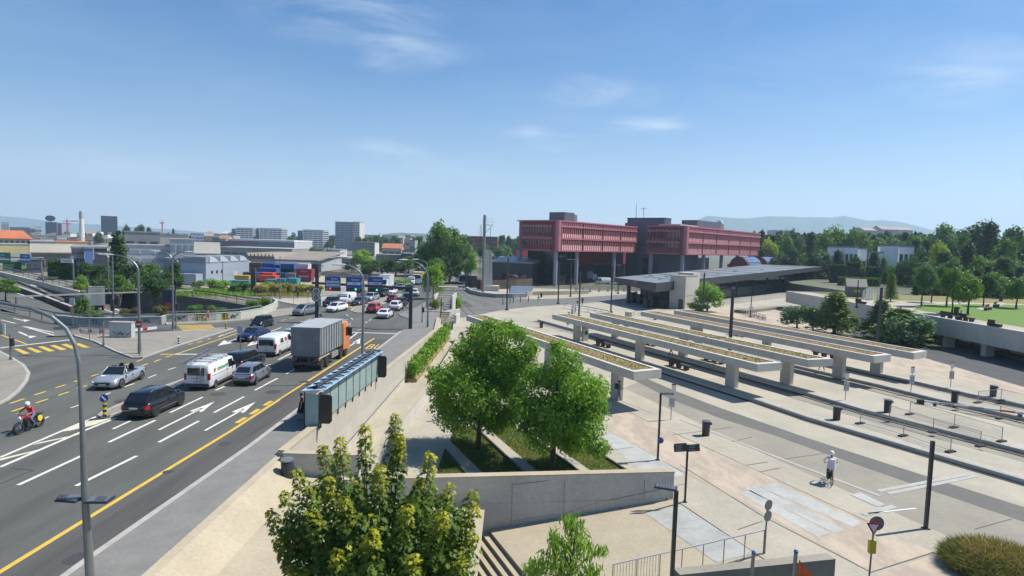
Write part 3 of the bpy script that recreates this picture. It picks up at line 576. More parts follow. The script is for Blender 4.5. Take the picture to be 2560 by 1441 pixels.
def canopy(F_, R_, L_, cols, label, zc=1.95, h=.68, zb=PLZ + PH, plant=PLANT, trim=None):
    f, r, l = G(*F_, zc), G(*R_, zc), G(*L_, zc); wv = (r - f); ln = (l - f); dl = ln.normalized()
    wv = Vector((dl.y, -dl.x, 0)) * (2.75) + dl * (wv.dot(dl)); u = dl
    o = thing('platform_canopy', label, 'canopy', (f.x, f.y, 0), 0, 'concrete platform canopies with planted roofs')
    a, b_, c, d = Vector((0, 0, 0)), wv, wv + ln, ln
    k = .32; wu = wv.normalized()
    ia, ib, ic, id_ = a + u * k * 1.6 + wu * k, b_ + u * k * 1.6 - wu * k, c - u * k - wu * k, d - u * k + wu * k
    m = MB(); m.prism([p[:2] for p in (a, b_, c, d)], zc - h, zc - .12, CWALL)
    for p, q, qi, pi in ((a, b_, ib, ia), (b_, c, ic, ib), (c, d, id_, ic), (d, a, ia, id_)): m.prism([p[:2], q[:2], qi[:2], pi[:2]], zc - .119, zc - .03, CWALL); m.prism([p[:2], q[:2], qi[:2], pi[:2]], zc - .029, zc, M('canopy_coping', (.52, .50, .44), .8, var=.06, scale=2))
    n = Vector((wu.x, wu.y, 0))
    MB().prism([p[:2] for p in (ia, ib, ic, id_)], zc - .118, zc - .07, plant).build('roof_planting', o)
    N_ = int(ln.length * 55); t = RNG.random(N_); s = RNG.random(N_); z = zc - .04 + RNG.random(N_) * .10
    st, en = np.array(ia), np.array(id_); wv2 = np.array(ib - ia); cen = st + (en - st) * t[:, None] + wv2 * s[:, None]; cen[:, 2] = z
    keep = (np.sin(cen[:, 0] * 1.3 + cen[:, 1] * .7) + RNG.normal(size=N_) * .6) > (.6 if plant is SEDUM else -.4)
    quads_obj('dry_tufts', cen[keep], RNG.normal(size=(keep.sum(), 3)) * (1, 1, .25), .07 + RNG.random(keep.sum()) * .07, tuft1, np.clip(RNG.random(keep.sum()) * .75 - .1 + .5 * (np.sin(cen[keep, 1] * .8) > .5), 0, 1), o, .35, kind='stuff', along=np.tile((0, 0, 1.), (keep.sum(), 1)) + RNG.normal(size=(keep.sum(), 3)) * .3)
    ang = math.atan2(u.y, u.x)
    for q in np.arange(4, ln.length, 4.0): p = a + u * q; m.bx(p.x - .012, p.y - .012, zc - h + .02, p.x + .012, p.y + .012, zc - .12, JOINT)
    m.build('roof_slab', o)
    for (x, y) in cols:
        p = G(x, y, zb); rel = Vector((p.x - f.x, p.y - f.y, 0)); t = rel.dot(u); mid = u * t + wu * (wv.length / 2)
        MB().box((mid.x, mid.y, (zb + zc - h) / 2 + .002), (1.12, .5, zc - h - zb), CWALL, ang).build('column', o)
    return o
canopy((1585, 930), (1662, 923), (1166, 789), [(1522, 1000), (1395, 925), (1280, 860)], 'concrete canopy partly behind the two big trees, nearest of the five', zb=PLZ, h=.68)
canopy((1894, 911), (1956, 907), (1381, 786), [(1835, 966), (1610, 897), (1452, 850)], 'concrete canopy with the tall dark pole through its grassy roof, second nearest of the five')
canopy((2021, 900), (2077, 898), (1475, 782), [(1960, 958), (1720, 888), (1552, 843)], 'middle one of the five concrete canopies, reddish plants on its far half', plant=PLANT)
canopy((2186, 891), (2234, 886), (1602, 779), [(2115, 940), (1862, 852), (1690, 812)], 'concrete canopy fourth from the big trees, reddish planted roof, two columns at its near end', plant=SEDUM)
canopy((2285, 883), (2329, 877), (1685, 776), [(2187, 933), (1945, 870), (1765, 830)], 'farthest concrete canopy, beside the bicycle rows and the park wall', plant=SEDUM)
# ---- glass bus shelter on the street
o = thing('bus_shelter', 'long bus shelter with pale green glass sides and glass roof coloured with reflected sky at the kerb', 'bus shelter', (-11.3, 35.2, 0), math.atan2(-.05, 1))
GLASSG = M('shelter_glass', (0.30, 0.40, 0.38), 0.12, var=.08, scale=1.2, spec=.6); ROOFG = M('roof_glass', (0.42, 0.60, 0.78), 0.08, spec=.9, coat=.5); BLK = M('black_frame', (0.014, 0.015, 0.017), 0.35)  # roof glass: the blue sky reflection is put into its base colour
LS = 12.6; ZR = 2.42
for k in range(8):
    y0, y1 = .25 + k * (LS - .4) / 8, .25 + (k + 1) * (LS - .4) / 8
    g = MB().bx(-.02, y0 + .05, .45, .02, y1 - .05, 2.22, GLASSG).build('glass_panel', o)
    MB().bx(-.035, y0 - .05, .1, .035, y0 + .05, ZR - .12, BLK).build('post', o)
MB().bx(-.035, LS - .2, .1, .035, LS - .1, ZR - .12, BLK).build('post', o)
for y in (0.02, LS - .05):
    MB().bx(-.86, y - .02, .25, -.04, y + .02, 2.2, GLASSG).build('glass_panel', o); b = MB()
    for x in (-.9, -.02): b.bx(x - .03, y - .035, .08, x + .03, y + .035, ZR - .1, BLK)
    b.build('post', o)
    b = MB(); pr = [(0.06, .45), (.62, .45), (.76, .6), (.76, 2.1), (.62, 2.2), (.06, 2.2)]
    b.loft([[(x, y + s * .05, z) for x, z in pr] for s in (-1, 1)], BLK); b.build('side_panel', o)
b = MB(); b.bx(-.5, .06, .55, -.28, .16, 1.0, M('info_white', (.6, .62, .62), .5)); b.build('poster', o)
b = MB(); b.loft([[(-1.05, y, ZR - .02), (.42, y, ZR + .10), (.42, y, ZR + .13), (-1.05, y, ZR + .01)] for y in (-.15, LS + .15)], ROOFG); b.build('roof', o)
b = MB()
for k in range(12):
    y = .35 + k * (LS - .7) / 11; z0 = ZR + .05
    b.poly([(-.95, y, z0 - .02), (-.25, y - .2, z0 + .06), (-.22, y, z0 + .24), (-.25, y + .2, z0 + .06)], BLK); b.poly([(-.22, y, z0 + .24), (-.25, y - .2, z0 + .06), (-.95, y, z0 - .02)], BLK)
    b.bar((-.9, y, z0 + .02), (-.2, y, z0 + .2), .07, .05, BLK); b.bar((-.2, y, z0 + .2), (.3, y, z0 + .1), .07, .05, BLK); b.bx(-.3, y - .15, z0 + .03, .1, y + .15, z0 + .06, BLK)
b.tube([(-.2, .1, ZR + .27), (-.2, LS - .1, ZR + .27)], .085, M('pipe_dark', (.05, .05, .055), .4), 8); b.build('roof_truss', o)
# ---- park terrace on the right
PZ = 2.7
o = thing('terrace_building', 'long low concrete building with square columns under the park terrace', 'building')
MB().bx(60.9, 46, .35, 61.4, 133, PZ + .12, CWALL).build('fascia', o); MB().bx(61.42, 132.6, .35, 84, 133, PZ + .12, CWALL).build('fascia', o)
MB().bx(61.41, 45, .5, 190, 132.5, PZ - .02, CONCG).build('roof_slab', o)
for y in range(49, 133, 7): MB().bx(61.5, y, PLZ, 62.7, y + .8, .5, CWALL).build('column', o)
MB().bx(66.5, 46, PLZ, 67, 132, .5, M('dark_glazing', (.05, .06, .05), .1)).build('glazing', o)
b = MB()
for y in range(47, 132, 3): b.bx(66.42, y, PLZ + .3, 66.5, y + 2.2, .1, M('lit_glazing', (.42, .40, .22), .25, var=.4, scale=.7))
b.build('window', o)
sheet('park_terrace', [[(61.4, 45), (190, 45), (190, 132.5), (61.4, 132.5)]], PZ, CONC)
sheet('lawn', [[(65.5, 45), (180, 45), (180, 112), (112, 116), (86, 112), (74, 108), (66, 98)]], PZ + .02, GRASS)
sheet('park_path', [[tuple(G(x, y, PZ)[:2]) for x, y in [(2455, 776), (2480, 771), (2520, 760), (2500, 757), (2440, 772)]]], PZ + .035, CONC)
sheet('meadow', [[(66, 116), (190, 118), (190, 132), (66, 132)]], PZ + .02, M('meadow_dry', (.27, .20, .07), .95, scale=.3, rgb2=(.12, .15, .04), fine=3))
b = MB(); b.prism([(84, 133), (400, 133), (400, 420), (150, 420), (110, 260), (84, 180)], -1.4, PZ - .6, TERR); tag(b.build('wooded_slope'), kind='structure')
# ================================================================ pink office building on columns, station, works yard
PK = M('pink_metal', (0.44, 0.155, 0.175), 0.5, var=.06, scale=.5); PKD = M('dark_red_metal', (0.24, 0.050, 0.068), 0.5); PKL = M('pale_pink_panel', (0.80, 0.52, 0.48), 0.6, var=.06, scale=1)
WIN = M('dark_window', (0.018, 0.02, 0.024), 0.08, spec=.8); WINR = M('red_blind', (0.20, 0.045, 0.045), 0.5, scale=.7, rgb2=(.035, .02, .022), lo=.5, hi=.56); WINM = M('window_mixed', (0.05, 0.015, 0.018), 0.15, spec=.7, rgb2=(.20, .05, .05), scale=.55, lo=.5, hi=.53)
LILAC = M('lilac_column', (0.32, 0.31, 0.38), .5, var=.05); NAVY = M('navy_cladding', (0.085, 0.10, 0.135), .5, var=.12, scale=.4); NAVYD = M('navy_dark', (.02, .023, .03), .4); SLATE = M('slate', (.055, .058, .062), .5, var=.2, scale=.3)
RA = math.atan2(.628, .778) and math.atan2(.778, .628)       # heading of the long fronts
H_ = [(0, .035), (.15, .21), (.54, .605), (.955, 1)]
def facade(root, x0, x1, y, zb, zt, side, fins, top_blind, low_blind, end=False):
    """one bay of ribs between x0 and x1 on the plane y (side: -1 right-hand front, or 'x' for the end front)"""
    Hh = zt - zb; Z = lambda f: zt - Hh * f; b = MB(); L = x1 - x0
    def put(mb, a0, a1, d0, d1, z0, z1, m):
        if end: mb.bx(-d1, a0, z0, -d0, a1, z1, m)
        else: mb.bx(a0, -d1, z0, a1, -d0, z1, m)
    for f0, f1 in H_: put(b, x0 + .12, x1 - .12, .0, .42, Z(f1), Z(f0), PK)
    for k in range(fins):
        a = x0 + .25 + (L - .5) * (k + .5) / fins; w = (L - .5) / fins
        put(b, a - w * .22, a + w * .22, .02, .28, Z(.15), Z(.035), PK if not end else PKD)  # end front ribs in dark red: its shade is put into the colour
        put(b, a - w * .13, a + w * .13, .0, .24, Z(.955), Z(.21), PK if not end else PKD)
        if not end:
            put(b, a + w * .17, a + w * .83 if k < fins - 1 else a + w * .5, .0, .12, Z(.54), Z(.42), PKL); put(b, a + w * .17, a + w * .83 if k < fins - 1 else a + w * .5, .0, .12, Z(.955), Z(.79), PKL)
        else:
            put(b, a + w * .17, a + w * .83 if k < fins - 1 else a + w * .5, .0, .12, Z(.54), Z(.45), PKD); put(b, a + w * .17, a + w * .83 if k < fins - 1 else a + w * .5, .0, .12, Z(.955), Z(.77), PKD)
    b.build('facade_panel', root)
    for f0, f1, m in ((.21, .42, top_blind), (.605, .79, low_blind)):
        w = MB(); put(w, x0 + .2, x1 - .2, -.05, .04, Z(f1), Z(f0), m); w.build('window_band', root)
def wing(o, LR, LL, zb, zt, nb, blinds, rnd=False):
    m = MB()
    if rnd:
        pts = [(.3, .1), (LR, .1), (LR, LL)] + [(.3 + 4.5 - 4.5 * math.sin(t), LL - 4.5 + 4.5 * math.cos(t)) for t in np.linspace(0, math.pi / 2, 7)]
    else: pts = [(.3, .1), (LR, .1), (LR, LL), (.3, LL)]
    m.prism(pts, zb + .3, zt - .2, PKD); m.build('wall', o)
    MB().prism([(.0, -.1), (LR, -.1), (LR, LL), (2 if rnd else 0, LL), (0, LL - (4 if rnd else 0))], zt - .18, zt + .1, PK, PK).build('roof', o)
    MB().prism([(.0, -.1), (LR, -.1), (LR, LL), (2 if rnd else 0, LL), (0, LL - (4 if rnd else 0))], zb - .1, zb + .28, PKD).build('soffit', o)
    mb = MB(); mb.tube([(.55, .15, zb), (.55, .15, zt)], .75, PK, 10); mb.bx(.5, -.5, zb, 1.6, .1, zt, PK); mb.build('corner_panel', o)
    Lb = (LR - 1.8) / nb
    for k in range(nb): facade(o, 1.8 + Lb * k, 1.8 + Lb * (k + 1), 0, zb, zt, -1, max(4, round(Lb / 1.2)), blinds[k % len(blinds)][0], blinds[k % len(blinds)][1])
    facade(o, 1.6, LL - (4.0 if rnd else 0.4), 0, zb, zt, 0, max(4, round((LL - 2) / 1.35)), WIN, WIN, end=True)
ANG = math.atan2(.778, .628)
c0 = G(1388, 717, PLZ)
o = thing('office_building', 'rounded pink ribbed office wing on tall lilac columns left of the dark tower', 'building', c0, ANG)
zb, zt = 10.9, 20.4
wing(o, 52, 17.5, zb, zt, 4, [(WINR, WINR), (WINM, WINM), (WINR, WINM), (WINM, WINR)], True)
for x, y in ((1.6, 1.3), (13.5, 1.3), (38, 1.3), (1.6, 15.5), (26, 15), (38, 15)): MB().tube([(x, y, 0), (x, y, zb)], .66, LILAC, 12).build('column', o)
m = MB(); m.bx(4, 3, 0, 17, 14, zb - .2, M('lobby_glass', (.012, .018, .02), .06, spec=.8)); m.build('glazed_lobby', o)
b = MB()
for x in np.arange(4, 17.1, 2.16): b.bx(x - .06, 2.9, 0, x + .06, 2.98, zb - .2, NAVYD)
for y in np.arange(3, 14.1, 2.2): b.bx(3.9, y - .06, 0, 3.98, y + .06, zb - .2, NAVYD)
for z in (3.6, 7.2): b.bx(3.9, 2.88, z, 17, 2.98, z + .15, NAVYD); b.bx(3.88, 2.9, z, 3.98, 14, z + .15, NAVYD)
b.build('lobby_frame', o)
m = MB(); m.bx(11, 5, zt + .1, 17, 11, zt + 3.2, NAVY); m.bx(17.05, 5.5, zt + .1, 19.5, 10.5, zt + 2.7, M('grey_louvre', (.16, .18, .19), .6)); m.build('roof_plant', o)
b = MB(); b.bx(10, 24, 0, 56, 24.6, 10.9, PKD); b.bx(24, 23.4, 5.6, 36, 23.9, 8.6, M('white_panel', (.55, .55, .56), .5)); b.bx(40, 23.4, 5.2, 50, 23.9, 10, PK); b.build('rear_wall', o)
MB().bx(18, 9, 0, 62, 10, 6.2, NAVYD).build('podium', o); MB().bx(19, 9.2, 6.25, 62, 9.9, 10.9, PKD).build('upper_wall', o)
c1 = D(1655, 700, 224); c1.z = PLZ
o = thing('stair_tower', 'windowless dark navy tower between the two pink office wings', 'tower', c1, ANG)
MB().bx(0, 0, 0, 5.6, 15.5, 23.7, NAVY).build('wall', o); MB().bx(-.1, -.1, 23.702, 5.7, 15.6, 24.1, NAVYD).build('roof', o)
for z in (11.5, 15, 18.5): MB().bx(-.05, 1.2, z, .1, 2.4, z + 1.3, WIN).build('window', o)
b = MB()
for x, y, h in ((1, 12.4, 5.4), (2, 9.8, 4.2)): b.tube([(x, y, 24), (x, y, 24 + h)], .09, DARK, 5)
b.bx(1.95, 8.6, 27.6, 2.05, 11, 27.75, DARK); b.build('antenna', o); MB().bx(1, 15.0, 20, 4, 17, 22.2, SLATE).build('roof_plant', o)
c2 = D(1708, 700, 200); c2.z = PLZ
o = thing('office_building', 'longer pink ribbed office wing with square end right of the dark tower', 'building', c2, ANG)
zb, zt = 10.8, 20.4
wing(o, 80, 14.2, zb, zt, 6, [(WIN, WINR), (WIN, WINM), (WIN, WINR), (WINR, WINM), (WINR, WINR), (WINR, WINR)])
for x, y in ((1.6, 1.3), (1.6, 12.8), (20, 1.3), (38, 1.3), (56, 1.3), (72, 1.3), (20, 12.5), (38, 12.5)): MB().tube([(x, y, 0), (x, y, zb)], .66, LILAC, 12).build('column', o)
MB().bx(6, 4, 0, 22, 12, zb - .2, NAVY).build('podium', o); MB().bx(16, 22, 0, 80, 23, 9.0, NAVYD).build('rear_wall', o)
m = MB(); m.bx(22, 5, zt + .1, 46, 11, zt + 3.0, NAVY); m.bx(46.05, 6, zt + .1, 52, 11, zt + 2.6, M('grey_louvre', (0, 0, 0))); m.bx(5, 4, zt + .1, 20, 12, zt + .8, M('pale_roof', (.42, .40, .38), .7)); m.build('roof_plant', o)
MB().tube([(52, 8, zt + 3), (53.5, 8, zt + 3.0)], 1.3, M('white_panel', (0, 0, 0)), 10).build('roof_duct', o)
# red barrel roofs with solar panels
SOL = M('solar_panel', (.16, .22, .36), .15, spec=.8, var=.35, scale=1.2)
for i, (px, lab) in enumerate(((1846, 'red barrel roof with solar panels nearest the pink wing'), (1896, 'middle red barrel roof with solar panels behind the station'), (1948, 'red barrel roof with solar panels farthest right behind the station'))):
    p = D(px, 668, 222 + 6 * i); p.z = PLZ
    o = thing('barrel_roof_hall', lab, 'building', p, rad(-58), 'red barrel roofs'); n = 12; R = 4.2
    ring = lambda y, r: [(r * math.cos(t), y, 6.3 + r * math.sin(t)) for t in np.linspace(0, math.pi, n)]
    MB().loft([ring(0, R), ring(8, R)], M('vault_maroon', (.16, .04, .05), .55), cap=True, closed=True).build('roof', o, True); MB().bx(-R, .4, 0, R, 7.6, 6.3, PKD).build('wall', o)
    MB().loft([ring(-.06, R + .05), ring(-.06, R - .7), ring(.5, R - .7), ring(.5, R + .05)], M('arch_maroon', (.11, .028, .036), .6), cap=False, closed=False).build('arch', o)
    b = MB()
    for a in range(1, 5): b.loft([[(r * math.cos(t), y, 6.3 + r * math.sin(t)) for r in (R + .04, R + .12) for t in ([math.pi * (a) / 11 + .02, math.pi * (a + .92) / 11] if r < R + .1 else [math.pi * (a + .92) / 11, math.pi * a / 11 + .02])] for y in (.8, 7.7)], SOL)
    b.build('solar_panels', o)
# ---- station
A_, B_, C_, D_ = D(1536, 694, 140), D(1640, 708, 122), D(2085, 664, 225), D(1942, 658, 240)
o = thing('station_building', 'long glazed station hall with a flat tilted metal roof behind the tram platforms', 'station', (0, 0, 0))
ROOFM = M('metal_roof', (.25, .265, .255), .38, .3, var=.12, scale=.12, fine=2)
b = MB(); top = [A_, B_, C_, D_]; low = [p - Vector((0, 0, h_)) for p, h_ in zip(top, (1.1, 1.9, 1.2, .9))]
b.poly(top, ROOFM); b.poly(low[::-1], NAVYD)
for k in range(4): b.poly([low[k], low[(k + 1) % 4], top[(k + 1) % 4], top[k]], M('fascia_dark', (.05, .055, .06), .5))
b.build('roof', o); b = MB()
for k in range(1, 12):
    p, q = B_.lerp(C_, k / 12), A_.lerp(D_, k / 12); b.bar(p + Vector((0, 0, .02)), q + Vector((0, 0, .02)), .15, .06, M('roof_seam', (.075, .08, .08), .5))
b.build('roof_seams', o)
for s, t in ((.06, .3), (.06, .6), (.12, .5), (.18, .35), (.25, .6), (.3, .3), (.1, .75), (.42, .4), (.55, .3), (.2, .15)):
    p = B_.lerp(C_, s).lerp(A_.lerp(D_, s), t); MB().box(p + Vector((0, 0, .18)), (.9, .5, .3), M('skylight', (.6, .62, .62), .2)).build('skylight', o)
wa, wb = G(1795, 748, PLZ), G(2052, 714, PLZ); wd2 = (wb - wa).normalized(); GL = M('station_glass', (.025, .032, .036), .06, spec=.9)
def rz_at(s): return B_.lerp(C_, s).z - 1.9 + .6 * s
b = MB(); n_ = 8
for k in range(n_):
    p, q = wa.lerp(wb, k / n_), wa.lerp(wb, (k + 1) / n_); z0, z1 = rz_at(.35 + .65 * k / n_), rz_at(.35 + .65 * (k + 1) / n_)
    MB().poly([(p.x, p.y, PLZ + 2.6), (q.x, q.y, PLZ + 2.6), (q.x, q.y, z1), (p.x, p.y, z0)], GL).poly([(p.x, p.y, PLZ), (q.x, q.y, PLZ), (q.x, q.y, PLZ + 2.58), (p.x, p.y, PLZ + 2.58)], M('frosted_glass', (.09, .11, .11), .3)).build('glass_panel', o)
    MB().tube([(p.x - .2, p.y - .3, PLZ), (p.x - .2, p.y - .3, z0)], .28, NAVYD, 8).build('post', o)
nrm = Vector((-wd2.y, wd2.x, 0)); MB().prism([(wa + nrm * 18)[:2], (wb + nrm * 18)[:2], (wb + nrm * 19)[:2], (wa + nrm * 19)[:2]], PLZ, 3.3, M('far_side_wall', (.06, .065, .068), .5, var=.4, scale=.2)).build('rear_wall', o)
e0 = wb + wd2 * .3; MB().prism([e0[:2], (e0 + wd2 * 1)[:2], (e0 + wd2 * 1 + nrm * 16)[:2], (e0 + nrm * 16)[:2]], PLZ, 5.7, CWALL).build('end_wall', o)
for x, y in ((1570, 759), (1613, 764), (1652, 758)):
    p = G(x, y, PLZ); MB().tube([p, (p.x, p.y, 3.6)], .42, NAVYD, 10).build('column', o)
p, q = G(1600, 748, PLZ), G(1690, 757, PLZ); MB().prism([p[:2], q[:2], (q + Vector((3, 9, 0)))[:2], (p + Vector((3, 9, 0)))[:2]], PLZ, 2.9, M('dark_interior', (.02, .022, .025), .4)).build('entrance_wall', o)
b = MB(); sp_ = A_.lerp(B_, .35); sq_ = A_.lerp(B_, .62)
s1 = MB().bar(A_.lerp(B_, .5) + Vector((-.05, -.12, -.42)), A_.lerp(B_, .58) + Vector((-.05, -.12, -.42)), .06, .5, M('sign_red', (.55, .03, .03), .4)).build('sign', o)
MB().bar(A_.lerp(B_, .6) + Vector((-.05, -.12, -.42)), A_.lerp(B_, .75) + Vector((-.05, -.12, -.42)), .06, .4, M('sign_navy', (.02, .03, .10), .4)).build('sign', o)
for i, (x, y, w, h, lab) in enumerate(((1583, 758, 1.6, 2.4, 'dark ticket booth left under the station roof'), (1600, 761, 1.4, 2.2, 'dark ticket booth beside the second round column'), (1634, 767, 2.2, 2.3, 'wide dark kiosk in front of the station entrance'), (1652, 771, 1.6, 1.6, 'low dark kiosk near the concrete block'), (1616, 770, 1.0, 1.7, 'narrow dark kiosk standing on the station forecourt'))):
    p = G(x, y, PLZ); k = thing('ticket_booth', lab, 'booth', p, .6, 'dark booths of the station forecourt'); MB().box((0, 0, h / 2), (w, 1, h), NAVYD).build('cabinet', k); MB().box((0, 0, h + .05), (w + .2, 1.2, .1), SLATE).build('roof', k); MB().box((0, -.52, h * .6), (w * .6, .03, h * .3), SLATE).build('screen', k)
c = G(1711, 774, PLZ); o = thing('concrete_block', 'tall bare concrete lift block in front of the station roof', 'building', c, ANG)
MB().bx(0, 0, 0, 6.4, 3.5, 6.9, CWALL).build('wall', o); MB().bx(-.05, -.05, 6.902, 6.45, 3.55, 7.05, CONCG).build('roof', o); MB().bx(-.04, .4, 0, .0, 1.4, 2.1, SLATE).build('door', o); MB().bx(.5, -.04, 2.8, 6, -.0, 2.84, JOINT).build('joint', o)
MB().bx(6.41, 1, 0, 10, 4.5, 7.5, CWALL).build('wall', o)
polywall('low_wall', 'low pale concrete wall in front of the station glass', 'wall', g2([(1800, 764), (1880, 755), (1968, 744), (2040, 733)], PLZ), 1.3, .5, CWALL, PLZ, CONC)
polywall('ramp_wall', 'short concrete ramp wall beside the bicycle rows', 'wall', g2([(1850, 783), (1920, 774), (1985, 770)], PLZ), .6, 2.6, CONCG, PLZ)
# ---- works yard by the tram avenue
BRN = M('brown_boards', (.085, .065, .05), .9, var=.25, scale=.6); GREYC = M('kerb_wall', (.25, .265, .27), .8, var=.08, scale=.7)
polywall('retaining_wall', 'curved low grey wall round the corner of the works yard', 'wall', g2([(1166, 726), (1180, 735), (1205, 741), (1240, 745), (1280, 745), (1316, 744)], PLZ), .9, .6, GREYC, PLZ, KERB)
polywall('low_wall', 'straight low pale wall left of the yellow vest worker', 'wall', g2([(1316, 741), (1330, 739), (1390, 738), (1470, 735)], PLZ), 1.0, .5, CONC, PLZ)
polywall('hoarding', 'brown board hoarding behind the red site container', 'fence', g2([(1192, 722), (1230, 724), (1290, 722), (1330, 718)], PLZ), 2.6, .2, BRN, PLZ)
polywall('tunnel_wall', 'dark curved wall at the mouth of the tram avenue', 'wall', g2([(1164, 716), (1170, 719), (1182, 720), (1192, 720)], PLZ), 3.4, .5, M('tunnel_dark', (.022, .026, .032), .6), PLZ)
p = G(1210, 736, PLZ); o = thing('site_container', 'small red site cabin with a pale sign beside the tall steel mast', 'container', G(1215, 722, PLZ) + Vector((0, -3, 0)), .1)
MB().box((0, 0, 1.25), (2.9, 2.2, 2.5), M('container_red', (.50, .075, .045), .5, var=.1, scale=1)).build('cabin', o); MB().box((0, 0, 2.56), (3.0, 2.3, .1), M('container_red2', (.40, .06, .04), .5)).build('roof', o); MB().box((.1, -1.12, 1.45), (1.1, .03, .7), M('info_white', (.6, .62, .62))).build('sign', o)
o = thing('steel_mast', 'tall steel mast with ladder and small top platform beside the tram avenue', 'mast', G(1207, 731, PLZ))
MB().tube([(0, 0, 0), (0, 0, 20)], [.42, .36], M('mast_grey', (.24, .24, .24), .5, .4), 10).build('pole', o); b = MB()
for x in (-.75, -1.1): b.bar((x, 0, 0), (x, 0, 17.5), .08, .08, DARK)
for z in range(1, 35): b.bar((-1.1, 0, z * .5), (-.75, 0, z * .5), .05, .05, DARK)
b.build('ladder', o); b = MB(); b.bx(-.4, -.8, 17.4, 2.2, .8, 17.5, STEEL)
for x in (-.4, .9, 2.2): b.bar((x, -.8, 17.5), (x, -.8, 19), .06, .06, STEEL)
for z in (18.2, 19): b.bar((-.4, -.8, z), (2.2, -.8, z), .05, .05, STEEL)
b.bar((0, 0, 15), (2, 0, 17.4), .12, .12, STEEL); b.build('platform', o); MB().tube([(1.6, 0, 5), (1.6, 0, 17)], .05, DARK, 5).build('cable', o)
o = thing('concrete_pier', 'broken concrete pier standing behind the tall steel mast', 'pier', G(1217, 728, PLZ)); MB().box((0, 2, 5.4), (2.6, 2, 10.8), CWALL, .2, .7, .8).build('shaft', o); MB().box((1.2, 1.5, .7), (4, 3, 1.4), CWALL).build('base', o)
p = D(1230, 690, 190); o = thing('slate_building', 'low dark slate building behind the works yard, left of the pink wing', 'building', (p.x, p.y, PLZ), -.25)
MB().bx(0, 0, 0, 13, 11, 6.8, SLATE).build('wall', o); b = MB(); b.prism([(-.4, -.4), (13.4, -.4), (13.4, 11.4), (-.4, 11.4)], 6.802, [7.2, 7.2, 8.6, 8.6], ROOFM); b.build('roof', o); MB().bx(3, -.06, 1, 10, 0, 3.4, WIN).build('window', o)
o = thing('debris_skip', 'orange skip heaped with rubble in front of the slate building', 'skip', G(1290, 716, PLZ), .2); MB().prism([(-3, -1), (3, -1), (3, 1), (-3, 1)], 0, 2.6, M('skip_orange', (.42, .10, .03), .6, var=.2)).build('bin', o); b = MB()
for k in range(40): b.box((random.uniform(-2.6, 2.6), random.uniform(-.8, .8), 2.6 + random.random() * .5), (random.uniform(.3, .9),) * 3, CONCG if k % 2 else BRN, random.random() * 3)
b.build('rubble', o)
o = thing('tarpaulin', 'blue grey tarpaulin slope beside the curved low wall', 'tarpaulin', (0, 0, 0)); P = [G(1274, 737, PLZ), G(1318, 735, PLZ), D(1338, 717, 170), D(1278, 716, 170)]
b = MB(); P2 = [p + Vector((0, 0, .15)) for p in P]; b.loft([P, P2], M('blue_tarp', (.10, .14, .19), .6, var=.15, scale=.6)); b.build('sheet', o)
for i, (pts, lab) in enumerate((([(1440, 733), (1475, 731), (1520, 730), (1560, 730)], 'site fence of pale posts right of the yellow vest worker'), ([(1560, 729), (1590, 731), (1640, 732)], 'site fence of pale posts beside the white works van'))):
    o = thing('site_fence', lab, 'fence'); P = [G(x, y, PLZ) for x, y in pts]
    for p, q in zip(P, P[1:]):
        for t in (0, .5): r = p.lerp(q, t); MB().box(r + Vector((0, 0, .9)), (.6, .4, 1.8), CWALL).build('post', o)
        b = MB()
        for z in (.4, 1.0, 1.6): b.bar(p + Vector((0, 0, z)), q + Vector((0, 0, z)), .06, .12, STEEL)
        b.build('rail', o)
# ================================================================ vehicles
TYRE = M('tyre', (.018, .018, .018), .85); RIM = M('rim', (.34, .34, .35), .3, .8); RIMD = M('rim_dark', (.05, .05, .052), .4, .5)
GLC = M('car_glass', (.012, .015, .018), .05, spec=.9); TRIM = M('black_trim', (.016, .016, .017), .55); LAMP = M('headlight', (.75, .78, .80), .1, spec=.9); TAIL = M('tail_light', (.42, .012, .012), .2); PLATE = M('plate', (.55, .55, .52), .5); PLASTIC = M('grey_plastic', (.06, .06, .065), .6)
def paint(name, c, metal=.25): return M('paint_' + name, c, .28, metal, coat=.8, var=.04, scale=2)
P_BLACK = paint('black', (.012, .013, .015)); P_WHITE = paint('white', (.72, .73, .73), 0); P_SILV = paint('silver', (.42, .46, .50), .5); P_GREY = paint('grey_blue', (.25, .28, .33), .5)
P_BLUE = paint('blue', (.012, .022, .085)); P_RED = paint('red', (.40, .018, .025), .1); P_DRED = paint('dark_red', (.20, .015, .02)); P_DGREY = paint('dark_grey', (.055, .062, .07)); P_SGREY = paint('steel', (.20, .215, .235), .4); P_ORANGE = paint('orange', (.62, .17, .02), 0)
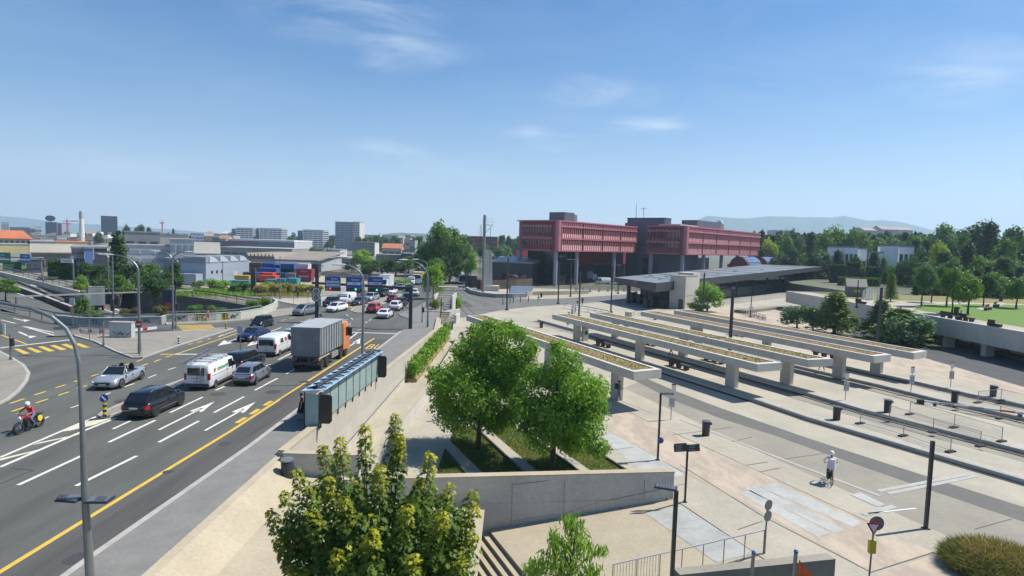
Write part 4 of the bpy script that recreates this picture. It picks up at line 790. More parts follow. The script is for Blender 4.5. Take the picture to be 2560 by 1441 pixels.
#        L    W    H    ground  hoodfront hoodback belt tail  greenhouse base: rear, roof rear, roof front, windscreen base ; wheelbase, r
CT = dict(
 suv=(4.35, 1.82, 1.60, .24, .82, 1.02, 1.05, 1.02, -2.05, -1.55, .42, 1.05, 2.62, .35),
 wagon=(4.75, 1.86, 1.56, .22, .76, .98, 1.00, 1.00, -2.25, -1.80, .42, 1.10, 2.76, .34),
 hatch=(4.0, 1.72, 1.49, .20, .72, .95, .96, .98, -1.90, -1.35, .38, 1.12, 2.50, .31),
 small=(3.45, 1.63, 1.47, .20, .74, .95, .96, .98, -1.66, -1.28, .42, 1.08, 2.34, .29),
 sedan=(4.55, 1.80, 1.45, .20, .70, .92, .94, .98, -1.85, -1.05, .32, 1.12, 2.70, .33),
 coupe=(4.5, 1.86, 1.36, .18, .64, .86, .90, .94, -1.95, -.95, .18, 1.05, 2.62, .34),
 mini=(4.6, 1.82, 1.66, .20, .78, 1.02, 1.02, 1.04, -2.18, -1.85, .55, 1.52, 2.76, .33),
 prius=(4.5, 1.76, 1.49, .19, .68, .92, .96, 1.04, -2.08, -1.15, .40, 1.42, 2.70, .31))
def wheelset(o, L, W, wb, r, rim=RIM, x0=None, dw=.21):
    for sx in (1, -1):
        for sy in (1, -1):
            x = sx * wb / 2; y = sy * (W / 2 - dw / 2 + .015); w = MB(); s = sy
            t = thing_part('wheel', o, (x, y, r)); 
            MB().lathe([(r * .60, -dw / 2), (r * .93, -dw / 2), (r, -dw / 3), (r, dw / 3), (r * .93, dw / 2), (r * .60, dw / 2)], TYRE, 16, axis='y').build('tyre', t, True)
            m = MB(); m.lathe([(.02, -dw * .3), (r * .62, -dw * .3), (r * .62, dw * .3), (.02, dw * .3)], RIMD, 14, axis='y')
            for k in range(5): a = k * 1.2566; m.bar((.05 * math.cos(a), s * dw * .42, .05 * math.sin(a)), (r * .6 * math.cos(a), s * dw * .44, r * .6 * math.sin(a)), .03, .07, rim)
            m.tube([(r * .6 * math.cos(a), s * dw * .46, r * .6 * math.sin(a)) for a in np.linspace(0, 6.2832, 15)], .022, rim, 5)
            m.build('rim', t)
def thing_part(name, par, loc):
    e = bpy.data.objects.new(name, None); COL.objects.link(e); e.parent = par; e.location = loc; e.empty_display_size = .1; return e
def ringprof(w, z0, z1, belt):
    h = [(w * .80, z0), (w * .97, z0 + .10), (w, z0 + .28), (w * 1.0, (z0 + z1) / 2 + .05), (w * .955, z1 - .07), (w * .90, z1 - .02), (w * .45, z1 + .012)]
    return [(y, z) for y, z in h] + [(-y, z) for y, z in reversed(h)]
def body_loft(st, mat):
    """st: list of (x, halfwidth, zbottom, ztop)"""
    m = MB(); m.loft([[(x, -y, z) for y, z in ringprof(w, a, b_, 0)] for x, w, a, b_ in st], mat); return m
def arches(o, W, wb, r):
    for sx in (1, -1):
        for sy in (1, -1):
            ys = sorted((sy * (W / 2 - .22), sy * (W / 2 - .004)))
            MB().loft([[(sx * wb / 2 + (r * 1.17) * math.cos(a), y, r + r * 1.17 * math.sin(a)) for a in np.linspace(-.35, math.pi + .35, 12)] for y in ys[::-1]], TRIM).build('wheel_arch', o)
def car(kind, pm, label, loc, head, rim=RIM, convertible=False, roofbars=False, lights=True, name='car', lit=False):
    L, W, H, g, hf, hb, belt, tail, ga, gb, gc, gd, wb, r = CT[kind]; o = thing(name, label, 'car', loc, head); w = W / 2; x0, x1 = -L / 2, L / 2
    st = [(x0, w * .72, g + .18, tail - .28), (x0 + .07, w * .86, g + .06, tail - .10), (x0 + .30, w * .96, g, tail - .01), (ga + .35, w, g, belt), (0, w, g, belt - .02), (gd - .1, w, g, hb), (gd + .12, w * .995, g, hb - .015), (x1 - .55, w * .96, g, (hf + hb) / 2 + .05), (x1 - .22, w * .88, g + .02, hf + .02), (x1 - .06, w * .74, g + .08, hf - .10), (x1, w * .58, g + .16, hf - .24)]
    body_loft(st, pm).build('body', o, True, 50)
    m = MB(); m.bx(x0 + .3, -w * .9, g - .06, x1 - .4, w * .9, g + .1, TRIM); m.build('underbody', o)
    arches(o, W, wb, r); wheelset(o, L, W, wb, r, rim)
    bw, rw = w * .90, w * .70
    if not convertible:
        base = [(ga, bw * .9), (gd, bw * .93)]; zr = H; zb = belt - .03
        lowr = [Vector((ga, -bw * .88, tail - .03)), Vector((gd, -bw * .92, zb)), Vector((gd, bw * .92, zb)), Vector((ga, bw * .88, tail - .03))]
        mid = (gb + gc) / 2
        up_ = [Vector((gb, -rw * .95, zr - .06)), Vector((gc, -rw, zr - .05)), Vector((gc, rw, zr - .05)), Vector((gb, rw * .95, zr - .06))]
        m = MB(); m.loft([lowr, [p + Vector((0, 0, 0)) for p in up_]], pm, cap=False)
        rf = [Vector((gb + .12, -rw * .82, zr - .01)), Vector((gc - .12, -rw * .84, zr)), Vector((gc - .12, rw * .84, zr)), Vector((gb + .12, rw * .82, zr - .01))]
        m.loft([up_, rf], pm, cap=True); m.build('roof', o, True, 55)
        def pane(nm, a, b_, c, d, i0, i1, j0, j1):
            f = lambda u, v: (a.lerp(b_, u)).lerp(d.lerp(c, u), v)
            q = [f(i0, j0), f(i1, j0), f(i1, j1), f(i0, j1)]; n = (q[1] - q[0]).cross(q[3] - q[0]).normalized() * .012
            MB().loft([[p for p in q], [p + n for p in q]], GLC).build(nm, o)
        pane('windscreen', lowr[1], lowr[2], up_[2], up_[1], .06, .94, .08, .94)
        pane('rear_window', lowr[3], lowr[0], up_[0], up_[3], .10, .90, .18, .90)
        for A, B, C, D2 in ((lowr[0], lowr[1], up_[1], up_[0]), (lowr[2], lowr[3], up_[3], up_[2])):
            rv = A is lowr[2]
            for a, b_ in ((.10, .34), (.36, .60), (.63, .91)):
                u0, u1 = (a, b_) if not rv else (1 - b_, 1 - a)
                pane('side_window', A, B, C, D2, u0, u1, .16, .88)
        if roofbars:
            for s in (-1, 1): MB().tube([(gb + .2, s * rw * .92, H - .02), (gb + .35, s * rw * .93, H + .05), (gc - .3, s * rw * .93, H + .05), (gc - .1, s * rw * .92, H - .01)], .025, RIM, 6).build('roof_rail', o)
    for s in (-1, 1):
        h = MB(); h.loft([[(x1 - .30, s * w * .93, hf - .02), (x1 - .10, s * w * .78, hf - .06), (x1 - .03, s * w * .52, hf - .13), (x1 - .05, s * w * .52, hf - .26), (x1 - .13, s * w * .80, hf - .22), (x1 - .30, s * w * .955, hf - .13)], [(x1 - .30, s * w * .5, hf - .05), (x1 - .2, s * w * .5, hf - .08), (x1 - .2, s * w * .4, hf - .13), (x1 - .2, s * w * .4, hf - .24), (x1 - .25, s * w * .6, hf - .22), (x1 - .3, s * w * .6, hf - .13)]], LAMP); h.build('headlight', o)
        MB().loft([[(x0 + .03, s * w * .62, tail - .17), (x0 + .03, s * w * .86, tail - .17), (x0 + .27, s * w * .985, tail - .16), (x0 + .27, s * w * .99, tail - .36), (x0 + .02, s * w * .86, tail - .38), (x0, s * w * .66, tail - .36)], [(x0 + .3, s * w * .5, tail - .2), (x0 + .3, s * w * .6, tail - .2), (x0 + .35, s * w * .7, tail - .2), (x0 + .35, s * w * .7, tail - .3), (x0 + .3, s * w * .6, tail - .3), (x0 + .3, s * w * .5, tail - .3)]], TAIL).build('tail_light', o)
        MB().loft([[(gd - .28, s * (w + .02), belt + .02), (gd - .1, s * (w + .02), belt + .03), (gd - .1, s * (w + .02), belt + .16), (gd - .26, s * (w + .02), belt + .17)], [(gd - .26, s * (w + .2), belt + .04), (gd - .12, s * (w + .18), belt + .05), (gd - .12, s * (w + .18), belt + .15), (gd - .26, s * (w + .2), belt + .16)]], pm).build('mirror', o)
        b = MB()
        for xx in (-.18, .78): b.bx(xx, s * (w + .004), belt - .20, xx + .20, s * (w - .02), belt - .17, TRIM)
        for xx in (gd - .08, gd - 1.05): b.bx(xx - .006, s * (w * 1.004), g + .25, xx + .006, s * (w - .03), belt - .06, TRIM)
        b.build('door_seam', o)
    b = MB(); b.loft([[(x1 - .02, -w * .5, g + .10), (x1 - .02, w * .5, g + .10), (x1 + .01, w * .42, g + .30), (x1 + .01, -w * .42, g + .30)], [(x1 - .2, -w * .5, g + .10), (x1 - .2, w * .5, g + .10), (x1 - .2, w * .42, g + .30), (x1 - .2, -w * .42, g + .30)]], TRIM); b.build('grille', o)
    b = MB(); b.bx(x0 - .012, -w * .74, g + .08, x0 + .2, w * .74, g + .26, TRIM if pm is not P_WHITE else PLASTIC); b.build('bumper', o)
    MB().bx(x0 - .02, -.26, g + .42, x0 + .2, .26, g + .53, PLATE).build('number_plate', o); MB().bx(x1 - .05, -.26, g + .20, x1 + .025, .26, g + .31, PLATE).build('number_plate', o)
    return o
def bywheels(fpx, rpx, W, left):     # centre and heading from the two wheels one sees (left: the side is the car's left)
    f, r_ = G(*fpx), G(*rpx); d = (f - r_).normalized(); n = Vector((-d.y, d.x, 0)); m = (f + r_) / 2 + n * (-W / 2 if left else W / 2) * 0.9; m.z = 0
    return m, math.atan2(d.y, d.x)
AWAY, TOW = rad(91), rad(-89)
m, a = bywheels((449, 1015), (389, 1042), 1.82, False); car('suv', P_BLACK, 'black SUV with silver roof rails pulling away nearest the camera', m, a, RIMD, roofbars=True)
m, a = bywheels((671, 944), (639, 962), 1.72, False); car('hatch', P_GREY, 'grey blue hatchback driving away just right of the ladder van', m, a)
m, a = bywheels((660, 909), (612, 929), 1.86, False); car('wagon', P_BLACK, 'black estate car with glowing tall tail lights between the two white vans', m, a)
m, a = bywheels((640, 854), (664, 844), 1.8, True); car('coupe', P_BLUE, 'dark blue low car coming towards the camera beside the triangular island', m, rad(-97))
m, a = bywheels((662, 821), (677, 815), 1.63, True); car('small', P_BLACK, 'small black hatchback coming towards the camera behind the dark blue car', m, rad(-97))
car('wagon', P_SILV, 'silver estate car driving away between the lettered white van and the truck', G(737, 853), rad(90))
car('suv', P_WHITE, 'white car with roof bars mostly hidden behind the container truck', G(782, 833), rad(90), roofbars=True)
car('mini', P_SILV, 'pale silver people carrier hidden behind the orange truck cab', G(853, 833), rad(90), roofbars=True)
m, a = bywheels((771, 790), (784, 785), 1.82, True); car('mini', P_SGREY, 'silver grey people carrier turning left of the signal mast', m, rad(-108))
m, a = bywheels((849, 781), (860, 777), 1.76, True); car('prius', P_WHITE, 'white hatchback leading the queue at the far crossing', m, rad(-104))
for args in (('suv', P_BLACK, 'black SUV beside the white hatchback at the far crossing', (829, 765), -100), ('sedan', P_DGREY, 'dark grey car second in the queue behind the white hatchback', (899, 763), -97), ('suv', P_DGREY, 'dark SUV right behind the white panel van under the blue signs', (897, 745), -97), ('wagon', P_SILV, 'silver grey taxi under the right blue sign', (928, 752), -97),
             ('suv', P_RED, 'bright red SUV driving away in front of the far median', (937, 781), 88), ('coupe', P_WHITE, 'sleek white sports saloon driving away at the stop line', (963, 794), 89), ('suv', P_WHITE, 'white SUV driving away ahead of the white sports saloon', (990, 775), 91), ('hatch', P_DRED, 'dark red car driving away beyond the bright red SUV', (981, 755), 93), ('sedan', P_BLACK, 'black saloon driving away beside the dark red car', (1004, 763), 93),
             ('mini', P_BLUE, 'dark blue people carrier driving away near the right gantry leg', (1020, 753), 94), ('suv', P_WHITE, 'white SUV driving away next to the street tree', (1037, 740), 95), ('suv', P_BLACK, 'black car in the oncoming queue behind the silver taxi', (957, 741), -94), ('hatch', P_WHITE, 'white hatchback in the oncoming queue under the gantry beam', (980, 736), -93),
             ('sedan', P_SILV, 'silver saloon far down the oncoming queue above the gantry beam', (1001, 724), -90), ('wagon', P_DGREY, 'dark estate car farthest left in the queue above the gantry beam', (985, 722), -90), ('suv', P_BLACK, 'black SUV driving away far down the street left of the tree', (1024, 728), 97), ('sedan', P_WHITE, 'white saloon far down the street left of the tree', (1014, 717), -88)):
    car(args[0], args[1], args[2], G(*args[3]), rad(args[4]))
for i, (x, y, pm, lab) in enumerate(((797, 672, P_WHITE, 'white car parked leftmost by the rail yard'), (803, 672.5, P_SILV, 'silver car parked second from left by the rail yard'), (809, 673, P_WHITE, 'white car parked in the middle of the rail yard row'), (815, 673.5, P_DGREY, 'dark car parked by the rail yard'), (821, 674, P_WHITE, 'white car parked rightmost by the rail yard'))):
    car('hatch', pm, lab, G(x, y), rad(70))
# open car
m, a = bywheels((297, 973), (357, 947), 1.83, True)
CT['cab'] = (4.6, 1.83, 1.38, .18, .68, .92, .90, .94, -1.6, -1.0, .1, .95, 2.8, .34)
cv = car('cab', P_SILV, 'silver open convertible with two people crossing on the left', m, a, RIM, convertible=True)
LEA = M('dark_leather', (.022, .02, .02), .6)
b = MB(); b.bx(-1.35, -.66, .6, .88, .66, .925, LEA); b.build('interior', cv)
for x in (.0, -.95):
    for y in (-.36, .36): t = MB(); t.box((x - .02, y, .98), (.16, .46, .62), LEA, 0, .7, .75); t.box((x - .02, y, 1.33), (.1, .24, .16), LEA); t.build('seat', cv)
b = MB(); b.loft([[(.98, -.78, .92), (.98, .78, .92), (.36, .60, 1.36), (.36, -.60, 1.36)], [(1.0, -.78, .93), (1.0, .78, .93), (.38, .60, 1.37), (.38, -.60, 1.37)]], GLC); b.build('windscreen', cv)
b = MB(); b.tube([(.99, -.80, .93), (.36, -.62, 1.38), (.36, .62, 1.38), (.99, .80, .93)], .028, P_SILV, 6); b.build('windscreen_frame', cv)
b = MB(); b.lathe([(.15, -.012), (.19, -.012), (.19, .012), (.15, .012)], TRIM, 14, c=(.62, .36, .98), axis='x'); b.build('steering_wheel', cv)
CONV = cv
# vans
def van(label, loc, head, glazed=False, box=False, ladder=False, text=None, pm=P_WHITE, name='van', L=4.85, H=1.96):
    W = 1.92; w = W / 2; o = thing(name, label, 'van', loc, head); x0, x1 = -L / 2, L / 2; g = .24; hf = .98
    st = [(x0, w * .90, g + .12, H - .14), (x0 + .06, w * .965, g + .02, H - .05), (x0 + .4, w, g, H), (.55, w, g, H), (.98, w, g, H - .03)]
    m = MB()
    def pr(w_, z0, z1, k): h = [(w_ * .92, z0), (w_, z0 + .12), (w_, 1.12), (w_ * k, z1 - .12), (w_ * (k - .05), z1 - .03), (w_ * .4, z1 + .015)]; return [(-y, z) for y, z in h] + [(y, z) for y, z in reversed(h)]
    m.loft([[(x, y, z) for y, z in pr(w_, a, b_, .90)] for x, w_, a, b_ in st] + [[(x1 - 1.0 + .18, y, z) for y, z in pr(w, g, H - .07, .89)], [(x1 - .62, y, z) for y, z in pr(w * .99, g, 1.30, .88)], [(x1 - .34, y, z) for y, z in pr(w * .95, g, 1.16, .88)], [(x1 - .08, y, z) for y, z in pr(w * .84, g + .05, .92, .9)], [(x1, y, z) for y, z in pr(w * .70, g + .12, .74, .9)]], pm)
    m.build('body', o, True, 42); arches(o, W, 3.0 if L < 5 else 3.3, .33); wheelset(o, L, W, 3.0 if L < 5 else 3.3, .33, RIMD if text else RIM)
    b = MB(); b.loft([[(x1 - .63, -w * .84, 1.27), (x1 - .63, w * .84, 1.27), (x1 - .99, w * .77, H - .16), (x1 - .99, -w * .77, H - .16)], [(x1 - .58, -w * .84, 1.285), (x1 - .58, w * .84, 1.285), (x1 - .86, w * .77, H - .13), (x1 - .86, -w * .77, H - .13)]], GLC); b.build('windscreen', o)
    for s in (-1, 1):
        MB().loft([[(x1 - 1.75, s * w * .99, 1.16), (x1 - .80, s * w * .99, 1.14), (x1 - 1.08, s * w * .92, H - .22), (x1 - 1.75, s * w * .92, H - .22)][::s], [(x1 - 1.75, s * w * 1.006, 1.16), (x1 - .80, s * w * 1.006, 1.14), (x1 - 1.08, s * w * .935, H - .22), (x1 - 1.75, s * w * .935, H - .22)][::s]], GLC).build('side_window', o)
        MB().loft([[(x1 - .36, s * w * .93, 1.02), (x1 - .06, s * w * .78, .88), (x1 - .02, s * w * .6, .74), (x1 - .2, s * w * .9, .80)], [(x1 - .5, s * w * .5, 1.0), (x1 - .4, s * w * .5, .88), (x1 - .4, s * w * .4, .74), (x1 - .5, s * w * .6, .80)]], LAMP).build('headlight', o)
        MB().bx(x0 - .012, s * w * .80, .80, x0 + .2, s * w * .975, 1.28, TAIL).build('tail_light', o)
        b = MB(); b.bx(x1 - 1.1, s * (w + .02), 1.2, x1 - .95, s * (w + .22), 1.5, TRIM); b.build('mirror', o)
        b = MB(); b.bx(x0 + .35, s * (w + .008), 1.02, x1 - 1.9, s * (w - .02), 1.05, PLASTIC); b.bx(x1 - 2.0, s * (w + .006), .45, x1 - 1.985, s * (w - .02), 1.6, PLASTIC); b.bx(x0 + .9, s * (w + .012), g + .02, x1 - .9, s * (w - .02), g + .2, PLASTIC)
        for xx in (x1 - 2.12, x1 - 1.88): b.bx(xx - .05, s * (w + .02), 1.04, xx + .05, s * (w - .02), 1.10, TRIM)
        b.build('door_seam', o)
    MB().bx(x0 - .014, -w * .72, 1.12, x0 + .1, w * .72, H - .28, GLC).build('rear_window', o)
    b = MB(); b.bx(x0 - .018, -.012, .5, x0 + .05, .012, H - .2, PLASTIC); b.bx(x0 - .02, -w * .9, g + .02, x0 + .2, w * .9, g + .28, PLASTIC); b.build('bumper', o)
    MB().bx(x0 - .022, -.26, .62, x0 + .1, .26, .74, PLATE).build('number_plate', o)
    b = MB(); b.bx(x1 - .1, -w * .5, .42, x1 + .012, w * .5, .66, TRIM); b.build('grille', o)
    if ladder:
        b = MB()
        for x in (-1.9, -1.0, -.1, .8): b.bar((x, -.78, H + .12), (x, .78, H + .12), .05, .05, STEEL); [b.bar((x, s * .76, H - .06), (x, s * .76, H + .12), .05, .05, STEEL) for s in (-1, 1)]
        for s in (-.78, .78): b.bar((-2.3, s, H + .14), (1.0, s, H + .14), .04, .04, STEEL)
        b.build('roof_rack', o); b = MB()
        for y in (.30, .78): b.bar((-3.3, y, H + .22), (1.3, y, H + .5), .06, .11, STEEL)
        for k in range(15): x = -3.2 + k * .3; b.bar((x, .3, H + .22 + .018 * k), (x, .78, H + .22 + .018 * k), .05, .05, STEEL)
        b.build('roof_ladder', o); b = MB()
        for y in (-.62, -.28): b.bar((x0 - .09, y, .55), (x0 - .05, y, H - .1), .03, .05, M('white_panel', (0, 0, 0)))
        for z in (.8, 1.05, 1.3, 1.55): b.bar((x0 - .08, -.62, z), (x0 - .08, -.28, z), .03, .03, STEEL)
        b.build('rear_ladder', o)
    return o
m, a = bywheels((582, 947), (535, 971), 1.92, False)
v1 = van('white van with roof ladder and green lettering driving away', m, a, ladder=True)
text('CONSTANTIN', .27, M('green_lettering', (.02, .28, .07), .5), v1, (-.35, -.972, 1.40), (rad(85), 0, 0), .008)
MB().loft([[(-1.62 + .14 * math.cos(t), y, 1.42 + .17 * math.sin(t)) for t in np.linspace(0, 6.283, 9)[:-1]] for y in (-.962, -.95)], M('logo_orange', (.55, .12, .03), .5)).build('logo', v1)
text('CONSTANTIN', .13, M('grey_lettering', (.2, .2, .2), .5), v1, (-2.45, .1, .93), (rad(90), 0, rad(-90)))
m, a = bywheels((726, 876), (697, 890), 1.92, False)
v2 = van('white van with large black and red lettering driving away beside the truck', m, a)
text('AR', .62, M('black_lettering', (.02, .02, .02), .5), v2, (-.95, -.968, 1.42), (rad(85), 0, 0), .02)
text('ES', .5, M('red_lettering', (.45, .03, .03), .5), v2, (.05, -.968, 1.42), (rad(85), 0, 0), .02)
van('white panel van in the oncoming queue under the middle blue sign', G(867, 759), rad(-97))
van('white works van parked under the pink office wing', G(1508, 712, PLZ) + Vector((0, 2, 0)), rad(200), L=5.4, H=2.3)
van('small white van far down the street beyond the gantry', G(1030, 712), rad(-88), H=2.2)
# the big truck with the grey container
fpx, rpx = (855, 894), (824, 916); f, r_ = G(*fpx), G(*rpx); m = (f + r_) / 2; d = Vector((0.03, 1, 0)).normalized(); a = math.atan2(d.y, d.x); loc = m + Vector((-1.2, -.6, 0))
CONT = M('container_grey', (.20, .205, .21), .6, .1, var=.12, scale=.8, fine=3); CONTL = M('container_light', (.34, .36, .37), .6, var=.08, scale=.8)
tk = thing('container_truck', 'container truck with grey box and orange cab driving away along the yellow line', 'truck', loc, a)
x0 = -3.9; bz, tz, hw = 1.35, 3.75, 1.24
b = MB(); b.bx(x0, -hw, bz, x0 + 6.1, hw, tz, CONT); b.bx(x0 - .03, -hw - .02, bz - .02, x0 + .06, -hw + .12, tz + .02, CONT); b.bx(x0 - .03, hw - .12, bz - .02, x0 + .06, hw + .02, tz + .02, CONT); b.bx(x0 - .03, -hw + .12, tz - .12, x0 + .06, hw - .12, tz + .02, CONT); b.bx(x0 - .03, -hw + .12, bz - .02, x0 + .06, hw - .12, bz + .1, CONT)
for k in range(9): x = x0 + .3 + k * .68; [b.bx(x, s * hw, bz + .05, x + .13, s * (hw + .08), tz - .02, CONTL) for s in (-1, 1)]
b.build('container', tk); MB().bx(x0 - .04, -hw - .08, tz + .022, x0 + 6.15, hw + .08, tz + .09, CONTL).build('container_cover', tk)
cab = MB(); cx0, cx1 = 2.65, 4.75
cab.loft([[(x, y, z) for y, z in ((-1.22, zb), (1.22, zb), (1.24, 1.7), (1.2, zt - .15), (1.05, zt), (-1.05, zt), (-1.2, zt - .15), (-1.24, 1.7))] for x, zb, zt in ((cx0, .75, 3.45), (cx0 + .9, .75, 3.5), (cx1 - .35, .55, 3.35), (cx1 - .05, .5, 2.1), (cx1, .5, 1.6))], P_ORANGE); cab.build('cab', tk, True, 35)
b = MB(); b.loft([[(cx1 - .36, -1.1, 3.1), (cx1 - .36, 1.1, 3.1), (cx1 - .04, 1.15, 2.05), (cx1 - .04, -1.15, 2.05)], [(cx1 - .30, -1.1, 3.12), (cx1 - .30, 1.1, 3.12), (cx1 + .0, 1.15, 2.06), (cx1 + .0, -1.15, 2.06)]], GLC); b.build('windscreen', tk)
for s in (-1, 1):
    MB().bx(cx0 + .85, s * 1.2, 2.0, cx1 - .3, s * 1.252, 2.85, GLC).build('side_window', tk); MB().bx(cx1 - .5, s * 1.28, 1.9, cx1 - .35, s * 1.55, 2.75, TRIM).build('mirror', tk)
    MB().bx(cx1 - .03, s * .7, .85, cx1 + .03, s * 1.12, 1.1, LAMP).build('headlight', tk); MB().bx(x0 - .05, s * .85, .98, x0 + .05, s * 1.2, 1.12, TAIL).build('tail_light', tk)
    MB().bx(-.6, s * 1.0, .55, 1.2, s * 1.2, 1.05, M('tank_grey', (.35, .35, .34), .4, .4)).build('fuel_tank', tk)
b = MB(); b.bx(x0 - .02, -.5, .85, 4.4, -.35, 1.15, TRIM); b.bx(x0 - .02, .35, .85, 4.4, .5, 1.15, TRIM); b.bx(x0, -1.1, 1.16, 2.4, 1.1, 1.345, PLASTIC); b.bx(x0 - .04, -1.15, .55, x0 + .1, 1.15, .8, PLASTIC); b.build('chassis', tk)
for s in (-1, 1): MB().loft([[(-3.25 + x, y, z) for x, z in ((-.7, .95), (-.5, 1.17), (1.9, 1.17), (2.1, .95), (1.85, 1.08), (-.45, 1.08))] for y in ((.78 * s, 1.22 * s) if s < 0 else (1.22 * s, .78 * s))], M('mudguard', (.42, .38, .30), .6)).build('mudguard', tk)
for x in (-3.1, -1.75, 2.15, 3.6):
    for s in (-1, 1):
        w_ = thing_part('wheel', tk, (x, s * 1.0, .5)); MB().lathe([(.28, -.2), (.46, -.2), (.5, -.14), (.5, .14), (.46, .2), (.28, .2)], TYRE, 16, axis='y').build('tyre', w_, True); MB().lathe([(.05, -.1), (.29, -.19), (.29, .19), (.05, .1)], RIM, 12, axis='y').build('rim', w_)
# box lorries
def lorry(label, loc, head, boxm, cabm, L=7.0, H=3.7, W=2.45):
    o = thing('box_truck', label, 'truck', loc, head); w = W / 2; x0 = -L / 2
    b = MB(); b.bx(x0, -w, 1.1, x0 + L - 1.9, w, H, boxm); b.bx(x0 - .03, -w, 1.1, x0, -.02, H - .1, CONTL); b.bx(x0 - .03, .02, 1.1, x0, w, H - .1, CONTL); [b.bx(x0 - .05, y, 1.3, x0 - .03, y + .06, H - .3, STEEL) for y in (-.7, -.25, .2, .65)]; b.build('cargo_box', o)
    MB().bx(x0 - .05, -w - .03, H + .002, x0 + L - 1.85, w + .03, H + .07, M('pale_roof', (0, 0, 0))).build('box_roof', o)
    m = MB(); m.loft([[(x, y, z) for y, z in ((-w + .1, .6), (w - .1, .6), (w - .05, 1.5), (w - .15, zt), (-w + .15, zt), (-w + .05, 1.5))] for x, zt in ((L / 2 - 1.8, 2.8), (L / 2 - .5, 2.75), (L / 2 - .1, 1.7), (L / 2, 1.5))], cabm); m.build('cab', o, True, 35)
    MB().loft([[(L / 2 - .46, -.95, 2.6), (L / 2 - .46, .95, 2.6), (L / 2 - .06, 1.0, 1.72), (L / 2 - .06, -1.0, 1.72)], [(L / 2 - .4, -.95, 2.62), (L / 2 - .4, .95, 2.62), (L / 2, 1.0, 1.73), (L / 2, -1.0, 1.73)]], GLC).build('windscreen', o)
    MB().bx(x0, -.9, .6, L / 2 - .5, .9, 1.098, TRIM).build('chassis', o)
    for x in (x0 + 1.5, L / 2 - .9):
        for s in (-1, 1): MB().lathe([(.1, -.18), (.4, -.18), (.46, -.1), (.46, .1), (.4, .18), (.1, .18)], TYRE, 14, c=(x, s * (w - .25), .46), axis='y').build('wheel', o)
    for s in (-1, 1): MB().bx(x0 - .06, s * w * .7, .8, x0 + .02, s * w * .95, 1.0, TAIL).build('tail_light', o)
    return o
p, q = G(247, 768, zlow(247)), G(215, 757, zlow(215)); lt = lorry('grey box lorry on the sunken road at the left', p + Vector((1.5, -3, 0)), rad(128), CONT, P_RED, 7.0, 4.4); lt.rotation_euler.y = rad(-1.5)
lorry('grey box lorry parked beneath the pink office wing', G(1474, 706, PLZ) + Vector((0, 5, 0)), rad(20), CONTL, P_WHITE, 6.5, 3.6)
lorry('white box lorry in the oncoming queue right of the blue signs', G(963, 727), rad(-93), P_WHITE, P_WHITE, 6, 3.6)
lorry('yellow lorry far down the street under the dark trees', G(1045, 711), rad(-86), M('lorry_yellow', (.5, .32, .03), .5), P_WHITE, 6.5, 3.2)
# white bus on the tram avenue
o = thing('bus', 'white bus coming down the tram avenue behind the trees', 'bus', G(1152, 708, PLZ), rad(-80))
b = MB(); b.loft([[(x, y, z) for y, z in ((-1.25, .4), (1.25, .4), (1.27, 2), (1.15, 3.1), (-1.15, 3.1), (-1.27, 2))] for x in (-6, 5.8)] + [[(6, y, z) for y, z in ((-1.1, .5), (1.1, .5), (1.1, 2), (1.0, 2.9), (-1.0, 2.9), (-1.1, 2))]], P_WHITE); b.build('body', o, True, 35)
MB().bx(5.95, -1.05, .75, 6.04, 1.05, 2.7, GLC).build('windscreen', o)
for s in (-1, 1): MB().bx(-5.8, s * 1.2, 1.3, 5.4, s * 1.275, 2.5, GLC).build('side_window', o); MB().bx(5.9, s * .75, .55, 6.05, s * 1.05, .75, LAMP).build('headlight', o)
for x in (-3.6, 3.6):
    for s in (-1, 1): MB().lathe([(.1, -.15), (.45, -.15), (.45, .15), (.1, .15)], TYRE, 14, c=(x, s * 1.1, .46), axis='y').build('wheel', o)
car('sedan', P_SILV, 'silver car on the tram avenue behind the white bus', G(1163, 697, PLZ), rad(-84)); car('hatch', P_WHITE, 'white car farther up the tram avenue by the steel mast', G(1169, 688, PLZ), rad(-84))
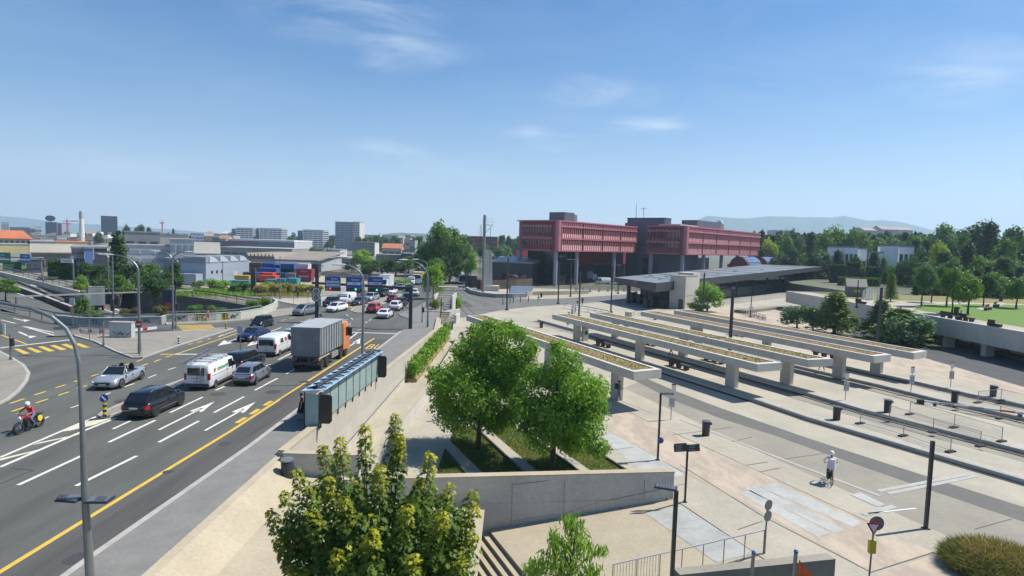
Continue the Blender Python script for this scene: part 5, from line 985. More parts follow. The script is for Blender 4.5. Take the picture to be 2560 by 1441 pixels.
# ================================================================ street furniture
GALV = M('galvanised_pole', (.22, .235, .24), .45, .6, var=.15, scale=3, stretch=(1, 1, .2)); BLUE = M('sign_blue', (.012, .06, .30), .4); BLUEL = M('sign_frame_blue', (.10, .22, .45), .4); SWH = M('sign_white', (.68, .70, .70), .45); SRED = M('sign_red2', (.48, .02, .025), .4); SYEL = M('sign_yellow', (.62, .46, .03), .5); ANTH = M('anthracite', (.035, .038, .045), .45, .2); LGREY = M('light_grey_box', (.42, .44, .43), .6, var=.08, scale=3)
def lamp(label, base, top_px, head_px, r=.10, z0=0, headlen=1.0, name='street_lamp', two=None, extra=None):
    """pole with a long curved arm; heads are given by the pixel they sit at, at the pole's distance"""
    o = thing(name, label, 'street lamp', base); zt = ZT(base, top_px) - base.z
    hp = []
    for (hx, hy) in ([head_px] + ([two] if two else [])):
        h = D(hx, hy, base.y) - base; hp.append(h)
    MB().tube([(0, 0, 0), (0, 0, zt * .5), (0, 0, zt)], [r * 1.25, r * 1.05, r * .85], GALV, 10).build('pole', o)
    MB().tube([(0, 0, 0), (0, 0, .12), (0, 0, .9)], [r * 1.9, r * 1.5, r * 1.45], GALV, 10).build('pole_base', o)
    for h in hp:
        sgn = 1 if h.x > 0 else -1; e = [(0, 0, zt)]
        for t in np.linspace(.12, 1, 9): a = t * math.pi / 2; e.append((h.x * (1 - math.cos(a)) * .92 if False else h.x * (1 - math.cos(a * 1.0)) ** .9, 0, zt + (h.z - zt) * math.sin(a) ** .9))
        MB().tube(e, [r * .85 - (r * .4) * k / 9 for k in range(10)], GALV, 8).build('arm', o)
        m = MB(); m.loft([[(h.x + sgn * x, y, h.z + z) for y, z in ((-w_, 0), (0, .10 * w_ / .16), (w_, 0), (0, -.07))][::sgn] for x, w_ in ((-.25, .05), (0, .13), (headlen * .5, .17), (headlen, .06))], LGREY); m.build('lamp_head', o, True)
    return o
lp = D(212, 1250, 16.0); base = Vector((lp.x, lp.y, -.25))
o = thing('street_lamp', 'big grey lamp post arching over the street, closest to the camera', 'street lamp', base)
pts = [D(x, y, 16) - base for x, y in ((225, 1441), (212, 1230), (203, 1000), (197, 905), (186, 860), (165, 822), (130, 793), (80, 772), (0, 757), (-120, 742))]
MB().tube([(pts[0].x, 0, 0)] + pts[:2], [.125, .115, .088], GALV, 14).build('pole', o); MB().tube(pts[1:], [.088, .058, .054, .052, .05, .05, .048, .046, .044], GALV, 12).build('arm', o)
MB().tube([pts[-1] + Vector((.3, 0, 0)), pts[-1] + Vector((-1.1, 0, .05))], [.10, .16], LGREY, 8).build('lamp_head', o)
for px, s in ((177, -1), (250, 1)):
    h = D(px, 1247 + (px > 200) * 3, 16) - base; f = MB(); f.box(h, (.60, .42, .045), ANTH, .08 * s); f.box(h + Vector((-.02 * s, 0, .03)), (.52, .36, .02), M('lamp_top', (.11, .12, .135), .4), .08 * s)
    for k in range(4): f.box(h + Vector((.13 * s - .07 * k * 1, 0, .045)), (.03, .28, .012), ANTH, .3)
    f = f.build('lamp_head', o); MB().bar(h - Vector((.28 * s, 0, 0)), Vector((pts[1].x, 0, h.z - .03)), .09, .06, ANTH).build('bracket', o)
lamp('lamp post with no entry sign on the triangular island', G(349, 884, .12), 678, (279, 637), .11, headlen=1.2)
lamp('tall double armed lamp post beside the graffiti wall end', G(433, 826, 0), 652, (466, 630), .10, two=(398, 629))
lamp('lamp post rising behind the far end of the bus shelter', Vector((wx(47.5) - 1.1, 47.6, .1)), 705, (858, 662), .10, headlen=.9)
lamp('lamp post by the concrete wall near the right gantry leg', G(1069, 818, .1), 700, (1016, 650), .10, headlen=1.0)
lamp('slim lamp post behind the street tree at the tram avenue', G(1066, 770, .1), 664, (1044, 649), .08, headlen=1.0)
lamp('lamp post left of the poplar above the sunken road', G(272, 735, 0), 645, (252, 634), .11)
lamp('thin lamp post in front of the curved roof hangar', G(447, 722, 0), 660, (424, 645), .10)
for (x, yb, yt, lab, r) in ((284, 792, 640, 'straight grey pole with a signal box behind the graffiti wall', .11), (700, 750, 640, 'thin grey pole in front of the shipping containers', .09), (557, 728, 652, 'thin grey pole by the green yard bushes', .09), (889, 700, 652, 'thin pole between the blue signs and the round tree', .09), (948, 694, 646, 'thin pole right of the round tree', .09), (1013, 720, 655, 'thin pole left of the street tree', .09)):
    p = G(x, yb, 0); o = thing('pole', lab, 'pole', p); MB().tube([(0, 0, 0), (0, 0, ZT(p, yt))], [r * 1.2, r * .7], GALV, 8).build('shaft', o); MB().tube([(0, 0, 0), (0, 0, .5)], [r * 2, r * 1.6], GALV, 8).build('pole_base', o)
    if x == 284: MB().box((0, -.2, 4.2 - 2.6), (.35, .3, 1.5), ANTH).build('signal_box', o)
# dark tram masts on the square
for (x, yb, yt, lab, z) in ((1267, 776, 644, 'dark tram mast left of the worker in the yellow vest', PLZ), (1395, 760, 655, 'dark tram mast in front of the pink wing', PLZ), (1447, 792, 679, 'dark tram mast behind the second canopy', PLZ), (1527, 782, 667, 'dark tram mast near the station roof tip', PLZ), (1756, 786, 682, 'dark tram mast in front of the bright tree by the lift block', PLZ), (1822, 915, 722, 'tall dark mast with a hoop top rising through the second canopy', PLZ), (2192, 884, 720, 'tall dark mast with a hoop top rising through the farthest canopy', PLZ), (1102, 810, 746, 'short thin grey pole on the steps by the street wall', -1.0), (1426, 742, 650, 'dark twin lamp mast in front of the dark podium', PLZ), (1545, 735, 664, 'lamp mast between the works van and the station', PLZ), (1728, 712, 655, 'lamp mast standing behind the station roof', PLZ), (1876, 794, 742, 'short mast with round sign by the bicycle rows', PLZ), (2141, 770, 700, 'thin park mast beside the wooden playhouse', PZ)):
    p = G(x, yb, z); o = thing('mast', lab, 'mast', p); h = ZT(p, yt) - z; r = .21 if yt in (722, 720) else .16 * (1 if h > 6 else .6)
    MB().tube([(0, 0, 0), (0, 0, h)], [r, r * .85], ANTH, 8).build('shaft', o); MB().box((0, 0, .12), (r * 4, r * 4, .24), ANTH).build('foot', o)
    if yt in (722, 720):
        MB().tube([(-.12, -.05, h - 1.2), (-.12, -.05, h + .2), (.12, -.05, h + .2), (.12, -.05, h - 1.2)], .035, LGREY, 6).build('hoop', o)
    if x in (1426, 1728, 1545): MB().box((-.6 if x != 1545 else 0, 0, h + .06), (1.2, .3, .1), LGREY).build('lamp_head', o); 
    if x == 1426: MB().box((.6, 0, h + .06), (1.1, .3, .1), LGREY).build('lamp_head', o)
    if x == 1876: MB().disc((0, -.1, h * .45), (0, -1, 0), .4, SWH).build('sign', o)
# slim black square lamps and signs on the square
def blackpole(label, base, top_py, r=.055, cat='street lamp', name='square_lamp'):
    o = thing(name, label, cat, base); h = ZT(base, top_py) - base.z; MB().bx(-r, -r, 0, r, r, h, ANTH).build('pole', o); MB().box((0, 0, .02), (r * 4, r * 4, .04), ANTH).build('foot', o); return o, h
def flathead(o, c, rz):
    f = MB(); f.box(c, (.72, .34, .05), ANTH, rz); f.box(c + Vector((0, 0, .032)), (.62, .28, .014), M('lamp_top', (0, 0, 0)), rz)
    for k in range(5): f.box(c + Vector((math.cos(rz) * (-.2 + .09 * k), math.sin(rz) * (-.2 + .09 * k), .042)), (.03, .22, .01), ANTH, rz)
    f.build('lamp_head', o)
o, h = blackpole('slim black lamp post with a blue round sign at the gravel strip', G(1644, 1151, PLZ), 984); flathead(o, Vector((.42, .1, h - .02)), .15)
MB().disc((.10, -.08, 1.25), (0, -1, 0), .19, BLUE, 18).build('sign', o)
o, h = blackpole('black lamp post rising in front of the landing at the bottom', D(1680, 1441, 19.0) - Vector((0, 0, 2.2)), 1227, .06); flathead(o, Vector((-.32, .1, h + .06)), -.35)
o, h = blackpole('plain black post casting a shadow on the pale paving at the right', G(2314, 1322, PLZ), 1103, .07)
o, h = blackpole('black fingerpost with three direction boards at the end of the grey wall', G(1712, 1256, PLZ), 1112, .045, 'signpost', 'signpost')
for (x0, y0, x1, y1, dy) in ((1685, 1130, 1716, 1120, 0), (1717, 1132, 1748, 1125, .1), (1687, 1112, 1716, 1122, .2)):
    p = D(x0, (y0 + y1) / 2, o.location.y + dy) - o.location; q = D(x1, (y0 + y1) / 2 - (y0 - y1) * .3, o.location.y + dy) - o.location; p.z = q.z = h - .22; MB().bar(p + Vector((0, .04, -.02)), q + Vector((0, -.06, .08)), .03, .36, ANTH).build('direction_board', o)
    b = MB()
    for k in range(3): b.bar(p.lerp(q, .15) + Vector((0, .02, .12 - .1 * k)), p.lerp(q, .85) + Vector((0, -.04, .18 - .1 * k)), .034, .025, M('sign_text_grey', (.33, .34, .35), .5))
    b.build('text_lines', o)
p = D(2195, 1360, 20.5); base = Vector((p.x - .25, p.y, PLZ)); o = thing('give_way_sign', 'give way triangle on a thin pole with a yellow box in front of the gravel', 'road sign', base)
hz_ = ZT(base, 1318) - PLZ; MB().tube([(0, 0, 0), (.06, 0, hz_ + .1)], .03, GALV, 8).build('pole', o)
tri = lambda r, y, n=3: [(.05 + r * math.sin(a + .05), y, hz_ + r * -math.cos(a)) for a in (0, 2.094, 4.189)]
MB().loft([tri(.30, 0), tri(.30, -.02)], SRED).build('sign_border', o); MB().loft([tri(.20, -.021), tri(.20, -.03)], SWH).build('sign_face', o); MB().disc((.20, .08, hz_ + .1), (0, 1, 0), .26, GALV, 18).build('mirror_back', o); MB().bx(-.06, -.06, hz_ - .95, .16, .08, hz_ - .48, SYEL).build('box', o)
base = onland(1911, 1386); o = thing('road_sign', 'pole with two grey round signs at the end of the landing railing', 'road sign', base); hh = ZT(base, 1262) - base.z
MB().tube([(0, 0, 0), (0, 0, hh)], .035, GALV, 8).build('pole', o); [MB().disc((.05, 0, hh - .02 - .48 * k), (.5, -.86, 0), .23, M('sign_back_grey', (.13, .135, .14), .5), 18).build('sign', o) for k in (0, 1)]
for x, yt, yw, Y, lab, fl in ((1884, 1381, 1441, 20.4, 'grey flagpole with a blue knob above the low wall', 0), (1990, 1379, 1441, 19.2, 'grey flagpole with a blue knob and an orange flag', 1)):
    t = D(x, yt, Y); base = Vector((t.x - .12, t.y, -4.0)); o = thing('flagpole', lab, 'flagpole', base); h = t.z + 4
    MB().tube([(0, 0, 0), (.12, 0, h)], .06, GALV, 10).build('pole', o); MB().lathe([(.01, -.08), (.07, -.04), (.075, .02), (.01, .07)], BLUE, 10, c=(.12, 0, h)).build('knob', o)
    if fl:
        q = [D(1998, 1400, Y), D(2010, 1415, Y), D(2030, 1435, Y), D(2042, 1470, Y)]; b = MB(); lw = [D(1992, 1480, Y), D(2002, 1485, Y), D(2018, 1490, Y), D(2035, 1500, Y)]
        R1 = [v - base + Vector((0, .08 * math.sin(i * 2), 0)) for i, v in enumerate(q)]; R2 = [v - base + Vector((0, .1 * math.sin(i * 2 + 1), 0)) for i, v in enumerate(lw)]
        for i in range(3): b.loft([[R1[i], R1[i + 1], R2[i + 1], R2[i]], [v + Vector((0, .012, 0)) for v in (R1[i], R1[i + 1], R2[i + 1], R2[i])]], M('flag_orange', (.52, .10, .025), .7, var=.15, scale=3))
        b.build('flag', o)
# litter bins
def bin_(label, base, s=1.0, lid=True, rnd=False):
    o = thing('litter_bin', label, 'litter bin', base, rad(24), 'anthracite litter bins'); 
    if rnd: MB().lathe([(.29, 0), (.30, .05), (.30, 1.05), (.27, 1.1)], ANTH, 18).build('body', o, True); MB().lathe([(.31, 1.14), (.31, 1.22), (.05, 1.25)], STEEL, 18).build('lid', o, True); return o
    MB().lathe([(.24 * s, 0), (.25 * s, .04), (.27 * s, .80 * s), (.27 * s, .98 * s)], ANTH, 16).build('body', o, True); MB().lathe([(.30 * s, .98 * s), (.30 * s, 1.03 * s), (.05, 1.05 * s)], M('bin_lid', (.09, .095, .10), .4), 16).build('lid', o); MB().bx(.05, -.275 * s, .80 * s, .27 * s, -.18 * s, .94 * s, M('dark_metal', (0, 0, 0))).build('opening', o); return o
for x, y, z, lab in ((1764, 1089, PLZ, 'dark litter bin on the pale paving beside the dark paving band'), (2091, 1050, PLZ + PH, 'dark litter bin on the nearest tram platform at the right'), (2218, 1031, PLZ + PH, 'dark litter bin on the second tram platform at the right'), (2386, 1006, PLZ + PH, 'dark litter bin on the third tram platform at the right'), (2482, 992, PLZ + PH, 'dark litter bin on the farthest platform near the park wall'), (1353, 820, PLZ + PH, 'dark litter bin left of the second canopy between trees and tracks'), (1519, 806, PLZ, 'small dark litter bin beside the dark tram mast near the station'), (1128, 824, -1.2, 'dark litter bin at the top of the ramp by the street wall'), (1638, 800, PLZ, 'dark litter bin between two far canopies'), (1353, 744, PLZ, 'small dark litter bin on the low wall of the works yard')):
    bin_(lab, G(x, y, z), 1.0)
bin_('round anthracite litter bin at the corner of the low parapet', G(718, 1207, -.72), rnd=True)
# stop posts
for x, yb, yt, lab, z in ((1677, 1050, 960, 'white stop sign post with a timetable panel near the two big trees', PLZ), (2113, 1001, 931, 'stop sign post with a white timetable panel on the second platform', PLZ + PH), (2277, 980, 917, 'stop sign post with a white timetable panel on the third platform', PLZ + PH), (2376, 969, 906, 'stop sign post with a white timetable panel on the farthest platform', PLZ + PH), (1419, 829, 781, 'thin stop sign post left of the ticket machine', PLZ + PH), (1430, 795, 765, 'small stop post far along the tram platform', PLZ)):
    p = G(x, yb, z); o = thing('stop_sign_post', lab, 'stop sign', p, 0, 'tram stop sign posts'); h = ZT(p, yt) - z
    MB().tube([(0, 0, 0), (0, 0, h)], .03, GALV, 6).build('pole', o); MB().box((.10 if x < 1700 else 0, -.04, h - .30), (.32, .04, .58), SWH).build('sign', o); MB().box((.10 if x < 1700 else 0, -.045, h - .04), (.33, .045, .10), SRED).build('sign_band', o)
    MB().box((0, -.05, h * .50), (.44, .05, .80), M('timetable', (.52, .54, .53), .3)).build('timetable_panel', o); MB().box((0, -.08, h * .5 - .02), (.34, .012, .5), M('timetable_print', (.36, .38, .38), .5, var=.3, scale=14)).build('timetable_sheet', o)
p = G(1462, 852, PLZ + PH); o = thing('ticket_machine', 'grey ticket machine with a red top under the second canopy', 'ticket machine', p, rad(24)); MB().box((0, 0, .85), (.75, .5, 1.7), LGREY).build('cabinet', o); MB().box((0, 0, 1.88), (.78, .52, .34), M('sign_red', (0, 0, 0))).build('top', o); MB().box((.05, -.26, 1.1), (.4, .02, .5), ANTH).build('screen', o)
# benches (dark boards on blocks) under the canopies and in the park
BENCH = M('bench_wood', (.05, .036, .03), .7, var=.2, scale=3)
def bench(label, base, rz, L=3.2):
    o = thing('bench', label, 'bench', base, rz, 'dark wooden benches'); MB().bx(-L / 2, -.25, .42, L / 2, .25, .52, BENCH).build('seat', o)
    for x in (-L * .36, 0, L * .36): MB().box((x, 0, .21), (.35, .42, .42), DARK, 0, 1.5, 1).build('leg', o)
    MB().bx(-L * .15, .2, .52, L * .42, .27, .95, BENCH).build('backrest', o); return o
hd = math.atan2(du.y, du.x)
for x, y, z, lab in ((1508, 866, PLZ + PH, 'dark bench under the second canopy, left one'), (1697, 920, PLZ + PH, 'dark bench with a pale wooden end under the second canopy'), (1620, 862, PLZ + PH, 'dark bench under the middle canopy, left one'), (1785, 905, PLZ + PH, 'dark bench under the middle canopy, right one'), (2060, 893, PLZ + PH, 'dark bench under the fourth canopy near its thick column'), (1842, 840, PLZ, 'dark bench beyond the fourth canopy on the gravel')): bench(lab, G(x, y, z), hd)
for x, y, lab, L in ((2375, 797, 'long dark bench with a seated person on the park edge', 4), (2414, 802, 'dark bench right of the seated person on the park edge', 3), (2486, 819, 'low dark bench on the park edge farthest right', 2), (2470, 776, 'low dark lounger bench on the lawn', 4), (2490, 769, 'short dark bench behind the lawn lounger', 3), (2152, 761, 'low dark bench beside the wooden playhouse', 3)): bench(lab, G(x, y, PZ), rad(90 if x not in (2470, 2490) else 40), L)
# temporary fences across the platforms
MESH = M('fence_mesh', (.30, .30, .28), .5, .5, alpha=.16)
for i, (lab, P, zz) in enumerate((('temporary mesh fence nearest the camera across the platform end', [(2150, 1060), (2258, 1091), (2376, 1131)], PLZ + PH), ('temporary mesh fence second from the camera across the tracks', [(2223, 1047), (2332, 1082), (2450, 1117)], PLZ + PH), ('temporary mesh fence third from the camera across the tracks', [(2274, 1037), (2385, 1070), (2504, 1105)], PLZ + PH), ('temporary mesh fence fourth from the camera', [(2392, 1018), (2499, 1048), (2610, 1082)], PLZ + PH), ('temporary mesh fence farthest from the camera on the last platform', [(2444, 1008), (2502, 1002), (2600, 1026)], PLZ + PH))):
    o = thing('mesh_fence', lab, 'fence', (0, 0, 0), 0, 'temporary fences at the platform ends'); Q = [G(x, y, zz) for x, y in P]
    for q in Q: MB().tube([q, q + Vector((0, 0, 1.05))], .025, STEEL, 6).build('post', o); MB().box(q + Vector((0, 0, .05)), (.75, .28, .1), M('rubber_foot', (.03, .03, .03), .9), .4).build('foot', o)
    for p, q in zip(Q, Q[1:]):
        b = MB(); [b.bar(p + Vector((0, 0, z)), q + Vector((0, 0, z)), .03, .03, STEEL) for z in (.12, 1.02)]; b.build('rail', o)
        MB().poly([p + Vector((0, 0, .14)), q + Vector((0, 0, .14)), q + Vector((0, 0, 1.0)), p + Vector((0, 0, 1.0))], MESH).build('mesh_panel', o)
o = thing('barrier_plank', 'pale plank barrier with one red stripe lying on the third platform', 'barrier', G(2440, 1028, PLZ + PH), rad(-28)); b = MB()
for k in range(7): b.bx(-3.5 + k, -.06, .22, -2.5 + k, .06, .36, SRED if k == 5 else (STEEL if k % 2 else SWH))
b.build('plank', o); [MB().box((x, 0, .11), (.2, .5, .22), DARK).build('foot', o) for x in (-2.8, 2.8)]
MB().box((-3.8, 0, .2), (.5, .4, .4), M('sandbag', (.04, .036, .03), .9)).build('sandbag', o)
# ---- traffic signs on the street
o = thing('sign_gantry', 'dark gantry over the street carrying three blue direction signs', 'sign gantry', (0, 0, 0)); gl, gr = G(792, 805, .05), G(1026, 822, .1); gY = (gl.y + gr.y) / 2
zb_ = ZT(gr, 721)
MB().box((gr.x, gr.y, zb_ / 2), (.42, .42, zb_), ANTH).build('leg', o); MB().box((gl.x, gl.y, 3.8), (.40, .40, 7.6), ANTH).build('leg', o)
bl = D(783, 717, gl.y); MB().bar((gl.x - .6, gl.y, zb_), (gr.x + .2, gr.y, zb_), .36, .30, ANTH).build('beam', o)
for (x0, x1, y0, y1, rows) in ((812, 852, 693, 720, (('Genève', 0), ('Praille - Acacias', 1), ('Stade de Genève', 1))), (865, 905, 694, 721, (('Carouge', 0), ('P  Hôpital', 1))), (919, 957, 694, 721, (('Carouge', 0), ('P  Hôpital', 1)))):
    a, b_ = D(x0, y1, gY - .35), D(x1, y0, gY - .35); w, h = b_.x - a.x, b_.z - a.z; c = Vector(((a.x + b_.x) / 2, gY - .35, (a.z + b_.z) / 2 + .05))
    s = MB().box(c, (w, .08, h), BLUEL).box(c - Vector((0, .045, 0)), (w * .94, .02, h * .93), BLUE).build('direction_sign', o)
    for k, (t, wh) in enumerate(rows):
        n = len(rows); z = c.z + h * (.30 - (.34 if n == 2 else .29) * k - (.06 if n == 2 else 0))
        if wh: MB().box((c.x, c.y - .06, z), (w * .84, .02, h * (.24 if n == 2 else .2)), SWH).build('sign_strip', s)
        text(t, h * .21 if not wh else h * .17, BLUE if wh else SWH, s, (c.x + (.2 if not wh else 0), c.y - .075, z), (rad(90), 0, 0), .006, sx=.95)
    bx_ = MB().box((c.x, c.y + .05, zb_ - .5), (w * .98, .12, .62), M('black_frame', (0, 0, 0))).build('lane_signal', o)
    on = x0 > 812; MB().disc((c.x + (w * .12 if on else -w * .16), c.y - .03, zb_ - .5), (0, -1, 0), .13, M('green_light', (.08, .75, .40), .4, emit=1.2) if on else M('red_light', (.9, .05, .04), .4, emit=1.2)).build('signal_light', bx_)
    text('!' if on else 'x', .45, SWH, bx_, (c.x + w * (.34 if on else -.36), c.y - .03, zb_ - .5), (rad(90), 0, 0))
for z, t in ((ZT(gl, 728), '30'), (ZT(gl, 744), 'n')):
    MB().disc((gl.x, gl.y - .28, z), (0, -1, 0), .62, M('black_frame', (0, 0, 0)), 18).build('round_sign', o); MB().disc((gl.x, gl.y - .30, z), (0, -1, 0), .50, SWH, 18).build('sign_face', o); MB().disc((gl.x, gl.y - .31, z), (0, -1, 0), .36, M('sign_grey', (.2, .2, .21), .5), 18).build('sign_symbol', o)
MB().box((gl.x + .45, gl.y, ZT(gl, 757)), (.45, .4, 1.0), LGREY).build('signal_box', o); MB().box((gl.x + .1, gl.y - .2, ZT(gl, 774)), (.3, .2, 1.5), DARK).build('traffic_light', o)
def roadsign(label, px, yb, ys, rpx, kind, z=0, r=.035, name='road_sign', dy=0):
    p = G(px, yb, z); o = thing(name, label, 'road sign', p); zs = ZT(p, ys) - z; R = rpx * p.y / F
    MB().tube([(0, 0, 0), (0, 0, zs + R * .6)], r, GALV, 6).build('pole', o); f = lambda n, nm, m, y, RR: MB().disc((0, y, zs), (0, -1, 0), RR, m, 20 if n > 4 else n).build(nm, o)
    if kind == 'noentry': f(20, 'sign_face', SRED, -.06, R); MB().box((0, -.085, zs), (R * 1.5, .02, R * .4), SWH).build('bar', o)
    if kind == 'blue': f(20, 'sign_face', BLUE, -.06, R); b = MB(); b.bar((-R * .5, -.085, zs + R * .45), (R * .45, -.085, zs - R * .45), .02, R * .28, SWH); b.build('arrow', o)
    if kind == 'ring': f(20, 'sign_face', SRED, -.06, R); f(20, 'sign_inner', SWH, -.075, R * .72)
    if kind == 'tri': MB().loft([[(R * 1.1 * math.sin(a), y, zs - R * 1.1 * math.cos(a)) for a in (0, 2.094, 4.189)] for y in (-.05, -.07)], SWH).build('sign_face', o)
    if kind == 'panel': MB().box((0, -.06, zs), (R * 1.6, .05, R * 2.1), LGREY).build('sign_back', o)
    if kind == 'grey': f(20, 'sign_back', M('sign_grey', (0, 0, 0)), -.06, R)
    return o
roadsign('red no entry sign on the lamp post of the triangular island', 349, 889, 811, 9, 'noentry', .12, .06)
roadsign('white triangular give way sign on the triangular island', 224, 853, 741, 8, 'tri', .12)
roadsign('grey sign back on a pole behind the small tree at the sunken road', 183, 830, 753, 8, 'panel', .0)
roadsign('grey rectangular sign back on a pole right of the striped bollard', 601, 876, 824, 9, 'panel', 0, .05)
roadsign('white round ring sign left of the gantry', 770, 764, 729, 5, 'ring', .1)
roadsign('small white and blue panel sign on a thin pole before the yellow shrubs', 734, 760, 723, 4, 'panel', .1)
roadsign('pole with a small dark signal left of the median', 911, 783, 766, 3, 'grey', .1)
roadsign('thin grey signpost with grey disc on the far median', 802, 806, 789, 4, 'grey', 0)
p = G(262, 1042, .12); o = thing('bollard', 'black and yellow striped bollard with a blue arrow sign at the median nose', 'bollard', p); h = ZT(p, 1006) - .12
for k in range(6): MB().lathe([(.105, h * k / 6), (.105, h * (k + 1) / 6)], SYEL if k % 2 else M('black_frame', (0, 0, 0)), 12).build('stripe', o)
MB().lathe([(.12, 0), (.12, .04)], SYEL, 12, c=(0, 0, h)).build('cap', o); zs = ZT(p, 996) - .12; MB().disc((0, -.04, zs), (.1, -1, .1), .25, BLUE, 20).build('sign', o); MB().bar((-.12, -.075, zs + .12), (.12, -.075, zs - .12), .02, .07, SWH).build('arrow', o)
for x, y, yt, m, lab in ((447, 860, 842, SWH, 'black and white striped bollard on the triangular island'), (565, 822, 807, SYEL, 'black and yellow striped bollard by the yellow crossing'), (803, 806, 795, SYEL, 'black and yellow striped bollard behind the container truck')):
    p = G(x, y, .12); o = thing('bollard', lab, 'bollard', p); h = ZT(p, yt) - .12
    for k in range(6): MB().lathe([(.11, h * k / 6), (.11, h * (k + 1) / 6)], m if k % 2 else M('black_frame', (0, 0, 0)), 12).build('stripe', o)
for x, y, lab in ((1257, 763, 'first slim dark bollard by the tram avenue'), (1275, 759, 'second slim dark bollard by the tram avenue'), (1283, 758, 'third slim dark bollard by the tram avenue'), (1301, 756, 'fourth slim dark bollard by the tram avenue'), (1321, 755, 'last slim dark bollard before the worker in the yellow vest')):
    o = thing('bollard', lab, 'bollard', G(x, y, PLZ), 0, 'slim dark bollards by the tram avenue'); MB().tube([(0, 0, 0), (0, 0, 1.25)], .09, DARK, 8).build('shaft', o); MB().tube([(0, 0, 1.25), (0, 0, 1.3)], [.1, .06], DARK, 8).build('cap', o)
p = G(306, 843, .12); o = thing('cabinet', 'pale grey street cabinet with scrawled graffiti on the triangular island', 'cabinet', p, .03)
MB().box((0, 0, .8), (2.35, .7, 1.6), LGREY).build('body', o); MB().box((0, 0, 1.64), (2.45, .8, .08), KERB).build('lid', o); SCR = M('spray_black', (.05, .055, .08), .7)
def scrawl(par, x0, x1, y, z0, h, n, m=SCR, th=.05):
    """loose sprayed strokes as one thin mesh on a wall face"""
    b = MB(); R = random.Random(int(x0 * 7 + n)); x = x0
    for k in range(n):
        x = x0 + (x1 - x0) * k / n; p = [Vector((x + R.uniform(0, (x1 - x0) / n * 1.5), y, z0 + R.random() * h)) for _ in range(4)]
        for a, c in zip(p, p[1:]): b.bar(a, c, .012, th, m)
    return b.build('graffiti', par)
scrawl(o, -.9, .9, -.36, .25, .5, 5)
o = thing('barrier_block', 'low grey concrete block at the tip of the triangular island', 'barrier', G(167, 838, .1), .6); MB().box((0, 0, .42), (2.2, .9, .84), CWALL).build('block', o); MB().box((0, 0, .86), (2.3, 1.0, .05), DARK).build('top', o)
o = thing('crash_barrier', 'low red and white crash barrier in front of the graffiti wall', 'barrier'); P = [G(x, y, .12) for x, y in ((192, 832), (250, 836), (320, 834), (392, 826))]
for k, (p, q) in enumerate(zip(P, P[1:])):
    b = MB()
    for j in range(6): b.bar(p.lerp(q, j / 6) + Vector((0, 0, .3)), p.lerp(q, (j + 1) / 6) + Vector((0, 0, .3)), .06, .3, SWH if j % 3 else SRED)
    b.build('board', o); MB().bar(p + Vector((0, 0, .8)), q + Vector((0, 0, .8)), .1, .2, GALV).build('rail', o); MB().box(p + Vector((0, 0, .45)), (.12, .12, .9), GALV).build('post', o)
for x, yb, yt, lab, hd_ in ((27, 900, 835, 'grey signal post with a small red lamp at the left pavement', 1), (259, 864, 806, 'slim grey signal post left of the street cabinet', 0), (440, 822, 752, 'signal post with dark head at the end of the graffiti wall', 1), (4, 835, 808, 'white and black chevron board at the left edge', 2), (1055, 806, 762, 'small signal mast with dark head beside the right gantry leg', 1)):
    p = G(x, yb, .12); o = thing('traffic_signal', lab, 'signal', p); h = ZT(p, yt) - .12; MB().tube([(0, 0, 0), (0, 0, h)], .075, GALV, 8).build('pole', o); MB().tube([(0, 0, 0), (0, 0, .25)], .12, GALV, 8).build('pole_base', o)
    if hd_: MB().box((.16, 0, h - .75), (.26, .22, .7) if hd_ == 1 else (.5, .06, 1.3), DARK if hd_ == 1 else SWH).build('signal_head', o)
# guard rails and the graffiti parapet round the underpass
def rail(label, pts, h=.75, z=0, step=3.0, m=GALV, name='guard_rail', two=True):
    o = thing(name, label, 'guard rail'); P = [G(x, y, zz if isinstance(zz := (z(x) if callable(z) else z), (int, float)) else 0) for x, y in pts]; b = MB()
    for p, q in zip(P, P[1:]):
        for hh in ((h, h * .55) if two else (h,)): b.bar(p + Vector((0, 0, hh)), q + Vector((0, 0, hh)), .08, .18 if hh == h else .10, m)
    b.build('rail', o)
    for p, q in zip(P, P[1:]):
        n = min(14, max(1, int((q - p).length / step)))
        for k in range(n): r = p.lerp(q, k / n); MB().box(r + Vector((0, 0, h / 2)), (.09, .09, h), m).build('post', o)
    return o
near = [Vector((p.x, p.y, 0)) + Vector((0, -.3, 0)) for p in g2(TR_NEAR)]
GRAF1 = M('graffiti_grey', (.20, .23, .24), .8, scale=.5, rgb2=(.30, .31, .29), fine=3); GRAF2 = M('graffiti_white', (.48, .48, .40), .8, scale=.4, rgb2=(.40, .42, .33), fine=3)
ga_ = g2([(140, 809), (200, 815), (260, 816), (330, 814), (403, 812), (413, 808)]); gb_ = g2([(415, 807), (470, 806), (540, 803), (600, 799), (655, 789), (686, 775), (692, 767), (682, 761)])
o1 = polywall('parapet_wall', 'grey graffiti covered parapet in front of the sunken road', 'wall', ga_, 1.0, .3, GRAF1, 0, LGREY); o2 = polywall('parapet_wall', 'curving white parapet with bold black and yellow graffiti', 'wall', gb_, 1.05, .3, GRAF2, 0, LGREY)
def onwallpt(P, s):
    return P[int(s)].lerp(P[min(int(s) + 1, len(P) - 1)], s - int(s))
for s0, s1, n in ((.6, 1.6, 6), (1.7, 2.7, 8), (2.8, 3.6, 7), (4.0, 4.8, 7)):
    p, q = onwallpt(ga_, s0), onwallpt(ga_, s1); g = thing_part('graffiti_tag', o1, p + Vector((0, -.17, 0))); g.rotation_euler = (0, 0, math.atan2(q.y - p.y, q.x - p.x)); scrawl(g, 0, (q - p).length, 0, .15, .7, n, SCR, .09)
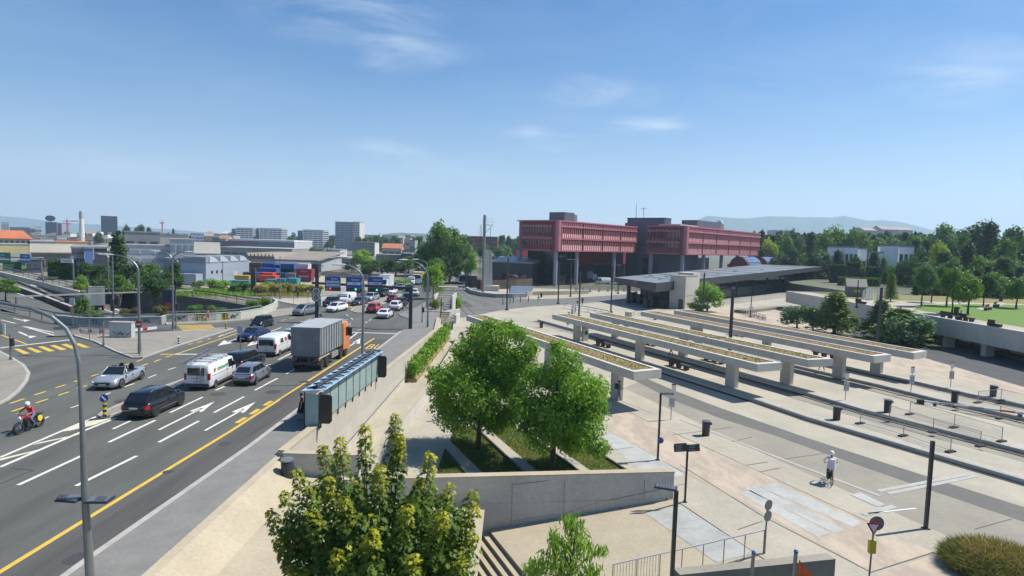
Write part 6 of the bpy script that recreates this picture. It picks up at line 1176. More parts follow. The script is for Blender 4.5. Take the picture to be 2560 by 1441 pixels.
p, q = onwallpt(gb_, 1.35), onwallpt(gb_, 2.4); a = math.atan2(q.y - p.y, q.x - p.x); d = (q - p).normalized(); nn = Vector((d.y, -d.x, 0)) * .17
t = text('TOnGR', 1.15, M('graffiti_yellow', (.42, .33, .04), .7), o2, (p + q) / 2 + nn + Vector((.10, 0, .46)), (rad(90), 0, a), .0, 'graffiti', sx=1.15); t = text('TOnGR', 1.1, M('graffiti_black', (.02, .02, .018), .7), o2, (p + q) / 2 + nn * 1.25 + Vector((0, 0, .54)), (rad(90), 0, a), .06, 'graffiti', sx=1.15)
for s0, s1, n in ((2.45, 2.95, 5), (3.2, 3.6, 4), (.1, .9, 5)):
    p, q = onwallpt(gb_, s0), onwallpt(gb_, s1); g = thing_part('graffiti_tag', o2, p + Vector((.05, -.2, 0))); g.rotation_euler = (0, 0, math.atan2(q.y - p.y, q.x - p.x)); scrawl(g, 0, (q - p).length, 0, .25, .6, n, SCR, .07)
rail('grey guard rail along the near edge of the sunken road', [(-180, 758), (0, 780), (75, 792), (137, 809), (200, 815), (330, 814), (400, 812)], 1.35, 0, 4, GALV)
rail('dark guard rail behind the curving white parapet', [(420, 806), (540, 802), (600, 797), (655, 787)], 1.35, 0, 4, GALV)
rail('long guard rail on the far side of the sunken road', [(-120, 640), (0, 677), (100, 702), (205, 729)], 1.2, .35, 5, GALV)
rail('dark railing along the bridge and ramp right of the box lorry', [(345, 724), (440, 733), (540, 746), (620, 760), (655, 764)], 1.0, 0, 3, M('rail_brown', (.07, .06, .05), .6))
rail('grey railing of the little bridge left of the dark railing', [(205, 725), (262, 719), (330, 714), (420, 720), (560, 731), (690, 745)], 1.0, 0, 4, GALV)
o = polywall('barrier_wall', 'pale concrete barrier on the far side of the sunken road', 'wall', [tuple(p[:2]) for p in g2([(-120, 648), (0, 684), (100, 709), (205, 737)], .0)], 1.1, .5, CWHITE, -.6)
polywall('median_barrier', 'dark median barrier between the sunken carriageways', 'wall', [tuple(G(x, y, zlow(x))[:2]) for x, y in [(44, 727), (100, 748), (180, 780)]], [.9, .9, .9], .5, BRN, [zlow(44), zlow(100), zlow(180)], KERB)
polywall('bridge_deck', 'low bridge deck over the sunken road right of the box lorry', 'bridge', [tuple(p[:2]) for p in g2([(200, 724), (262, 717.5), (350, 719)], 0)], 1.1, 4, CWALL, -1.12)
l, r = G(41, 764, 0), G(482, 744, 0); o = thing('overhead_beam', 'thin pale beam on short legs spanning the sunken road', 'gantry'); MB().bar(l + Vector((0, 0, 1.35)), r + Vector((0, 0, 1.35)), .2, .22, M('beam_pale', (.36, .34, .28), .6)).build('beam', o); [MB().box(p + Vector((0, 0, .6)), (.2, .2, 1.3), GALV).build('leg', o) for p in (l, r)]; m = l.lerp(r, .3); MB().box(D(171, 752, m.y) * 1, (1.2, .15, .65), ANTH).build('sign', o)
# big road signs at the left edge
o = thing('direction_sign_gantry', 'grey cantilever gantry with green and blue road signs at the left edge', 'sign gantry', G(109, 706, .4)); L0 = o.location.copy(); zt = ZT(L0, 646) - .4
MB().tube([(0, 0, 0), (-.6, 0, zt)], .18, GALV, 8).build('pole', o); a, c = D(-15, 645, L0.y) - L0, D(163, 645, L0.y) - L0; MB().bar((a.x, 0, zt), (c.x, 0, zt), .22, .22, GALV).build('beam', o)
GRN = M('sign_green', (.01, .16, .12), .4)
for x0, x1, y0, y1, m, rows in ((-30, 26, 632, 657, GRN, ('AUTOROUTE', 'Annecy - France')), (51, 75, 636, 657, M('sign_blue2', (.02, .14, .38), .4), ('La Praille', 'P'))):
    p, q = D(x0, y1, L0.y - .3) - L0, D(x1, y0, L0.y - .3) - L0; w, h = q.x - p.x, q.z - p.z; s = MB().box(((p.x + q.x) / 2, -.3, (p.z + q.z) / 2), (w, .1, h), m).build('direction_sign', o)
    MB().box(((p.x + q.x) / 2, -.36, p.z + h * .36), (w * .94, .02, h * .16), SWH).build('sign_strip', s)
    for k, t in enumerate(rows): text(t, h * .16, SWH, s, ((p.x + q.x) / 2, -.37, q.z - h * (.25 + .22 * k)), (rad(90), 0, 0), .005)
o = thing('billboard', 'white billboard with thin dark lettering on a pole left of the green hedge', 'billboard', G(183, 715, 0)); zc = ZT(o.location, 653); h = o.location.y / F
MB().box((-1.2, 0, zc), (30 * h, .2, 10 * h), SWH).build('panel', o); MB().tube([(0, .2, 0), (0, .2, zc)], .15, GALV, 8).build('pole', o); text('VOLVO', 7.5 * h, SLATE, o, (-1.2, -.12, zc), (rad(90), 0, 0), 0, sx=.8)
# info steles at the far end of the shelter
o = thing('info_stele', 'two pale information boards standing behind the bus shelter', 'information board', Vector((wx(49.5) - .9, 49.5, .1)), -.05)
for x, h in ((-.55, 1.9), (.45, 2.3)): MB().box((x, 0, h / 2), (.75, .08, h), LGREY).build('panel', o); MB().box((x, -.05, h * .6), (.6, .02, h * .5), SWH).build('poster', o)
# steps and shed by the end of the wall
o = thing('bicycle_shed', 'slatted grey shed roof at the end of the street wall', 'shed', G(1108, 786, PLZ)); b = MB(); [b.box((0, -1 + .9 * k, 1.0 + .34 * k), (3.0, .5, .12), KERB) for k in range(9)]; b.build('slats', o); [MB().box((x, 3, 1.9), (.2, 8, 3.0), CWALL).build('side_wall', o) for x in (-1.6, 1.6)]; MB().box((0, 7, 4.3), (3.4, 2, .2), CONCW).build('roof', o)
o = thing('staircase', 'short flight of pale steps at the far end of the street wall', 'stairs', G(1098, 806, -1.25), -.1); [MB().box((-1 , .45 * k, .1 + .17 * k), (4.6, .45, .2 + .34 * k * .5), CONC).build('step', o) for k in range(6)]; MB().box((2.6, 1.3, .6), (.4, 3.2, 1.3), CWALL).build('side_wall', o)
polywall('low_wall', 'low pale wall beside the short steps at the tram avenue', 'wall', g2([(1078, 790), (1095, 800), (1120, 794), (1148, 790)], -1.2), 1.3, .4, CWALL, -1.3)
rail('thin handrail at the top of the ramp', [(1109, 826), (1128, 808), (1140, 800)], 1.0, -1.2, 1.2, STEEL)
rail('long white bicycle rail near the tram crossing', [(1410, 770), (1470, 780), (1520, 790), (1527, 797)], .95, PLZ, 2, M('white_panel', (0, 0, 0)))
# ================================================================ trees and plants
LF = dict(g1=leafmat('leaf_mid', (0.074, 0.157, 0.033), (0.140, 0.247, 0.049)), g2=leafmat('leaf_dark', (0.036, 0.086, 0.030), (0.074, 0.140, 0.040)), g3=leafmat('leaf_bright', (0.140, 0.281, 0.036), (0.247, 0.396, 0.058)), g4=leafmat('leaf_yellowgreen', (0.247, 0.330, 0.041), (0.363, 0.446, 0.066)), g5=leafmat('leaf_bluegreen', (0.066, 0.140, 0.066), (0.124, 0.214, 0.091)), g6=leafmat('leaf_russet', (0.099, 0.058, 0.036), (0.148, 0.165, 0.049)), g7=leafmat('leaf_ochre', (0.396, 0.314, 0.074), (0.198, 0.231, 0.049)),
          rob=leafmat('leaf_robinia', (0.091, 0.206, 0.030), (0.214, 0.363, 0.046), .4), map=leafmat('leaf_maple', (.055, .125, .02), (.50, .46, .03), .3), wil=leafmat('leaf_willow', (0.107, 0.231, 0.036), (0.281, 0.412, 0.083), .35), dk=leafmat('leaf_conifer', (0.033, 0.069, 0.028), (0.063, 0.116, 0.041), .12), lar=leafmat('leaf_larch', (0.091, 0.165, 0.046), (0.198, 0.281, 0.066), .25))
BARK = M('bark', (.075, .058, .042), .9, var=.3, scale=3, stretch=(3, 3, .4), bump=.4); BARKD = M('bark_dark', (.04, .032, .026), .9, var=.3, scale=3)
def cloud(lumps, n, flat=1.0, shell=.55):
    """points and outward normals scattered through overlapping leafy lumps"""
    L = np.array(lumps, float); w = L[:, 3] ** 2; idx = RNG.choice(len(L), n, p=w / w.sum()); d = RNG.normal(size=(n, 3)); d /= np.linalg.norm(d, axis=1)[:, None]
    r = (shell + (1 - shell) * RNG.random(n) ** .7) * (1 + .22 * np.sin(d[:, 0] * 7 + idx) * np.sin(d[:, 2] * 6 + idx * 2) + .12 * RNG.normal(size=n)); p = L[idx, :3] + d * (L[idx, 3] * r)[:, None] * (1, 1, flat)
    nr = d * .8 + RNG.normal(size=(n, 3)) * .55 + (0, 0, .35); t = np.clip(RNG.random(n) * .7 + (np.sin(idx * 12.9) * .5 + .5) * .4 - .05, 0, 1); return p, nr, t
def ngons(name, shape, cen, nrm, along, size, mat, tint, parent):
    n, m = len(cen), len(shape); nrm = nrm / (np.linalg.norm(nrm, axis=1)[:, None] + 1e-9); u = along - (along * nrm).sum(1)[:, None] * nrm; u /= np.linalg.norm(u, axis=1)[:, None] + 1e-9; v = np.cross(nrm, u); S_ = np.asarray(shape, float)
    co = cen[:, None, :] + (u[:, None, :] * S_[None, :, :1] + v[:, None, :] * S_[None, :, 1:2] + nrm[:, None, :] * S_[None, :, 2:3]) * np.asarray(size)[:, None, None]
    me = bpy.data.meshes.new(name); me.vertices.add(n * m); me.vertices.foreach_set('co', co.ravel()); me.loops.add(n * m); me.loops.foreach_set('vertex_index', np.arange(n * m, dtype=np.int32)); me.polygons.add(n); me.polygons.foreach_set('loop_start', np.arange(0, n * m, m, dtype=np.int32)); me.polygons.foreach_set('loop_total', np.full(n, m, np.int32))
    at = me.attributes.new('tint', 'FLOAT', 'FACE'); at.data.foreach_set('value', np.asarray(tint, np.float32)); me.materials.append(mat); me.update(calc_edges=True); o = bpy.data.objects.new(name, me); COL.objects.link(o); o.parent = parent; return o
def limbs(o, h, r, tips, bark=BARK, lean=0):
    b = MB(); b.tube([(0, 0, 0), (lean * .3, 0, h * .25), (lean * .6, .02 * h, h * .5), (lean, 0, h)], [r * 1.35, r, r * .85, r * .5], bark, 9)
    for k, t in enumerate(tips):
        t = Vector(t); s = Vector((lean * .7, 0, min(h * (.55 + .4 * ((k * .37) % 1)), max(.3, t.z * .8)))); m_ = s.lerp(t, .5) + Vector((0, 0, .08 * (t - s).length)); b.tube([s, m_, t], [r * .45, r * .28, r * .08], bark, 6)
    return b.build('trunk', o, True)
def lumps_px(P, px, Y, spread):
    """lumps seen at given pixels around a tree standing at P"""
    out = []
    for i, (x, y, r) in enumerate(px): q = D(x, y, P.y); out.append((q.x - P.x, spread * math.sin(i * 2.4), q.z - P.z, r * P.y / F))
    return out
# two locust trees on the lawn strips
for (bx_, by_, px, lab, n) in ((1195, 1124, [(1235, 842, 52), (1185, 885, 64), (1140, 935, 58), (1098, 985, 42), (1262, 905, 66), (1292, 965, 55), (1205, 975, 72), (1140, 1030, 48), (1240, 1045, 50), (1085, 940, 28), (1312, 880, 36), (1180, 1060, 36), (1280, 1030, 42), (1325, 930, 30), (1110, 1030, 40), (1225, 810, 28), (1270, 830, 34), (1210, 930, 50), (1300, 832, 28), (1185, 838, 28), (1325, 860, 26), (1150, 880, 26)], 'larger bright green tree left of the pair on the lawn strips', 26000), (1380, 1174, [(1415, 905, 46), (1370, 955, 55), (1450, 958, 58), (1497, 985, 40), (1330, 1015, 46), (1400, 1030, 66), (1475, 1045, 55), (1350, 1075, 42), (1440, 1095, 48), (1292, 1015, 28), (1490, 1100, 32), (1398, 882, 28), (1430, 1000, 50), (1320, 1060, 32), (1505, 1035, 28)], 'smaller bright green tree right of the pair on the lawn strips', 19000)):
    P = G(bx_, by_, PLZ); o = thing('broadleaf_tree', lab, 'tree', P, 0, 'pair of trees on the lawn strips'); L = lumps_px(P, px, P.y, 1.5); L += [(x * .8, -y * 1.1, z - .1, r * .85) for x, y, z, r in L[2:10]]
    limbs(o, 5.2, .14, [l[:3] for l in L[:14]], BARK, .15); p, nr, t = cloud(L, n, .8, .35)
    sh = [(-1, 0, 0), (-.2, .42, .1), (1, 0, -.15), (-.2, -.42, .1)]; al = RNG.normal(size=(n, 3)) * .6 + nr * .5 + (0, 0, -.35); ngons('crown', sh, p, nr, al, .085 + .07 * RNG.random(n), LF['rob'], t, o)
# maple in the foreground, upright shoots with pale new leaves at their tips
mb_ = D(940, 1441, 16.5); P = Vector((mb_.x, 16.5, -4.15)); o = thing('maple_tree', 'leafy maple with yellow new shoots at the bottom of the view', 'tree', P)
MAPLE = [(-.9, 0, 0), (-.35, .28, .03), (-.3, .75, -.05), (.05, .45, .05), (.35, .62, -.05), (.38, .25, .04), (1.0, 0, -.2), (.38, -.25, .04), (.35, -.62, -.05), (.05, -.45, .05), (-.3, -.75, -.05), (-.35, -.28, .03)]
tips = [(990, 1035, 0), (912, 1062, .3), (848, 1095, -.6), (806, 1115, .2), (738, 1172, -.5), (1078, 1130, -.4), (668, 1278, .2), (690, 1345, -.4), (1190, 1225, .5), (1196, 1265, -.3), (1190, 1335, -.8), (1020, 1265, -1.6), (860, 1245, -1.6), (775, 1275, -1.4), (1110, 1280, -1.5), (950, 1160, -1.0), (1160, 1400, -1.3), (720, 1420, -1.2), (930, 1330, -2.2), (1040, 1390, -2.2), (840, 1380, -2.2), (770, 1220, .9), (1050, 1200, .9), (1130, 1210, 1.0), (890, 1200, 1.1), (970, 1260, 1.3), (705, 1230, .3), (1000, 1090, -.2), (820, 1190, -.9), (1100, 1340, .6), (880, 1300, .2), (1000, 1320, .2), (760, 1340, .5), (1150, 1290, .2), (700, 1385, .6), (830, 1320, 1.2), (1060, 1300, 1.2), (935, 1400, -1.5), (1120, 1420, -.4), (800, 1430, -.5), (985, 1430, -.8), (880, 1440, -1.0), (1060, 1445, -1)]
cs, ns, ts, als, szs = [], [], [], [], []; bt = MB(); bt.tube([(0, 0, 0), (.05, 0, 3), (0, 0, 5.6), (.05, .05, 7.4)], [.16, .13, .10, .05], BARKD, 9)
for i, (x, y, dy) in enumerate(tips):
    T = D(x, y, 16.5 + dy) - P; B0 = Vector((T.x * .18, dy * .3, min(T.z - 1.0, 4.4 + .6 * ((i * .61) % 1)))); mid = B0.lerp(T, .5) + Vector((T.x * .10, dy * .1, -.15)); bt.tube([B0, mid, T], [.035, .022, .008], BARKD, 5)
    ln = (T - B0).length; n = int(125 * ln); t = .12 + .88 * RNG.random(n) ** .8; rr = (.46 * (1 - t) ** .55 + .11) * (.3 + .7 * RNG.random(n) ** .5); a = RNG.random(n) * 6.283
    ax = (T - B0).normalized(); uu = ax.cross(Vector((.3, 1, .2))).normalized(); vv = ax.cross(uu); c = np.array(B0)[None] * ((1 - t) ** 2)[:, None] + np.array(mid)[None] * (2 * t * (1 - t))[:, None] + np.array(T)[None] * (t ** 2)[:, None]; rad_ = np.cos(a)[:, None] * np.array(uu)[None] + np.sin(a)[:, None] * np.array(vv)[None]
    cs.append(c + rad_ * rr[:, None]); ns.append(rad_ * .45 + np.array((0, 0, .85)) + RNG.normal(size=(n, 3)) * .3); als.append(rad_ + (0, 0, -.5) + RNG.normal(size=(n, 3)) * .3); pal = .55 + .45 * ((i * .77) % 1); ts.append(np.clip((t - .80) / .2, 0, 1) ** 1.1 * pal * (.45 + .55 * RNG.random(n)) + .10 * RNG.random(n)); szs.append((.050 + .045 * RNG.random(n)) * (1.1 - .35 * t))
L = lumps_px(P, [(760, 1330, 70), (850, 1310, 75), (940, 1340, 90), (1040, 1320, 80), (1115, 1300, 62), (1145, 1370, 58), (720, 1400, 55), (830, 1410, 85), (1000, 1420, 95), (1110, 1430, 70), (930, 1255, 48), (770, 1270, 40), (1050, 1245, 40)], 16.5, 1.3); n = 5200; c_, n_, t_ = cloud(L, n, .9, .45)
cs.append(c_); ns.append(n_ + (0, 0, .5)); als.append(n_ + (0, 0, -.6)); ts.append(.16 * RNG.random(n) + .5 * (RNG.random(n) > .965)); szs.append(.055 + .04 * RNG.random(n))
bt.build('trunk', o, True); ngons('crown', MAPLE, np.concatenate(cs), np.concatenate(ns), np.concatenate(als), np.concatenate(szs) * 1.38, LF['map'], np.concatenate(ts), o)
# young tree with long hanging leaves
q = D(1425, 1441, 20.0); P = Vector((q.x, 20.0, -2.62)); o = thing('young_tree', 'young tree with long drooping leaves in front of the grey wall', 'tree', P); L = lumps_px(P, [(1445, 1285, 8), (1425, 1310, 22), (1385, 1330, 22), (1440, 1345, 34), (1400, 1365, 34), (1370, 1400, 34), (1465, 1390, 34), (1325, 1415, 20), (1505, 1385, 18), (1420, 1430, 48), (1480, 1420, 30), (1340, 1440, 30), (1450, 1300, 10)], 20, .4)
limbs(o, 4.6, .05, [l[:3] for l in L], BARKD); n = 1500; p, nr, t = cloud(L, n, 1, .3); al = np.tile((0, 0, -1.), (n, 1)) + RNG.normal(size=(n, 3)) * (.35, .35, .2) + nr * .25; nr2 = RNG.normal(size=(n, 3)) * (1, 1, .3); ngons('crown', [(-1, 0, 0), (-.3, .17, .05), (.4, .15, -.02), (1, 0, -.15), (.4, -.15, -.02), (-.3, -.17, .05)], p, nr2, al, .12 + .07 * RNG.random(n), LF['wil'], t, o)
# ornamental grass mound
P = G(2490, 1428, PLZ); o = thing('ornamental_grass', 'big mound of green and brown ornamental grass at the bottom right corner', 'plant', P); n = 9000; a = RNG.random(n) * 6.283; r = 1.75 * np.sqrt(RNG.random(n)); z = 1.05 * np.sqrt(np.clip(1 - (r / 1.9) ** 2, 0, 1)) * (.45 + .55 * RNG.random(n)); c = np.stack([r * np.cos(a) * 1.15, r * np.sin(a), z], 1); al = np.stack([np.cos(a) * .6 * r, np.sin(a) * .6 * r, .7 + 0 * a], 1) + RNG.normal(size=(n, 3)) * .35
ngons('blades', [(-1, .03, 0), (0, .035, .06), (1, 0, -.12), (0, -.035, .06), (-1, -.03, 0)], c, RNG.normal(size=(n, 3)), al, .22 + .20 * RNG.random(n), leafmat('reed', (.085, .135, .03), (.40, .27, .10), .25), np.clip(.55 * RNG.random(n) + .6 * (z > .8) * RNG.random(n), 0, 1), o)
MB().lathe([(1.7, 0), (1.5, .35), (.9, .6), (.1, .7)], BARKD, 16).build('clump', o, True)
# hedge climbing over the street wall
o = thing('hedge', 'strip of green climbing hedge along the inside of the street wall', 'hedge'); n = 9000; y = 58 + 21 * RNG.random(n); wob = .18 * np.sin(y * 2.1) + .1 * np.sin(y * 5.3); x = wx(y) + .15 + (.95 + wob) * RNG.random(n); zf_ = -3.45 + (y - 34) * 2.15 / 46; z = zf_ + (1.9 + wob) * np.sqrt(RNG.random(n)); nr = RNG.normal(size=(n, 3)) * .6 + np.stack([(x - wx(y) - .6), 0 * x, .6 + 0 * x], 1); quads_obj('foliage', np.stack([x, y, z], 1), nr, .10 + .06 * RNG.random(n), LF['g3'], RNG.random(n) * .8, o)
MB().prism([(wx(58) + .05, 58), (wx(58) + 1.1, 58), (wx(79) + 1.1, 79), (wx(79) + .05, 79)], -3.2, [-2.0, -2.0, -1.0, -1.0], M('planter_soil', (.30, .20, .10), .95, var=.2, scale=2)).build('planter', o)
# ---- prototypes for everything farther off (unit trees: height 1, crown radius about .4)
def proto(kind):
    o = thing('broadleaf_tree', 'x', 'tree', (0, 0, -500)); R = random.Random(kind); k = kind[0]
    if k in 'rb':
        lo = .30 if k == 'r' else .15; L = [(0, 0, .62, .27)]
        for i in range(16): a = R.random() * 6.283; e = R.random(); rr = .26 * (1 - .5 * e ** 2); L.append((rr * math.cos(a), rr * math.sin(a), lo + .14 + e * (.74 - lo), .10 + .10 * R.random() * (1.1 - e * .4)))
        n = 4200; p, nr, t = cloud(L, n, .9, .5); limbs(o, .62, .022, [l[:3] for l in L[1:9]]); quads_obj('crown', p, nr, .019 + .016 * RNG.random(n), LF['g1'], t, o)
    elif k == 'p':
        L = [(.03 * math.sin(i * 2.2), .03 * math.cos(i * 1.7), .16 + .80 * i / 13, .105 * (1 - (max(0, i - 7) / 8) ** 1.5) * (.75 if i < 2 else 1)) for i in range(14)]; n = 3200; p, nr, t = cloud(L, n, 1.3, .5); limbs(o, .9, .02, []); quads_obj('crown', p, nr, .017 + .012 * RNG.random(n), LF['g2'], t, o)
    elif k == 'c':
        cs, ns, ts = [], [], []; b = MB(); b.tube([(0, 0, 0), (0, 0, .98)], [.022, .004], BARKD, 7)
        for w in range(15):
            z = .14 + .82 * w / 15; rr = .27 * (1 - (z - .1) / .92) ** .8 + .015
            for j in range(8):
                a = j * .785 + w * .9 + R.random() * .4; ex = rr * (.75 + .45 * R.random()); b.bar((0, 0, z), (ex * math.cos(a), ex * math.sin(a), z - .03), .004, .004, BARKD); m = 34; s = RNG.random(m) ** .7; cs.append(np.stack([ex * s * math.cos(a) + RNG.normal(size=m) * .022, ex * s * math.sin(a) + RNG.normal(size=m) * .022, z - .045 * s + RNG.normal(size=m) * .012], 1)); ns.append(RNG.normal(size=(m, 3)) * .5 + (0, 0, .8)); ts.append(RNG.random(m) * .6 + .4 * s)
        b.build('trunk', o); c = np.concatenate(cs); quads_obj('crown', c, np.concatenate(ns), .021 + .013 * RNG.random(len(c)), LF['dk'], np.clip(np.concatenate(ts), 0, 1), o, .7)
    elif k == 's':
        L = [(0, 0, .45, .34)] + [(.36 * math.cos(i * 1.1) * R.uniform(.6, 1.1), .36 * math.sin(i * 1.1) * R.uniform(.6, 1.1), .25 + .5 * R.random(), .16 + .12 * R.random()) for i in range(11)]; n = 2600; p, nr, t = cloud(L, n, .9, .5); p[:, 2] = np.abs(p[:, 2]); b = MB(); [b.tube([(0, 0, 0), (l[0] * .8, l[1] * .8, l[2])], [.03, .01], BARKD, 5) for l in L[:8]]; b.build('stem', o); quads_obj('foliage', p, nr, .035 + .025 * RNG.random(n), LF['g1'], t, o)
    return o
PR = {k: proto(k) for k in ('r1', 'r2', 'r3', 'b1', 'b2', 'p1', 'c1', 'c2', 's1', 's2')}
MATV = {}
KN = dict(r='broadleaf_tree', b='broadleaf_tree', p='poplar_tree', c='conifer_tree', s='shrub')
def plant(kind, leaf, px, ytop, Y, wpx, label, z0=PLZ, yb=None, group=None):
    """a tree whose crown top is seen at (px, ytop), standing Y metres away (or where yb meets the ground)"""
    if yb: P = G(px, yb, z0)
    else: q = D(px, ytop, Y); P = Vector((q.x, Y, z0))
    h = max(.8, ZT(P, ytop) - z0); w = wpx * P.y / F; k = kind[0]; sw = w / (.86 if k in 'rb' else .24 if k == 'p' else .55 if k == 'c' else 1.05)
    o = dup(PR[kind], P, (px * 1.7) % 6.28, label, group, (sw, sw, h / (1.0 if k != 's' else .92))); o.name = KN[k]; o['category'] = 'shrub' if k == 's' else 'tree'
    for c in o.children:
        if c.name.split('.')[0] in ('crown', 'foliage'):
            key = (c.data.name, leaf)
            if key not in MATV: m = c.data.copy(); m.materials[0] = LF[leaf]; MATV[key] = m
            c.data = MATV[key]
    return o
T = [  # behind and right of the station
 ('r1', 'g4', 1928, 597, 262, 58, 'yellow green round tree just right of the pink wing'), ('c1', 'dk', 1886, 570, 285, 34, 'dark conifer behind the right end of the pink wing'), ('c2', 'dk', 1907, 566, 295, 34, 'dark pointed conifer at the corner of the pink wing'), ('r2', 'g1', 1962, 586, 270, 62, 'mid green tree right of the yellow green tree'), ('r3', 'g5', 2003, 592, 262, 58, 'bluish tree left of the dark pointed conifer'), ('c1', 'dk', 2030, 572, 240, 46, 'broad dark conifer left of the two big domed trees'),
 ('r1', 'g1', 2086, 567, 245, 96, 'big domed tree above the left white villa'), ('r2', 'g1', 2146, 571, 240, 92, 'second big domed tree above the left white villa'), ('b1', 'g2', 1952, 624, 225, 60, 'dark tree low behind the station roof, left'), ('b2', 'g2', 1998, 618, 222, 70, 'dark tree low behind the station roof, middle'), ('b1', 'g2', 2052, 612, 218, 76, 'dark tree low behind the station roof, right'), ('c2', 'dk', 2096, 618, 215, 50, 'dark conifer left of the left white villa'), ('b2', 'g5', 1975, 645, 240, 50, 'low bluish tree behind the red barrel roofs'),
 ('r3', 'g1', 2192, 596, 250, 74, 'green tree above the gap between the white villas'), ('c1', 'dk', 2188, 622, 195, 56, 'dark conifer between the two white villas'), ('r1', 'g5', 2242, 592, 262, 84, 'bluish tree above the right white villa'), ('r2', 'g1', 2294, 588, 255, 70, 'green tree right above the right white villa'), ('r3', 'g5', 2352, 558, 235, 100, 'tall pale green tree with a broad dome at the right'), ('b1', 'g2', 2312, 612, 200, 74, 'dark tree at the right edge of the right villa'), ('r1', 'g2', 2440, 555, 215, 124, 'wide dark domed tree at the right'), ('c2', 'dk', 2480, 540, 190, 84, 'tall dark cedar with a spiky top at the right'), ('r2', 'g5', 2400, 584, 190, 84, 'bluish tree left of the spiky cedar'), ('r3', 'g2', 2546, 566, 205, 96, 'dark tree at the right edge of the view'), ('b2', 'g1', 2510, 590, 175, 86, 'green tree right of the spiky cedar'), ('c1', 'dk', 2425, 600, 168, 64, 'dark conifer in front of the wide domed tree'),
 ('r1', 'g4', 2350, 605, 180, 60, 'light yellow green tree behind the park trees'), ('b1', 'g2', 2300, 635, 178, 66, 'dark tree left behind the park trees'), ('b2', 'g2', 2375, 625, 160, 80, 'dark tree behind the middle park trees'), ('b1', 'g1', 2470, 632, 150, 90, 'dense green tree behind the right lawn edge'), ('b2', 'g2', 2530, 640, 142, 96, 'dense dark tree behind the right lawn edge'), ('b1', 'g2', 2440, 668, 138, 80, 'low dark tree at the back edge of the lawn'), ('b2', 'g1', 2500, 680, 132, 90, 'low bushy tree at the back edge of the lawn'), ('b1', 'g2', 2575, 670, 134, 90, 'bushy tree at the far right behind the lawn'), ('s1', 'g6', 2452, 690, 140, 60, 'reddish brown shrub in front of the dark lawn trees'),
 ('c2', 'dk', 2012, 574, 330, 26, 'thin dark conifer far above the station roof'), ('r2', 'g5', 1975, 572, 340, 44, 'far hazy tree above the station roof'), ('r3', 'g5', 2210, 588, 330, 60, 'far hazy tree below the distant red roofs'), ('c1', 'dk', 2290, 570, 320, 30, 'small far conifer right of the distant red roofs'), ('b1', 'g2', 2262, 640, 185, 44, 'dark bush at the foot of the right white villa'), ('b2', 'g2', 2145, 640, 210, 46, 'dark bush below the left white villa'), ('s2', 'g1', 2165, 664, 195, 60, 'light shrub before the hedges by the villas'), ('r1', 'g3', 2235, 662, 190, 30, 'small light tree by the villa garden'), ('s2', 'g2', 2272, 652, 192, 62, 'dark shrub mass under the right villa terraces'), ('b2', 'g1', 2216, 640, 194, 34, 'leafy tree covering the low villa wing'), ('b1', 'g2', 2130, 644, 205, 44, 'leafy dark tree covering the foot of the left villa')]
for a in T: plant(*a, z0=PLZ if a[4] > 170 else PZ - .6)
